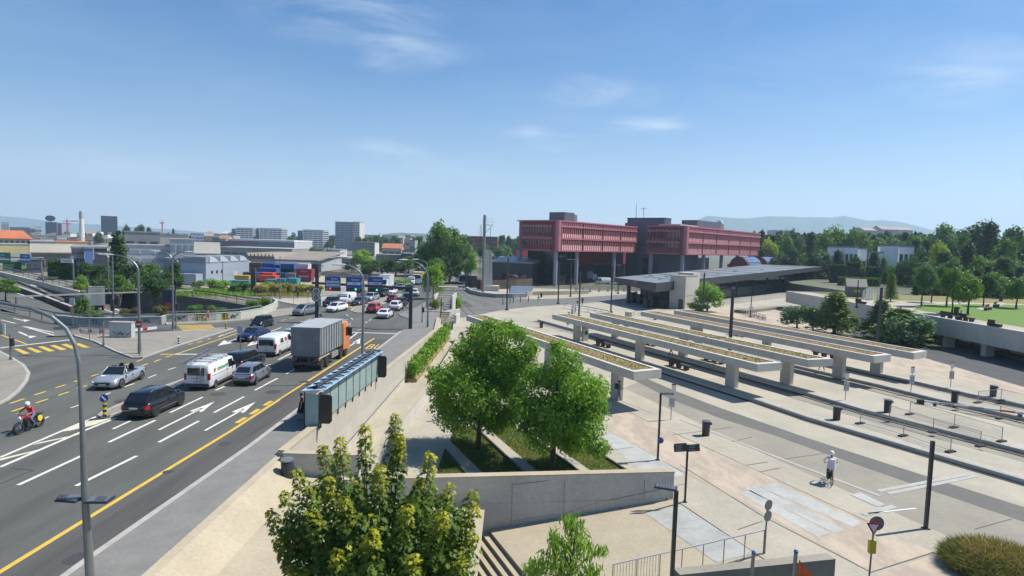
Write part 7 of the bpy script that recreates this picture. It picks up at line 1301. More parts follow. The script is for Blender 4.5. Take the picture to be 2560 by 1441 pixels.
for a in (('r2', 'g5', 2303, 660, 0, 66, 'slim trunked park tree leftmost on the lawn', PZ, 767), ('r1', 'g5', 2366, 648, 0, 70, 'tall park tree second from left on the lawn', PZ, 766), ('r3', 'g1', 2380, 668, 0, 74, 'park tree beside the bench with the seated person', PZ, 787), ('r1', 'g1', 2419, 680, 0, 86, 'park tree right of the bench with the seated person', PZ, 787), ('r2', 'g5', 2328, 664, 0, 54, 'park tree at the far left lawn edge', PZ, 757), ('c1', 'lar', 2226, 680, 0, 36, 'narrow conifer beside the playground', PZ, 754), ('r2', 'g2', 2458, 684, 0, 60, 'dark park tree at the back of the lawn', PZ, 767), ('r3', 'g1', 2540, 692, 0, 70, 'park tree at the right end of the lawn', PZ, 772),
          ('c1', 'lar', 2085, 722, 0, 120, 'tall feathery larch in front of the park wall', PLZ, 836), ('b1', 'g5', 1992, 757, 0, 84, 'low spreading tree on the gravel left of the larch', PLZ, 822), ('b2', 'g5', 2032, 766, 0, 66, 'second low spreading tree on the gravel beside the larch', PLZ, 828), ('c2', 'g5', 2198, 742, 0, 92, 'dark conifer left of the tall hoop topped mast', PLZ, 846), ('c1', 'lar', 2245, 764, 0, 150, 'wide feathery conifer behind the farthest canopy', PLZ, 862), ('s2', 'g5', 2262, 790, 0, 120, 'bushy conifer base behind the farthest canopy', PLZ, 868), ('b1', 'g3', 1768, 700, 0, 78, 'bright green tree beside the bare lift block', PLZ, 778), ('s1', 'g3', 1745, 758, 0, 50, 'bright shrub at the foot of the lift block', PLZ, 778),
          ('b1', 'g3', 1083, 650, 0, 60, 'bright street tree at the right edge of the street', -.0, 748), ('b2', 'g1', 208, 742, 0, 54, 'small green tree beside the sunken road', -1.5, 806), ('r1', 'g1', 14, 696, 0, 66, 'dark round tree at the left edge', -.4, 752), ('s1', 'g6', 325, 768, 0, 40, 'reddish round bush left on the underpass edge', -.3, 800), ('s2', 'g6', 402, 764, 0, 38, 'reddish round bush right on the underpass edge', -.3, 796), ('s1', 'g1', 245, 778, 0, 34, 'reddish green bush beside the small sunken road tree', -1.2, 803), ('s2', 'g1', 486, 763, 0, 38, 'round green bush behind the curving parapet, left', -.5, 792), ('s1', 'g1', 541, 765, 0, 42, 'round green bush behind the person in red', -.5, 790), ('s2', 'g1', 634, 750, 0, 38, 'dark round bush near the parapet bend', 0, 776), ('s1', 'g1', 664, 743, 0, 34, 'tall round bush at the parapet bend', 0, 770),
          ('s1', 'g3', 545, 696, 0, 46, 'green bush among the turquoise crates', 0, 728), ('s2', 'g1', 600, 706, 0, 56, 'green bush left of the dark pillar', 0, 735), ('b1', 'g1', 497, 700, 0, 40, 'green bush at the foot of the curved roof hangar', 0, 722), ('s1', 'g7', 662, 706, 0, 56, 'ochre shrub leftmost in the strip below the containers', 0, 738), ('s2', 'g7', 700, 708, 0, 60, 'ochre shrub second in the strip below the containers', 0, 738), ('s1', 'g7', 742, 708, 0, 60, 'ochre shrub third in the strip below the containers', 0, 737), ('s2', 'g7', 784, 712, 0, 56, 'ochre shrub rightmost in the strip below the containers', 0, 736), ('s1', 'g3', 962, 694, 0, 56, 'bright shrub left by the street beyond the gantry', 0, 714), ('s2', 'g3', 1003, 698, 0, 50, 'bright shrub right by the street beyond the gantry', 0, 717), ('s1', 'g7', 1089, 745, 0, 26, 'yellowish shrub beside the slatted shed roof', 0, 775), ('s2', 'g3', 1140, 742, 0, 30, 'yellow green shrub beside the covered motorbikes', -1.2, 776)): plant(*a[:7], z0=a[7], yb=a[8])
for a in (('r1', 'g1', 1108, 555, 196, 92, 'tallest of the big green trees behind the tram avenue'), ('r2', 'g1', 1152, 588, 190, 84, 'big green tree leaning over the tram avenue'), ('b1', 'g1', 1068, 592, 200, 80, 'big green tree left of the tallest one'), ('b2', 'g2', 1125, 630, 184, 90, 'dense lower tree over the white bus'), ('b1', 'g1', 1090, 640, 180, 70, 'dense lower tree left of the white bus'), ('r3', 'g3', 1178, 632, 184, 36, 'light green tree at the edge of the tram avenue'), ('r3', 'g1', 1130, 567, 205, 60, 'second tallest green tree behind the tram avenue'),
          ('r1', 'g3', 908, 624, 205, 66, 'bright round tree behind the middle blue sign'), ('b1', 'g2', 955, 642, 200, 72, 'dark bushy tree right of the bright round tree'), ('b2', 'g2', 990, 648, 195, 66, 'dark bushy tree left of the street tree'), ('b1', 'g2', 925, 656, 190, 56, 'low dark tree behind the right blue sign'), ('b2', 'g1', 1022, 640, 215, 60, 'green tree far behind the street queue'), ('b1', 'g2', 880, 660, 215, 40, 'low tree by the rail yard'), ('r2', 'g5', 1212, 608, 300, 44, 'grey green tree right of the steel mast'), ('b1', 'g5', 1258, 606, 310, 64, 'tree left of the pink wing behind the slate building'), ('c1', 'dk', 1272, 585, 420, 26, 'conifer pair far left of the pink wing'), ('r3', 'g5', 1300, 590, 400, 40, 'far tree against the pink wing end'),
          ('p1', 'g2', 294, 577, 135, 40, 'tall dark poplar left of the grey factory'), ('b1', 'g2', 225, 650, 125, 64, 'dark tree below the slate panel building'), ('b2', 'g2', 262, 660, 124, 58, 'dark tree left of the poplar foot'), ('b1', 'g2', 330, 648, 122, 70, 'dark tree right of the poplar foot'), ('b2', 'g1', 372, 658, 119, 76, 'green tree below the white window factory'), ('b1', 'g2', 412, 668, 114, 66, 'dark tree left of the curved roof hangar'), ('b2', 'g2', 437, 654, 116, 44, 'tall dark tree touching the curved roof hangar'), ('r1', 'g3', 201, 688, 106, 36, 'light green tree by the billboard'), ('b1', 'g2', 388, 688, 99, 80, 'broad dark tree above the bridge railing'), ('b2', 'g1', 300, 686, 106, 60, 'green tree right of the box lorry'), ('b1', 'g2', 246, 690, 109, 56, 'dark tree left of the box lorry'), ('s1', 'g1', 120, 694, 140, 44, 'low hedge bush behind the far guard rail'),
          ('r1', 'g2', 247, 580, 420, 22, 'dark tree far behind the slate panel building'), ('r2', 'g2', 318, 562, 420, 26, 'dark tree left above the grey factory'), ('r1', 'g2', 350, 561, 430, 30, 'dark tree in the middle above the grey factory'), ('r3', 'g2', 374, 567, 440, 20, 'dark tree right above the grey factory'), ('c1', 'dk', 433, 568, 480, 14, 'small dark tree right of the cream roof block'), ('b1', 'g1', 522, 612, 330, 60, 'trees left of the big grey warehouse'), ('b2', 'g1', 500, 626, 300, 40, 'green tree between factory and warehouse'), ('b1', 'g1', 790, 616, 330, 44, 'green tree right of the big grey warehouse'), ('b2', 'g2', 815, 626, 320, 36, 'dark tree below the middle apartment block'), ('b1', 'g2', 728, 590, 560, 34, 'tree between the apartment blocks'), ('b2', 'g2', 826, 594, 560, 30, 'tree left of the apartment tower'), ('p1', 'g2', 968, 598, 480, 9, 'left one of two dark far poplars'), ('p1', 'g2', 978, 597, 482, 9, 'right one of two dark far poplars')): plant(*a, z0=0 if a[2] < 1045 else PLZ)
for k in PR:
    r = PR[k]
    for c in list(r.children): bpy.data.objects.remove(c)
    bpy.data.objects.remove(r)
# clipped hedges
def hedge(label, x0, x1, yt, Y, z0, leaf='g2', dep=3):
    a, c = D(x0, yt, Y), D(x1, yt, Y); w, h = c.x - a.x, a.z - z0; o = thing('hedge', label, 'hedge', (a.x, Y, z0)); n = int(min(9000, 60 * (w * h + w * dep))); q = RNG.random((n, 3)); f = RNG.integers(0, 3, n); q[f == 0, 1] *= .12; q[f == 1, 2] = 1 - q[f == 1, 2] * .1; q[f == 2, 0] = np.round(q[f == 2, 0]); c_ = q * (w, dep, h); nr = RNG.normal(size=(n, 3)) * .6; nr[:, 1] -= .4; nr[:, 2] += .4
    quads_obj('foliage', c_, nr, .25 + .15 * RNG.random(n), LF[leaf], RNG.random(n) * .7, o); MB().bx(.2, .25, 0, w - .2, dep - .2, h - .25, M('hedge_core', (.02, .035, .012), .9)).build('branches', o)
hedge('long clipped green hedge wall left of the billboard', 118, 186, 652, 142, 0, 'g1', 8); hedge('dark clipped hedge left of the villas driveway', 2088, 2118, 662, 190, PLZ); hedge('narrow dark clipped hedge block in the middle', 2128, 2152, 656, 192, PLZ); hedge('dark clipped hedge block right before the villas', 2180, 2206, 668, 186, PLZ); hedge('low green hedge on the slope behind the station', 2105, 2200, 694, 175, PLZ, 'g1', 2)
# far woods that read as one mass
def wood(name, label, x0, x1, yt, yb, Y0, Y1, n, leaf, size):
    px = x0 + (x1 - x0) * RNG.random(n); t = RNG.random(n); cl = np.floor(px / 9); yt_ = yt + 5 * np.sin(cl * 2.7) + 3 * np.sin(cl * 1.3); py = yt_ + (yb - yt_) * RNG.random(n) ** 1.3; Y = Y0 + (Y1 - Y0) * (.5 + .5 * np.sin(cl * 4.1)); P = np.array([D(a, b_, c) for a, b_, c in zip(px, py, Y)])
    o = quads_obj(name, P, RNG.normal(size=(n, 3)) + (0, -.5, .7), size * (.7 + .6 * RNG.random(n)), LF[leaf], np.clip(RNG.random(n) * .6 + .3 * np.sin(cl), 0, 1), None); o['kind'] = 'stuff'; o['label'] = label; o['category'] = 'wood'
wood('far_wood', 'band of far woods in front of the low hill in the middle', 890, 1060, 598, 628, 520, 640, 5000, 'g1', 2.2); wood('far_wood', 'band of far woods left of the pink wing', 1170, 1310, 600, 630, 500, 640, 4000, 'g1', 2.0); wood('far_wood', 'far wood behind the villas and the station', 1890, 2330, 590, 650, 300, 380, 9000, 'g2', 1.5); wood('far_wood', 'far wood behind the park at the right edge', 2280, 2700, 600, 680, 230, 300, 9000, 'g2', 1.3); wood('far_wood', 'dense undergrowth along the back edge of the park lawn', 2285, 2720, 676, 750, 134, 150, 9000, 'g2', .7); wood('far_wood', 'dark undergrowth behind the end of the station roof', 1890, 2330, 636, 676, 245, 290, 7000, 'g2', 1.0); wood('far_wood', 'low hazy trees across the distant town', 0, 900, 590, 606, 700, 900, 3500, 'g5', 2.4)
for x0, x1, y0, lab in ((640, 800, 722, 'rough yellow weeds at the foot of the ochre shrubs'), (420, 640, 722, 'rough green weeds along the ramp railing')):
    n = 2500; P = np.array([G(x0 + (x1 - x0) * a, y0 + 16 * b_, .15 + .5 * c) for a, b_, c in RNG.random((n, 3))]); o = quads_obj('weeds', P, RNG.normal(size=(n, 3)) * (1, 1, .4), .22 + .2 * RNG.random(n), LF['g7' if x0 == 640 else 'g3'], RNG.random(n), None, .4, along=np.tile((0, 0, 1.), (n, 1))); o['kind'] = 'stuff'; o['label'] = lab; o['category'] = 'weeds'
# short grass blades on the near lawn strips
n = 26000; pts = []; strips = [[(1132, 1068), (1180, 1066), (1312, 1193), (1217, 1193), (1126, 1103)], [(1210, 1064), (1255, 1045), (1307, 1081), (1457, 1193), (1362, 1193)], [(1310, 1062), (1380, 1055), (1442, 1103), (1583, 1193), (1500, 1193), (1352, 1091)], [(1110, 1130), (1172, 1199), (1080, 1212)]]
tr = []
for s in strips:
    W_ = [np.array(G(x, y, PLZ)) for x, y in s]; tr += [(W_[0], W_[k], W_[k + 1]) for k in range(1, len(W_) - 1)]
ar = np.array([np.linalg.norm(np.cross(b_ - a, c - a)) for a, b_, c in tr]); ix = RNG.choice(len(tr), n, p=ar / ar.sum()); u, v = RNG.random(n), RNG.random(n); fl = u + v > 1; u[fl], v[fl] = 1 - u[fl], 1 - v[fl]; A3 = np.array(tr); P = A3[ix, 0] + (A3[ix, 1] - A3[ix, 0]) * u[:, None] + (A3[ix, 2] - A3[ix, 0]) * v[:, None]; P[:, 2] += .03
o = quads_obj('grass', P, RNG.normal(size=(n, 3)) * (1, 1, .3), .05 + .035 * RNG.random(n), leafmat('grass_blade', (.085, .15, .02), (.18, .175, .045), .25), np.clip(RNG.random(n) * .6 + .45 * (np.sin(P[:, 0] * 1.7) * np.sin(P[:, 1] * 1.1) > .1), 0, 1), None, .3, along=np.tile((0, 0, 1.), (n, 1)) + RNG.normal(size=(n, 3)) * .4); o['kind'] = 'stuff'; o['label'] = 'short patchy grass of the lawn strips'; o['category'] = 'grass'
# ================================================================ the town behind
BW = M('town_window', (.06, .075, .095), .2, spec=.6); C_ = {}
def cm(c): 
    n = 'town_%02d_%02d_%02d' % tuple(int(v * 99) for v in c); return M(n, c, .75, var=.08, scale=.15, fine=.8)
def block(label, x0, x1, yt, Y, dep, wall, rows=0, roof=(.30, .30, .30), z0=0, rz=0, name='building', cols=0, frac=(.12, .88), wm=None, gable=0, par=.5, side=None, hip=0, yb=None):
    a, c = D(x0, yt, Y), D(x1, yt, Y); w = c.x - a.x
    if yb: z0 = D(x0, yb, Y).z
    h = (a.z + c.z) / 2 - z0; o = thing(name, label, 'building', (a.x, Y, z0), rz); wm = wm or BW; wl = cm(wall)
    if x1 < 560 and not rz:
        ph = math.atan2(-(a.x + c.x) / 2, Y); k1 = c.x / Y; w = (k1 * Y - a.x) / (math.cos(ph) - k1 * math.sin(ph)); o.rotation_euler.z = ph
    b = MB(); b.bx(0, 0, 0, w, dep, h, wl)
    if gable: b.loft([[(x, 0, h), (x, dep, h), (x, dep / 2, h + gable)] for x in (0, w)], wl)
    b.build('wall', o)
    if side: MB().bx(w + .002, .1, 0, w + .25, dep - .1, h - .3, cm(side)).build('end_wall', o)  # side colour: on dark blocks the sunlit right end is painted paler
    rm = cm(roof)
    if gable: MB().loft([[(x, -.4, h - .05), (x, dep / 2, h + gable + .1), (x, dep + .4, h - .05), (x, dep + .4, h + .2), (x, dep / 2, h + gable + .4), (x, -.4, h + .2)] for x in (-.4, w + .4)], rm).build('roof', o)
    elif hip: MB().loft([[(-1, -1, h), (w + 1, -1, h), (w + 1, dep + 1, h), (-1, dep + 1, h)], [(w * .2, dep * .4, h + hip), (w * .8, dep * .4, h + hip), (w * .8, dep * .6, h + hip), (w * .2, dep * .6, h + hip)]], rm).build('roof', o)
    else: MB().bx(-.15, -.15, h + .002, w + .15, dep + .15, h + par, rm).build('roof', o)
    for r in range(rows):
        z = h * (frac[0] + (frac[1] - frac[0]) * (r + .5) / rows); hh = h * (frac[1] - frac[0]) / rows * .48
        if cols:
            for k in range(cols): x = w * (k + .5) / cols; MB().bx(x - w / cols * .32, -.09, z - hh / 2, x + w / cols * .32, .05, z + hh / 2, wm).build('window', o)
        else:
            b = MB(); b.bx(w * .03, -.08, z - hh / 2, w * .97, .1, z + hh / 2, wm)
            if side or w > 20: b.bx(w - .1, dep * .06, z - hh / 2, w + (.34 if side else .08), dep * .94, z + hh / 2, wm)
            n = int(min(16, max(3, w / 4)))
            for k in range(1, n): b.bx(w * k / n - .25, -.12, z - hh / 2, w * k / n + .25, -.05, z + hh / 2, wl)
            b.build('window_band', o)
    return o
G3, G4, G5, LB = (.30, .30, .30), (.42, .42, .41), (.52, .51, .48), (.36, .40, .45)
NB, DB = (.035, .055, .095), (.07, .09, .12)
for a, k in ((('beige tower with a white top floor at the far left edge', 3, 22, 557, 800, 20, (.40, .38, .34)), dict(rows=7, cols=0)), (('long dark glass office slab at the far left', 24, 76, 569, 820, 25, DB), dict(rows=4)), (('white square block right of the dark glass slab', 86, 103, 568, 780, 20, G5), dict(rows=2)), (('pale low block beside the white square block', 76, 87, 573, 790, 18, (.2, .22, .25)), dict(rows=2)),
   (('navy blue tower carrying an oval roof sign', 113, 142, 556, 700, 26, NB), dict(rows=6, wm=M('navy_glass', (.03, .05, .08), .15))), (('dark red brown block attached right of the navy tower', 143, 154, 559, 710, 20, (.16, .05, .05)), dict(rows=4)), (('tall dark blue office tower with its sunlit right end painted paler', 252, 293, 541, 760, 22, NB), dict(rows=11, side=(.42, .42, .42), wm=M('navy_glass', (0, 0, 0)))),
   (('market hall with a broad orange roof at the left edge', -20, 78, 597, 330, 30, (.50, .42, .24)), dict(hip=4.5, roof=(.46, .14, .05), rows=1, cols=7, frac=(.0, .9), yb=612)), (('pale yellow long shop front below the orange roof', -30, 74, 613, 290, 20, (.58, .50, .24)), dict(yb=640)), (('grey box shop with a small emblem right of the yellow front', 75, 137, 606, 300, 30, (.36, .36, .35)), dict()), (('cream shop building with an orange roof edge', 138, 218, 607, 310, 26, (.58, .50, .38)), dict(roof=(.55, .20, .07), rows=1, frac=(.1, .5))),
   (('low brown works with a ragged roof before the shops', 78, 178, 634, 165, 16, (.20, .18, .14)), dict(gable=2, roof=(.32, .30, .24), rows=1)), (('grey steel framed office with dark panes', 178, 210, 622, 142, 10, (.30, .31, .32)), dict(rows=4, cols=5, frac=(.02, .98))), (('bright blue cladding panel block beside the steel frame', 211, 233, 622, 141, 10, (.14, .24, .46)), dict()), (('dark slate panel building left of the poplar', 235, 268, 622, 143, 14, (.075, .08, .095)), dict(side=(.55, .55, .55))),
   (('green shed with a dark window at the left edge', 6, 53, 656, 166, 2, (.02, .14, .045)), dict(rows=1, cols=2, frac=(.1, .5))), (('lime green narrow shed beside the green shed', 53, 64, 658, 164, 1.2, (.20, .45, .10)), dict(par=.2)), (('dark blue grey shed behind the sign gantry', 65, 108, 650, 160, 5, (.085, .095, .12)), dict(rows=1)),
   (('big blank grey factory block above the white window wing', 310, 400, 582, 215, 24, (.26, .27, .28)), dict(rows=2, cols=3, frac=(.25, .8))), (('cream roof block right on top of the grey factory', 400, 468, 588, 222, 20, (.50, .47, .40)), dict(rows=1, cols=7)), (('white factory wing with a long row of windows', 312, 424, 617, 188, 14, (.50, .52, .54)), dict(rows=2, frac=(.2, .95), wm=M('bright_pane', (.30, .34, .38), .2))), (('white columned factory front right of the window wing', 425, 489, 602, 190, 22, (.50, .53, .56)), dict(rows=2, cols=4, frac=(.08, .98), wm=M('grey_pane', (.26, .30, .33), .2))),
   (('blue glazed office block beyond the factory', 478, 510, 586, 430, 16, (.48, .52, .58)), dict(rows=4, wm=M('blue_pane', (.10, .16, .28), .2))), (('grey gable shed with a pale ridge roof right of the factory', 488, 548, 636, 175, 20, (.34, .33, .31)), dict(gable=3, roof=(.30, .29, .26), yb=660)),
   (('big grey warehouse with a white roof and red lettering', 570, 735, 604, 380, 34, (.20, .225, .26)), dict(gable=0, roof=(.60, .61, .60), side=(.45, .46, .47), par=1.2)), (('grey annex left of the big warehouse', 550, 570, 604, 385, 34, (.17, .19, .22)), dict()), (('low flat roofed hall in front of the big warehouse', 540, 730, 622, 330, 30, (.26, .26, .25)), dict(roof=(.36, .34, .30), rows=1, frac=(.2, .6))),
   (('left white apartment slab with balcony bands', 590, 632, 571, 640, 16, (.78, .78, .76)), dict(rows=9, side=(.34, .36, .38), frac=(.02, .97))), (('right white apartment slab with balcony bands', 648, 704, 572, 640, 16, (.78, .78, .76)), dict(rows=9, side=(.34, .36, .38), frac=(.02, .97))), (('blue grey stair block left of the apartment slabs', 579, 589, 573, 645, 16, (.20, .25, .31)), dict(rows=6)), (('blue grey block between the two apartment slabs', 633, 647, 572, 648, 16, (.20, .25, .31)), dict(rows=6)), (('middle white apartment block with balcony bands', 757, 808, 576, 560, 16, (.78, .78, .76)), dict(rows=9, side=(.40, .40, .40), frac=(.02, .97))), (('blue grey block left of the middle apartment block', 744, 756, 578, 566, 15, (.20, .25, .31)), dict(rows=6)),
   (('apartment tower with grey front and lit banded side', 838, 883, 556, 600, 20, (.30, .35, .41)), dict(rows=16, frac=(.01, .98), wm=M('tower_pane', (.10, .14, .19), .2))), (('white banded right side of the apartment tower', 883.3, 899, 556, 598, 20, (.55, .54, .50)), dict(rows=16, frac=(.01, .98))), (('long grey apartment block with its sunlit right end painted paler', 881, 936, 607, 420, 14, (.17, .17, .18)), dict(rows=4, cols=8, side=(.55, .53, .48), wm=M('pale_pane', (.24, .26, .28), .3))),
   (('orange tiled house row beyond the round tree', 955, 1003, 622, 400, 12, (.42, .36, .30)), dict(gable=3, roof=(.42, .15, .08), rows=1)), (('long grey roofed shed beyond the dark bushes', 940, 1045, 640, 280, 12, (.22, .20, .18)), dict(roof=(.27, .24, .22), yb=652)), (('dark shed with a white door at the end of the grey roof', 1002, 1030, 636, 270, 10, (.05, .055, .065)), dict(rows=1, cols=1, wm=M('pale_door', (.5, .5, .5), .5))),
   (('white low workshop right of the brown sheds', 815, 850, 626, 330, 14, (.50, .50, .50)), dict(rows=1, cols=5)), (('low blue grey workshop behind the rail yard', 862, 886, 650, 240, 10, (.30, .33, .37)), dict(roof=(.25, .24, .22), rows=1, cols=2)), (('flat grey workshop roof behind the rail yard', 830, 872, 646, 262, 14, (.28, .27, .25)), dict(roof=(.38, .36, .33))), (('long low shed left of the rail yard', 785, 820, 648, 250, 10, (.25, .24, .22)), dict(roof=(.30, .28, .25))),
   (('brick red block far behind the steel mast', 1178, 1244, 593, 420, 20, (.24, .055, .045)), dict(rows=2, yb=618)), (('far pale block on the low hill behind the tram trees', 1142, 1168, 588, 900, 20, (.40, .40, .38)), dict(rows=3)), (('far long grey blue apartment bar, left', 901, 948, 588, 1200, 20, (.26, .29, .33)), dict(rows=4)), (('far long grey blue apartment bar, right', 952, 1004, 589, 1250, 20, (.28, .31, .35)), dict(rows=4)), (('far slim white tower among the grey bars', 948, 951, 584, 1150, 12, G5), dict(rows=5)),
   (('left white modern villa between the trees', 2113, 2146, 620, 215, 12, (.85, .85, .84)), dict(rows=2, cols=3, frac=(.05, .95))), (('low white wing beside the left villa', 2146, 2168, 624, 218, 10, (.85, .85, .84)), dict(rows=1, cols=2)), (('tall white wall tower of the right villa', 2229, 2247, 616, 200, 6, (.85, .85, .84)), dict(rows=1, cols=1, frac=(.0, .2))), (('right white modern villa with terraces', 2248, 2286, 619, 206, 12, (.85, .85, .84)), dict(rows=2, cols=3, frac=(.05, .95))), (('low white villa wing left of the wall tower', 2206, 2229, 634, 204, 8, (.85, .85, .84)), dict(rows=2, cols=2)),
   (('far pale red roofed houses above the trees, left', 2162, 2192, 577, 600, 20, (.40, .36, .33)), dict(gable=3, roof=(.30, .25, .23))), (('far grey roofed house above the trees in the middle', 2205, 2242, 575, 620, 20, (.34, .34, .34)), dict(gable=4, roof=(.26, .24, .23))), (('far pale red roofed house above the trees, right', 2246, 2282, 576, 640, 20, (.40, .36, .33)), dict(gable=3, roof=(.30, .26, .24))), (('far white roofs seen over the pink wing end', 1936, 1985, 578, 560, 16, (.50, .50, .48)), dict(rows=1))): block(*a, **k)
# many small far roofs of the old town, each its own house
R = random.Random(5); ADJ = ['pale', 'grey', 'cream', 'white', 'beige', 'brown', 'bluish', 'sand coloured', 'dull', 'light grey']; k = 0; spots = [(34, 'left of the navy tower'), (96, 'below the white square block'), (128, 'under the navy tower'), (168, 'below the red crane'), (196, 'left of the tall chimney'), (226, 'right of the tall chimney'), (262, 'under the dark blue tower'), (525, 'left of the apartment slabs'), (560, 'behind the big warehouse'), (1016, 'on the low hill left of the tram trees')]
for i, (cx, wh) in enumerate(spots):
    for j in range(4):
        x = cx + R.uniform(-15, 15); w = R.uniform(9, 24); Y = 380 + 75 * j + R.uniform(0, 40); yt = 596 - 4.2 * j + R.uniform(-2, 2) + (0 if cx < 700 else 6); v = R.choice([(.42, .40, .36), (.30, .31, .33), (.52, .47, .36), (.58, .57, .55), (.40, .36, .29), (.22, .19, .16), (.26, .30, .35), (.45, .40, .30)]); c = ADJ[[3, 1, 2, 3, 4, 5, 6, 7][[(.42, .40, .36), (.30, .31, .33), (.52, .47, .36), (.58, .57, .55), (.40, .36, .29), (.22, .19, .16), (.26, .30, .35), (.45, .40, .30)].index(v)]]
        block('%s house %s, %s row' % (c, wh, ('nearest', 'second', 'third', 'farthest')[j]), x - w / 2, x + w / 2, yt, Y, 12, v, rows=R.choice((1, 2, 3)), cols=R.choice((3, 4, 5)), roof=R.choice([(.36, .36, .36), (.50, .50, .49), (.32, .17, .11), (.25, .24, .23), (.44, .42, .38)]), gable=R.choice((0, 0, 2)))
# roof sign, chimney, cranes
p = D(126, 556, 699); o = thing('roof_sign', 'dark oval sign on top of the navy tower', 'sign', p); MB().loft([[(7 * math.cos(t) * .85, y, 4.5 + 3.4 * math.sin(t)) for t in np.linspace(0, 6.283, 13)[:-1]] for y in (-.5, .5)], cm(DB)).build('panel', o); MB().tube([(0, 0, -.5), (0, 0, 1.5)], .4, DARK, 6).build('post', o)
p = D(205, 600, 480); o = thing('chimney', 'tall slim white chimney at the left', 'chimney', (p.x, 480, 0)); h = ZT(p, 528); MB().tube([(0, 0, 0), (0, 0, h * .5), (0, 0, h)], [2.4, 1.7, 1.25], cm((.62, .60, .56)), 14).build('shaft', o, True); MB().tube([(-.1, 0, h - 6), (-.1, 0, h - 5), (0, 0, h - .4)], [1.5, 1.7, 1.5], cm(LB), 12).build('collar', o)
CR = M('crane_red', (.55, .10, .06), .5)
for x, xl, xr, yt, Y, lab in ((168, 157, 197, 553, 900, 'red tower crane between the navy tower and the chimney'), (406, 400, 411, 558, 800, 'small red tower crane above the grey factory'), (171, 158, 180, 560, 1000, 'smaller far crane behind the red tower crane')):
    p = D(x, 590, Y); o = thing('tower_crane', lab, 'crane', (p.x, Y, 0)); h = ZT(p, yt); s = Y / F; MB().bar((0, 0, 0), (0, 0, h), 1.1, 1.1, CR).build('mast', o); MB().bar(((xl - x) * s, 0, h), ((xr - x) * s, 0, h + .2), 1.0, 1.3, CR).build('jib', o); MB().bar((0, 0, h), (0, 0, h + 4), .6, .6, CR).build('tower_top', o)
# hangar with rounded roofs
X0 = D(515, 700, 138).x; o = thing('hangar', 'pale blue hangar with humped curved roofs behind the bridge', 'building', (X0, 138, 0), -.06); HM = M('hangar_metal', (.34, .39, .45), .5, .2, var=.06, scale=.3, stretch=(.1, .1, 6)); HD = M('hangar_shade', (.22, .255, .30), .55)
s = 138 / F; zt = ZT(o.location, 657); wf = (515 - 448) * s; w2 = wf + (448 - 391) * s; L = 20
MB().bx(-wf, 0, 0, 0, L, zt, HM).build('wall', o); MB().bx(-w2, 2, 0, -wf - .01, L, zt * .95, HD).build('wall', o); MB().loft([[(-w2 + (w2) * t_, y, zt * .95 + 1.5 * math.sin(t_ * 1.7)) for t_ in np.linspace(0, 1, 8)] + [(0, y, zt * .95), (-w2, y, zt * .95)] for y in (-.1, 1.2)], HD).build('gable', o)
for k in range(4): y = 1.3 + k * 4.6; MB().loft([[(x, y + 4.0 * t_, zt + .02 + 1.35 * math.sin(math.pi * (.42 + .58 * t_))) for t_ in np.linspace(0, 1, 7)] + [(x, y + 4.0, zt), (x, y, zt)] for x in (-wf, .15)], M('hangar_roof', (.42, .46, .50), .45)).build('roof', o)
for y in (2.5, 4.6, 6.7): MB().disc((.03, y, zt * .55), (1, 0, 0), .42, DARK, 10).build('window', o)
MB().bx(0, 12, 0, .05, 14, 2.6, LGREY).build('door', o); MB().bx(-w2 + 1, -3, 0, -.6, -.12, 2.6, HM).build('annex', o)
# brown saw tooth hall with white lettered front
o = thing('saw_tooth_hall', 'brown roofed hall with saw tooth gable edge and white lettered front', 'building', (D(616, 650, 200).x, 200, 0)); s = 200 / F; w = (790 - 616) * s; z1 = ZT(o.location, 647)
RB = cm((.24, .21, .175)); MB().bx(0, 0, 0, w, 30, z1, cm((.34, .36, .38))).build('wall', o); n = 8
MB().loft([[(w * .42, -.5, z1 - .2), (w + 1, -.5, z1 - .2), (w + 1, 31, z1 + 2.0), (w * .30, 31, z1 + 2.0)], [(w * .42, -.5, z1 + .1), (w + 1, -.5, z1 + .1), (w + 1, 31, z1 + 2.4), (w * .30, 31, z1 + 2.4)]], RB).build('roof', o)
b = MB()
for k in range(n): x = w * .42 * k / n; b.loft([[(x, y, z1), (x + w * .42 / n, y, z1), (x + w * .42 / n * .2, y, z1 + 2.0)] for y in (-.3, 30)], RB)
b.build('saw_tooth_roof', o); MB().bx(w * .44, -1.2, 0, w * .93, -.6, z1 - .6, cm((.50, .52, .54))).build('front', o); f = MB().bx(w * .44, -1.45, z1 - 3.0, w * .93, -1.25, z1 - .8, SWH).build('sign', o); text('DEMENAGEMENTS  -  TRANSPORT', 1.35, SLATE, f, (w * .685, -1.5, z1 - 1.9), (rad(90), 0, 0))
p = D(600, 607, 379.8); w = text('MANUTENTION', 3.0, M('red_letters', (.40, .03, .04), .5), bpy.data.objects['building'] if False else None, (0, 0, 0), (0, 0, 0)); wh = [x for x in COL.objects if x.get('label', '').startswith('big grey warehouse')][0]; w.parent = wh; w.location = (p.x - wh.location.x, -.3, p.z - wh.location.z); w.rotation_euler = (rad(90), 0, 0)
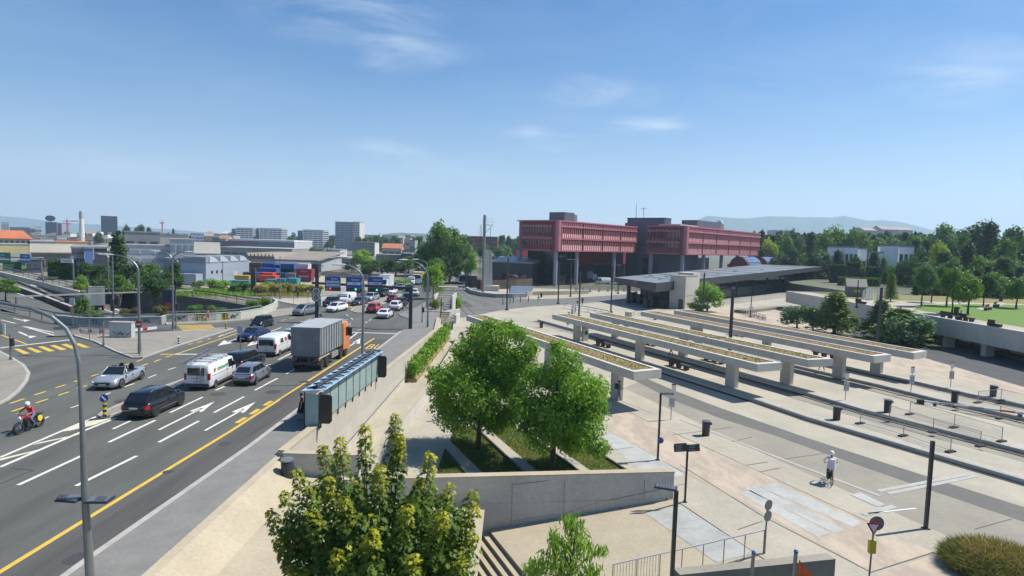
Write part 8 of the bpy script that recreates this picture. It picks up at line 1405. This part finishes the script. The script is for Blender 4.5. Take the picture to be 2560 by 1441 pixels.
# shipping containers and yard goods
CCOL = dict(brown=(.16, .085, .07), blue=(.025, .10, .33), navy=(.03, .06, .14), crimson=(.24, .022, .045), white=(.52, .53, .52), darkblue=(.015, .03, .06), teal=(.03, .22, .28), red=(.38, .04, .04), yellow=(.45, .27, .03), green=(.10, .34, .27), grey=(.20, .22, .25))
for x0, x1, y0, y1, Y, c, lab in ((622, 653, 658, 682, 213, 'brown', 'brown container at the left of the stack'), (655, 686, 659, 672, 212, 'blue', 'blue container on top at the left of the stack'), (645, 690, 672, 683, 206, 'blue', 'long bright blue container in the middle row'), (688, 702, 664, 678, 212, 'darkblue', 'small black blue container between the blue ones'), (704, 735, 661, 673, 211, 'blue', 'blue container on top of the black one'), (703, 735, 673, 685, 211, 'darkblue', 'black container beneath the blue one'), (741, 770, 661, 673, 208, 'white', 'white container on top of the crimson pair'), (741, 779, 674, 685, 206, 'crimson', 'upper crimson container with white lettering'), (740, 778, 685, 698, 205, 'crimson', 'lower crimson container with white lettering'), (608, 643, 682, 698, 198, 'navy', 'dark blue container end on in the front row'), (646, 682, 683, 691, 200, 'red', 'bright red container behind the low front row'), (646, 688, 690, 702, 197, 'red', 'red container in the low front row'), (690, 714, 684, 696, 203, 'navy', 'navy container right of the red ones'), (716, 738, 684, 696, 204, 'grey', 'grey container left of the crimson pair'), (586, 622, 690, 698, 192, 'yellow', 'stack of yellow frames beside the dark blue container'), (520, 572, 706, 716, 182, 'teal', 'long heap of turquoise crates, left'), (573, 622, 703, 718, 184, 'teal', 'long heap of turquoise crates, right'), (662, 690, 700, 712, 190, 'teal', 'turquoise crates in front of the red container'), (692, 712, 698, 712, 189, 'teal', 'turquoise crates in the middle of the yard'), (716, 742, 697, 712, 188, 'teal', 'turquoise crates at the right of the yard'), (606, 616, 655, 672, 214, 'white', 'small white cabin beside the brown container'), (778, 796, 661, 680, 230, 'darkblue', 'dark gate building right of the containers')):
    Y *= .76; a, q = D(x0, y1, Y), D(x1, y0, Y); w, h = q.x - a.x, q.z - a.z; o = thing('shipping_container' if c != 'teal' and c != 'yellow' else 'crate_stack', lab, 'container' if c not in ('teal', 'yellow') else 'crates', (a.x, Y, a.z)); m = M('container_' + c, CCOL[c], .55, var=.12, scale=.8); b = MB().bx(0, 0, 0, w, 2.6, h, m)
    for k in range(int(w * 2)): b.bx(k / 2 + .1, -.06, .15, k / 2 + .3, .0, h - .15, m)
    b.build('body', o); MB().bx(-.04, -.08, h - .18, w + .04, 2.65, h + .02, m).build('top_rail', o); [MB().box((x, -.05, h / 2), (.16, .16, h), m).build('corner_post', o) for x in (.05, w - .05)]
    if c == 'crimson': text('TRITON' if y0 < 680 else 'SPINNLER', h * .42, SWH, o, (w / 2, -.09, h * .5), (rad(90), 0, 0))
    if a.z > .4: MB().bx(.1, .3, -a.z, w - .1, 2.4, -.01, cm((.12, .12, .13))).build('supports', o)
o = thing('pillar', 'dark square pillar at the edge of the crate yard', 'pillar', G(634, 736, 0)); MB().box((0, 0, 2.6), (.9, .6, 5.2), SLATE).build('shaft', o); MB().box((0, 0, .1), (1.3, 1, .2), CWALL).build('foot', o)
o = thing('advertising_column', 'red and dark advertising figure panel beside the underpass', 'sign', G(424, 790, -.8)); MB().box((0, 0, 1.6), (1.7, .5, 4.6), M('ad_navy', (.02, .03, .06), .5), .2).build('panel', o); MB().disc((-.2, -.35, 1.4), (0, -1, 0), .7, M('ad_red', (.5, .07, .03), .5), 12).build('emblem', o)
# playground on the terrace
o = thing('playhouse', 'small grey wooden playhouse with a pitched roof on the park terrace', 'playhouse', D(2118, 752, 122) * 1, -.3); o.location.z = PZ; WD = M('grey_wood', (.16, .15, .13), .8, var=.2, scale=3)
MB().bx(0, 0, 0, 3.2, 2.6, 2.1, WD).build('wall', o); MB().loft([[(x, -.3, 2.0), (x, 1.3, 3.5), (x, 2.9, 2.0), (x, 2.9, 2.15), (x, 1.3, 3.7), (x, -.3, 2.15)] for x in (-.3, 3.5)], M('grey_wood_roof', (.27, .26, .22), .8)).build('roof', o); MB().loft([[(x, 0, 2.1), (x, 2.6, 2.1), (x, 1.3, 3.45)] for x in (0, 3.2)], WD).build('gable', o); MB().bx(1.2, -.04, 1.0, 2.2, .0, 1.5, SYEL).build('sign', o)
for i, (x, yb, yt) in enumerate(((2158, 748, 724), (2167, 750, 722), (2173, 751, 727), (2179, 750, 722), (2194, 749, 724), (2199, 749, 728), (2220, 749, 724), (2231, 748, 730))):
    p = G(x, yb, PZ); o = thing('play_pole', 'slim white playground pole, %s from the wooden playhouse' % ('first', 'second', 'third', 'fourth', 'fifth', 'sixth', 'seventh', 'eighth')[i], 'pole', p, 0, 'white playground poles'); h = ZT(p, yt) - PZ; MB().tube([(0, 0, 0), (0, 0, h * .8), (.1, 0, h)], [.22, .16, .06], SWH, 8).build('shaft', o); MB().tube([(0, 0, 0), (0, 0, .1)], .3, KERB, 8).build('foot', o)
bin_('dark litter bin beside the bench with the seated person', G(2390, 788, PZ), 1.2); bin_('dark litter bin by the lawn loungers', G(2502, 754, PZ), 1.2)
# ================================================================ bicycles, motorcycle, people
def bike(label, base, rz, col=DARK, r=.34, motor=False):
    o = thing('bicycle' if not motor else 'motorcycle', label, 'bicycle' if not motor else 'motorcycle', base, rz); tw = .022 if not motor else .075
    for x in (-.52, .52) if not motor else (-.70, .74):
        w = thing_part('wheel', o, (x, 0, r)); MB().tube([(r * .93 * math.cos(a), 0, r * .93 * math.sin(a)) for a in np.linspace(0, 6.2832, 21)], tw, TYRE, 6).build('tyre', w, True); b = MB(); [b.bar((0, 0, 0), (r * .9 * math.cos(a), 0, r * .9 * math.sin(a)), .012 if not motor else .03, .012, RIM) for a in np.linspace(0, 6.2832, 9)]; b.build('spokes', w)
    return o
def bicycle(label, base, rz, c, group=None):
    o = bike(label, base, rz); b = MB(); P = dict(bb=(-.08, 0, .30), st=(-.24, 0, .86), ht=(.36, 0, .86), hb=(.40, 0, .62), ra=(-.52, 0, .34), fa=(.52, 0, .34))
    for a, q in (('bb', 'st'), ('st', 'ht'), ('hb', 'bb'), ('ra', 'bb'), ('ra', 'st')): b.tube([P[a], P[q]], .02, c, 6)
    b.tube([(.34, 0, .96), P['ht'], P['hb'], P['fa']], .02, c, 6); b.build('frame', o); MB().tube([(.30, -.28, .98), (.36, 0, 1.0), (.30, .28, .98)], .015, DARK, 6).build('handlebar', o); MB().bx(-.36, -.07, .90, -.10, .07, .95, DARK).build('saddle', o)
    if group: o['group'] = group
    return o
SKIN = M('skin', (.42, .23, .15), .6); HAIR = M('hair_dark', (.022, .014, .010), .6)
def person(label, base, rz, pose, top, leg, shoe, hair=HAIR, s=1.0, arms=None, helmet=None, skirt=False, bare=False, sleeves=True, rest=None, bag=None, name='person'):
    """one continuous skinned body; joints are given in metres, x forward"""
    o = thing(name, label, 'person', base, rz); J = dict(pel=(0, 0, .95), ch=(.0, 0, 1.30), nk=(.0, 0, 1.48), hd=(.03, 0, 1.60), tp=(.03, 0, 1.70), lh=(0, .10, .90), rh=(0, -.10, .90), lk=(.03, .10, .50), rk=(.03, -.10, .50), la=(0, .10, .09), ra=(0, -.10, .09), lt=(.16, .11, .04), rt=(.16, -.11, .04), ls=(0, .19, 1.42), rs=(0, -.19, 1.42), le=(-.02, .25, 1.14), re=(-.02, -.25, 1.14), lw=(.06, .25, .90), rw=(.06, -.25, .90))
    J.update(pose); V, E, Rr, tagv = [], [], [], []
    def add(p, r, t, par=None):
        V.append(Vector(p) * s); Rr.append(r * s); tagv.append(t)
        if par is not None: E.append((par, len(V) - 1))
        return len(V) - 1
    v = {}; v['pel'] = add(J['pel'], .145, 'leg'); v['wa'] = add(Vector(J['pel']).lerp(Vector(J['ch']), .42), .125, 'top', v['pel']); v['ch'] = add(J['ch'], .15, 'top', v['wa']); v['nk'] = add(J['nk'], .055, 'skin', v['ch']); v['hd'] = add(J['hd'], .088, 'skin', v['nk']); v['tp'] = add(J['tp'], .075, 'skin', v['hd'])
    hv = Vector(J['hd']); v['no'] = add(hv + Vector((.105, 0, -.005)), .018, 'skin', v['hd'])
    for q, sg in (('l', 1), ('r', -1)):
        a = add(J[q + 'h'], .088, 'leg', v['pel']); b_ = add(J[q + 'k'], .062, 'shin' if bare or skirt else 'leg', a); c = add(J[q + 'a'], .042, 'shin' if bare or skirt else 'leg', b_); add(J[q + 't'], .038, 'shoe', c)
        a = add(J[q + 's'], .058, 'top', v['ch']); b_ = add(J[q + 'e'], .043, 'top' if sleeves else 'skin', a); w = add(J[q + 'w'], .031, 'skin' if not sleeves else 'skin', b_)
        d = (Vector(J[q + 'w']) - Vector(J[q + 'e'])).normalized(); sd_ = Vector((1, 0, 0)) if abs(d.z) > .6 else Vector((0, 1, 0)); pm = add(Vector(J[q + 'w']) + d * .055, .034, 'skin', w)
        for f in range(4): k1 = add(Vector(J[q + 'w']) + d * .10 + sd_ * (.027 - .018 * f), .0095, 'skin', pm); k2 = add(Vector(V[k1]) / s + d * (.035 + .01 * (f in (1, 2))) + Vector((.008, 0, -.01)), .008, 'skin', k1)
        t1 = add(Vector(J[q + 'w']) + d * .05 + sd_ * .045, .011, 'skin', pm); add(Vector(V[t1]) / s + d * .03 + sd_ * .008, .009, 'skin', t1)
    me = bpy.data.meshes.new('body'); me.from_pydata(V, E, []); t = bpy.data.objects.new('body', me); COL.objects.link(t); md = t.modifiers.new('s', 'SKIN'); md.use_smooth_shade = True; sv = me.skin_vertices[0].data
    for i, r in enumerate(Rr): sv[i].radius = (r, r)
    sv[0].use_root = True; t.modifiers.new('d', 'SUBSURF').levels = 1; bpy.context.view_layer.update(); m2 = bpy.data.meshes.new_from_object(t.evaluated_get(bpy.context.evaluated_depsgraph_get())); bpy.data.objects.remove(t); m2.name = 'body'
    m2.materials.clear(); mats = dict(top=top, leg=leg, shin=SKIN if (bare or skirt) else leg, skin=SKIN, shoe=shoe); ks = list(mats); [m2.materials.append(mats[k]) for k in ks]; VA = np.array(V)
    for p in m2.polygons: p.material_index = ks.index(tagv[int(((VA - np.array(p.center)) ** 2).sum(1).argmin())])
    bo_ = bpy.data.objects.new('body', m2); COL.objects.link(bo_); bo_.parent = o
    H = Vector(J['hd']) * s + Vector((.0, 0, .035)) * s
    if helmet: MB().lathe([(.02, -.02), (.135, -.06), (.145, .02), (.115, .10), (.05, .145), (.01, .15)], helmet, 14, c=H).build('helmet', o, True); MB().bx(H.x + .09, H.y - .08, H.z - .04, H.x + .135, H.y + .08, H.z + .01, GLC).build('visor', o)
    else: MB().lathe([(.02, .04), (.098, -.04), (.104, .03), (.085, .085), (.04, .112), (.005, .115)], hair, 12, c=H - Vector((.018, 0, 0)) * s).build('hair', o, True); b = MB(); [b.box((H.x + .082, H.y + y, H.z - .035), (.012, .02, .012), HAIR) for y in (-.03, .03)]; b.box((H.x + .078, H.y, H.z - .095), (.012, .04, .009), M('lips', (.30, .10, .09), .6)); b.build('face', o)
    if skirt: MB().lathe([(.30, .50), (.24, .72), (.15, 1.02), (.155, 1.12)], top, 14).build('dress', o, True)
    if bag: MB().box((bag[0], bag[1], bag[2]), (.18, .30, .42), M('bag_brown', (.045, .03, .025), .8)).build('backpack', o)
    return o
def fab(n, c): return M('cloth_' + n, c, .85, var=.12, scale=14)
BLKC, NAVC, GRYC, WHC, REDC, DEN = fab('black', (.018, .018, .02)), fab('navy', (.03, .04, .07)), fab('grey', (.16, .155, .15)), fab('white', (.62, .61, .64)), fab('red', (.50, .03, .035)), fab('denim', (.09, .14, .24)); HIV = M('hi_vis', (.55, .85, .06), .6); SHO = fab('shoe', (.03, .03, .03))
WALK = dict(lk=(.16, .10, .52), la=(.24, .10, .12), lt=(.38, .1, .07), rk=(-.06, -.10, .50), ra=(-.26, -.10, .14), rt=(-.14, -.11, .04), lw=(-.10, .25, .92), rw=(.18, -.25, .95), le=(-.1, .26, 1.15), re=(.02, -.26, 1.15)); SIT = dict(pel=(0, 0, .50), ch=(-.03, 0, .88), nk=(.0, 0, 1.06), hd=(.05, 0, 1.18), tp=(.06, 0, 1.28), lh=(.05, .10, .50), rh=(.05, -.10, .50), lk=(.45, .12, .52), rk=(.45, -.12, .52), la=(.48, .12, .09), ra=(.48, -.12, .09), lt=(.62, .12, .04), rt=(.62, -.12, .04), ls=(-.02, .19, 1.0), rs=(-.02, -.19, 1.0), le=(.08, .24, .74), re=(.08, -.24, .74), lw=(.32, .15, .62), rw=(.32, -.15, .62))
person('woman in a black dress standing in the shade of the bus shelter', Vector((-12.95, 36.9, .1)), rad(200), {}, BLKC, BLKC, SHO, skirt=True, sleeves=False)
person('man in a red top and dark shorts walking past the white graffiti wall', G(520, 806, .12), rad(180), WALK, REDC, BLKC, SHO, bare=True, sleeves=False)
person('traveller with a brown backpack standing at the column of the nearest canopy', G(1546, 1003, PLZ), rad(10), dict(rw=(.30, -.12, 1.08), re=(.05, -.25, 1.12), **{k: WALK[k] for k in ('lk', 'la', 'lt', 'rk', 'ra', 'rt')}), GRYC, GRYC, SHO, bag=(-.24, 0, 1.25))
person('worker in a yellow high visibility suit on the crossing road', G(1346, 760, PLZ), rad(250), WALK, HIV, HIV, SHO, s=1.05)
for x, y, z, c1, c2, rz, lab in ((1443, 765, PLZ, WHC, BLKC, 60, 'person in white walking beside a person in black near the tram mast'), (1456, 763, PLZ, BLKC, BLKC, 60, 'person in black walking towards the station near the tram mast'), (1438, 786, PLZ + PH, WHC, DEN, 200, 'person walking on the platform at the foot of a tram mast'), (1678, 890, PLZ + PH, BLKC, BLKC, 180, 'person in black standing under the second canopy'), (2054, 928, PLZ + PH, BLKC, REDC, 120, 'person in red trousers walking under the middle canopy'), (1110, 1052, PLZ, BLKC, BLKC, 100, 'person in dark clothes in the shade of the larger tree'), (744, 747, .12, NAVC, BLKC, 90, 'small dark pedestrian on the pavement left of the gantry'), (453, 723, .1, BLKC, GRYC, 90, 'pedestrian on the bridge in front of the hangar'), (1630, 772, PLZ, NAVC, BLKC, 90, 'person in dark clothes at the station kiosks')): person(lab, G(x, y, z), rad(rz), WALK, c1, c2, SHO)
person('person in a white shirt sitting on the dark park bench', Vector(G(2402, 800, PZ)) + Vector((0, 0, .02)), rad(185), SIT, WHC, NAVC, SHO)
# driver and passenger in the open car
for y, c, lab in ((.36, WHC, 'driver in a pale shirt in the open convertible'), (-.36, BLKC, 'passenger in dark clothes in the open convertible')):
    ca, sa = math.cos(CONV.rotation_euler.z), math.sin(CONV.rotation_euler.z); px, py = .12, y; d = dict(SIT); d.update(lw=(.42, .12, .72), rw=(.42, -.12, .72), la=(.75, .12, .30), ra=(.75, -.12, .30), lt=(.86, .12, .34), rt=(.86, -.12, .34), lk=(.42, .12, .60), rk=(.42, -.12, .60)); person(lab, CONV.location + Vector((px * ca - py * sa, px * sa + py * ca, .18)), CONV.rotation_euler.z, d, c, DEN, SHO, s=.96)
# motorcyclist
fw, rw = G(48, 1086), G(98, 1067); d = (fw - rw).normalized(); mc = (fw + rw) / 2; ma = math.atan2(d.y, d.x); mo = bike('red and black motorcycle with a yellow side panel at the left', mc, ma, r=.33, motor=True); MR = M('moto_red', (.42, .02, .02), .3, coat=.6); MY = M('moto_yellow', (.75, .58, .03), .4)
MB().loft([[(x, y * w, z0 + h * zz) for y, zz in ((-.5, 0), (.5, 0), (.8, .5), (.5, 1), (-.5, 1), (-.8, .5))] for x, w, z0, h in ((-.05, .20, .72, .14), (.15, .32, .70, .26), (.38, .30, .74, .24), (.5, .16, .80, .10))], MR).build('tank', mo, True); MB().bx(-.72, -.12, .74, -.02, .12, .84, DARK).build('seat', mo); MB().bx(-.25, -.18, .28, .32, .18, .66, M('engine', (.09, .09, .09), .4, .6)).build('engine', mo)
for s in (-1, 1): MB().tube([(.74, s * .09, .33), (.52, s * .10, .98)], .03, RIM, 6).build('fork', mo); MB().tube([(-.70, s * .1, .33), (-.2, s * .12, .45)], .03, DARK, 6).build('swing_arm', mo); MB().tube([(-.72, s * .1, .36), (-.6, s * .12, .74)], .025, RIM, 6).build('shock_absorber', mo)
MB().tube([(.44, -.38, 1.06), (.50, 0, 1.02), (.44, .38, 1.06)], .018, DARK, 6).build('handlebar', mo); MB().lathe([(.02, -.05), (.10, -.02), (.10, .06), (.02, .08)], LAMP, 12, c=(.66, 0, .88), axis='x').build('headlight', mo); [MB().disc((-.55, s * .19, .58), (0, 1, 0), .17, MY, 14, .05).build('side_panel', mo) for s in (-1, 1)]; MB().tube([(.2, -.2, .3), (-.3, -.22, .28), (-.8, -.22, .42)], .045, RIM, 8).build('exhaust', mo); MB().bx(-.98, -.06, .76, -.72, .06, .80, DARK).build('rear_mudguard', mo)
RIDE = dict(pel=(-.28, 0, .92), ch=(-.06, 0, 1.24), nk=(.03, 0, 1.42), hd=(.10, 0, 1.53), tp=(.11, 0, 1.62), lh=(-.22, .13, .90), rh=(-.22, -.13, .90), lk=(.16, .24, .72), rk=(.16, -.24, .72), la=(-.12, .24, .36), ra=(-.12, -.24, .36), lt=(.05, .25, .30), rt=(.05, -.25, .30), ls=(-.03, .20, 1.34), rs=(-.03, -.20, 1.34), le=(.16, .36, 1.12), re=(.16, -.36, 1.12), lw=(.38, .33, 1.09), rw=(.38, -.33, 1.09))
person('motorcyclist in a red and black jacket with a white helmet', mc, ma, RIDE, REDC, DEN, SHO, helmet=M('helmet_white', (.72, .72, .70), .25, coat=.5))
# cyclist in white on the square
P = G(2074, 1206, PLZ); bz = rad(72); bicycle('dark city bicycle ridden across the square', P, bz, DARK); RB_ = dict(pel=(-.24, 0, 1.0), ch=(-.14, 0, 1.34), nk=(-.08, 0, 1.52), hd=(-.04, 0, 1.64), tp=(-.04, 0, 1.73), lh=(-.2, .10, .96), rh=(-.2, -.10, .96), lk=(.10, .12, .74), rk=(.06, -.12, .62), la=(-.02, .12, .36), ra=(-.08, -.12, .20), lt=(.12, .12, .33), rt=(.06, -.12, .16), ls=(-.12, .19, 1.45), rs=(-.12, -.19, 1.45), le=(.02, .36, 1.24), re=(.02, -.36, 1.24), lw=(.26, .28, 1.03), rw=(.26, -.28, 1.03))
c = person('cyclist in loose white clothes with a white helmet on the square', P, bz, RB_, WHC, WHC, SHO, bare=True, helmet=M('helmet_white', (0, 0, 0))); MB().lathe([(.24, .92), (.23, 1.05), (.19, 1.25), (.20, 1.42)], WHC, 12, c=(-.20, 0, 0)).build('shirt', c, True); o = thing('pannier_bag', 'black pannier bag on the left of the cyclist in white', 'bag', P, bz); MB().box((-.52, .18, .62), (.36, .16, .38), BLKC).build('bag', o); MB().box((-.52, .18, .83), (.37, .17, .05), DARK).build('flap', o)
# parked bicycles by the station
for i in range(14):
    t = i / 13; lab = 'bicycle in the row by the short ramp wall, %s from the station' % ['first', 'second', 'third', 'fourth', 'fifth', 'sixth', 'seventh', 'eighth', 'ninth', 'tenth', 'eleventh', 'twelfth', 'thirteenth', 'last'][i]
    bicycle(lab, G(1842 + 70 * t, 782 + 20 * t, PLZ), rad(70 + 12 * math.sin(i * 3)), (DARK, SLATE, MR, STEEL)[i % 4], 'parked bicycles by the ramp wall')
bicycle('white bicycle leaning at a post before the station forecourt', G(1590, 790, PLZ), rad(5), WHC); bicycle('bicycle at the kerb beside the right gantry leg', G(1012, 782, .1), rad(20), DARK); bicycle('bicycle second from the right gantry leg', G(1018, 778, .1), rad(35), STEEL)
o = thing('covered_motorbikes', 'motorbikes parked under dark covers beside the slatted shed', 'motorcycles', G(1147, 768, PLZ), 1.2); MB().loft([[(x, -.6 - .2 * k, .05), (x, .6, .05), (x, .3, .9 + .2 * math.sin(x * 2)), (x, -.3, .9 + .2 * math.sin(x * 2 + 1))] for k, x in enumerate((-3, -2, -1, 0, 1, 2, 3))], M('cover_black', (.02, .02, .022), .6)).build('cover', o); [MB().disc((x, -.75, .3), (0, 1, .0), .3, TYRE, 12, .1).build('wheel', o) for x in (-2.4, -.8, .8, 2.2)]
# ================================================================ the air
hm = bpy.data.materials.new('haze_air'); hm.use_nodes = True; t = hm.node_tree; t.nodes.clear(); pv = t.nodes.new('ShaderNodeVolumePrincipled'); ot = t.nodes.new('ShaderNodeOutputMaterial')
pv.inputs['Color'].default_value = (.60, .80, 1, 1); pv.inputs['Density'].default_value = HAZE; pv.inputs['Anisotropy'].default_value = .2; t.links.new(pv.outputs[0], ot.inputs['Volume'])
tag(MB().bx(-6500, -80, -7.6, 6500, 6700, 480, hm).build('haze'), kind='stuff')
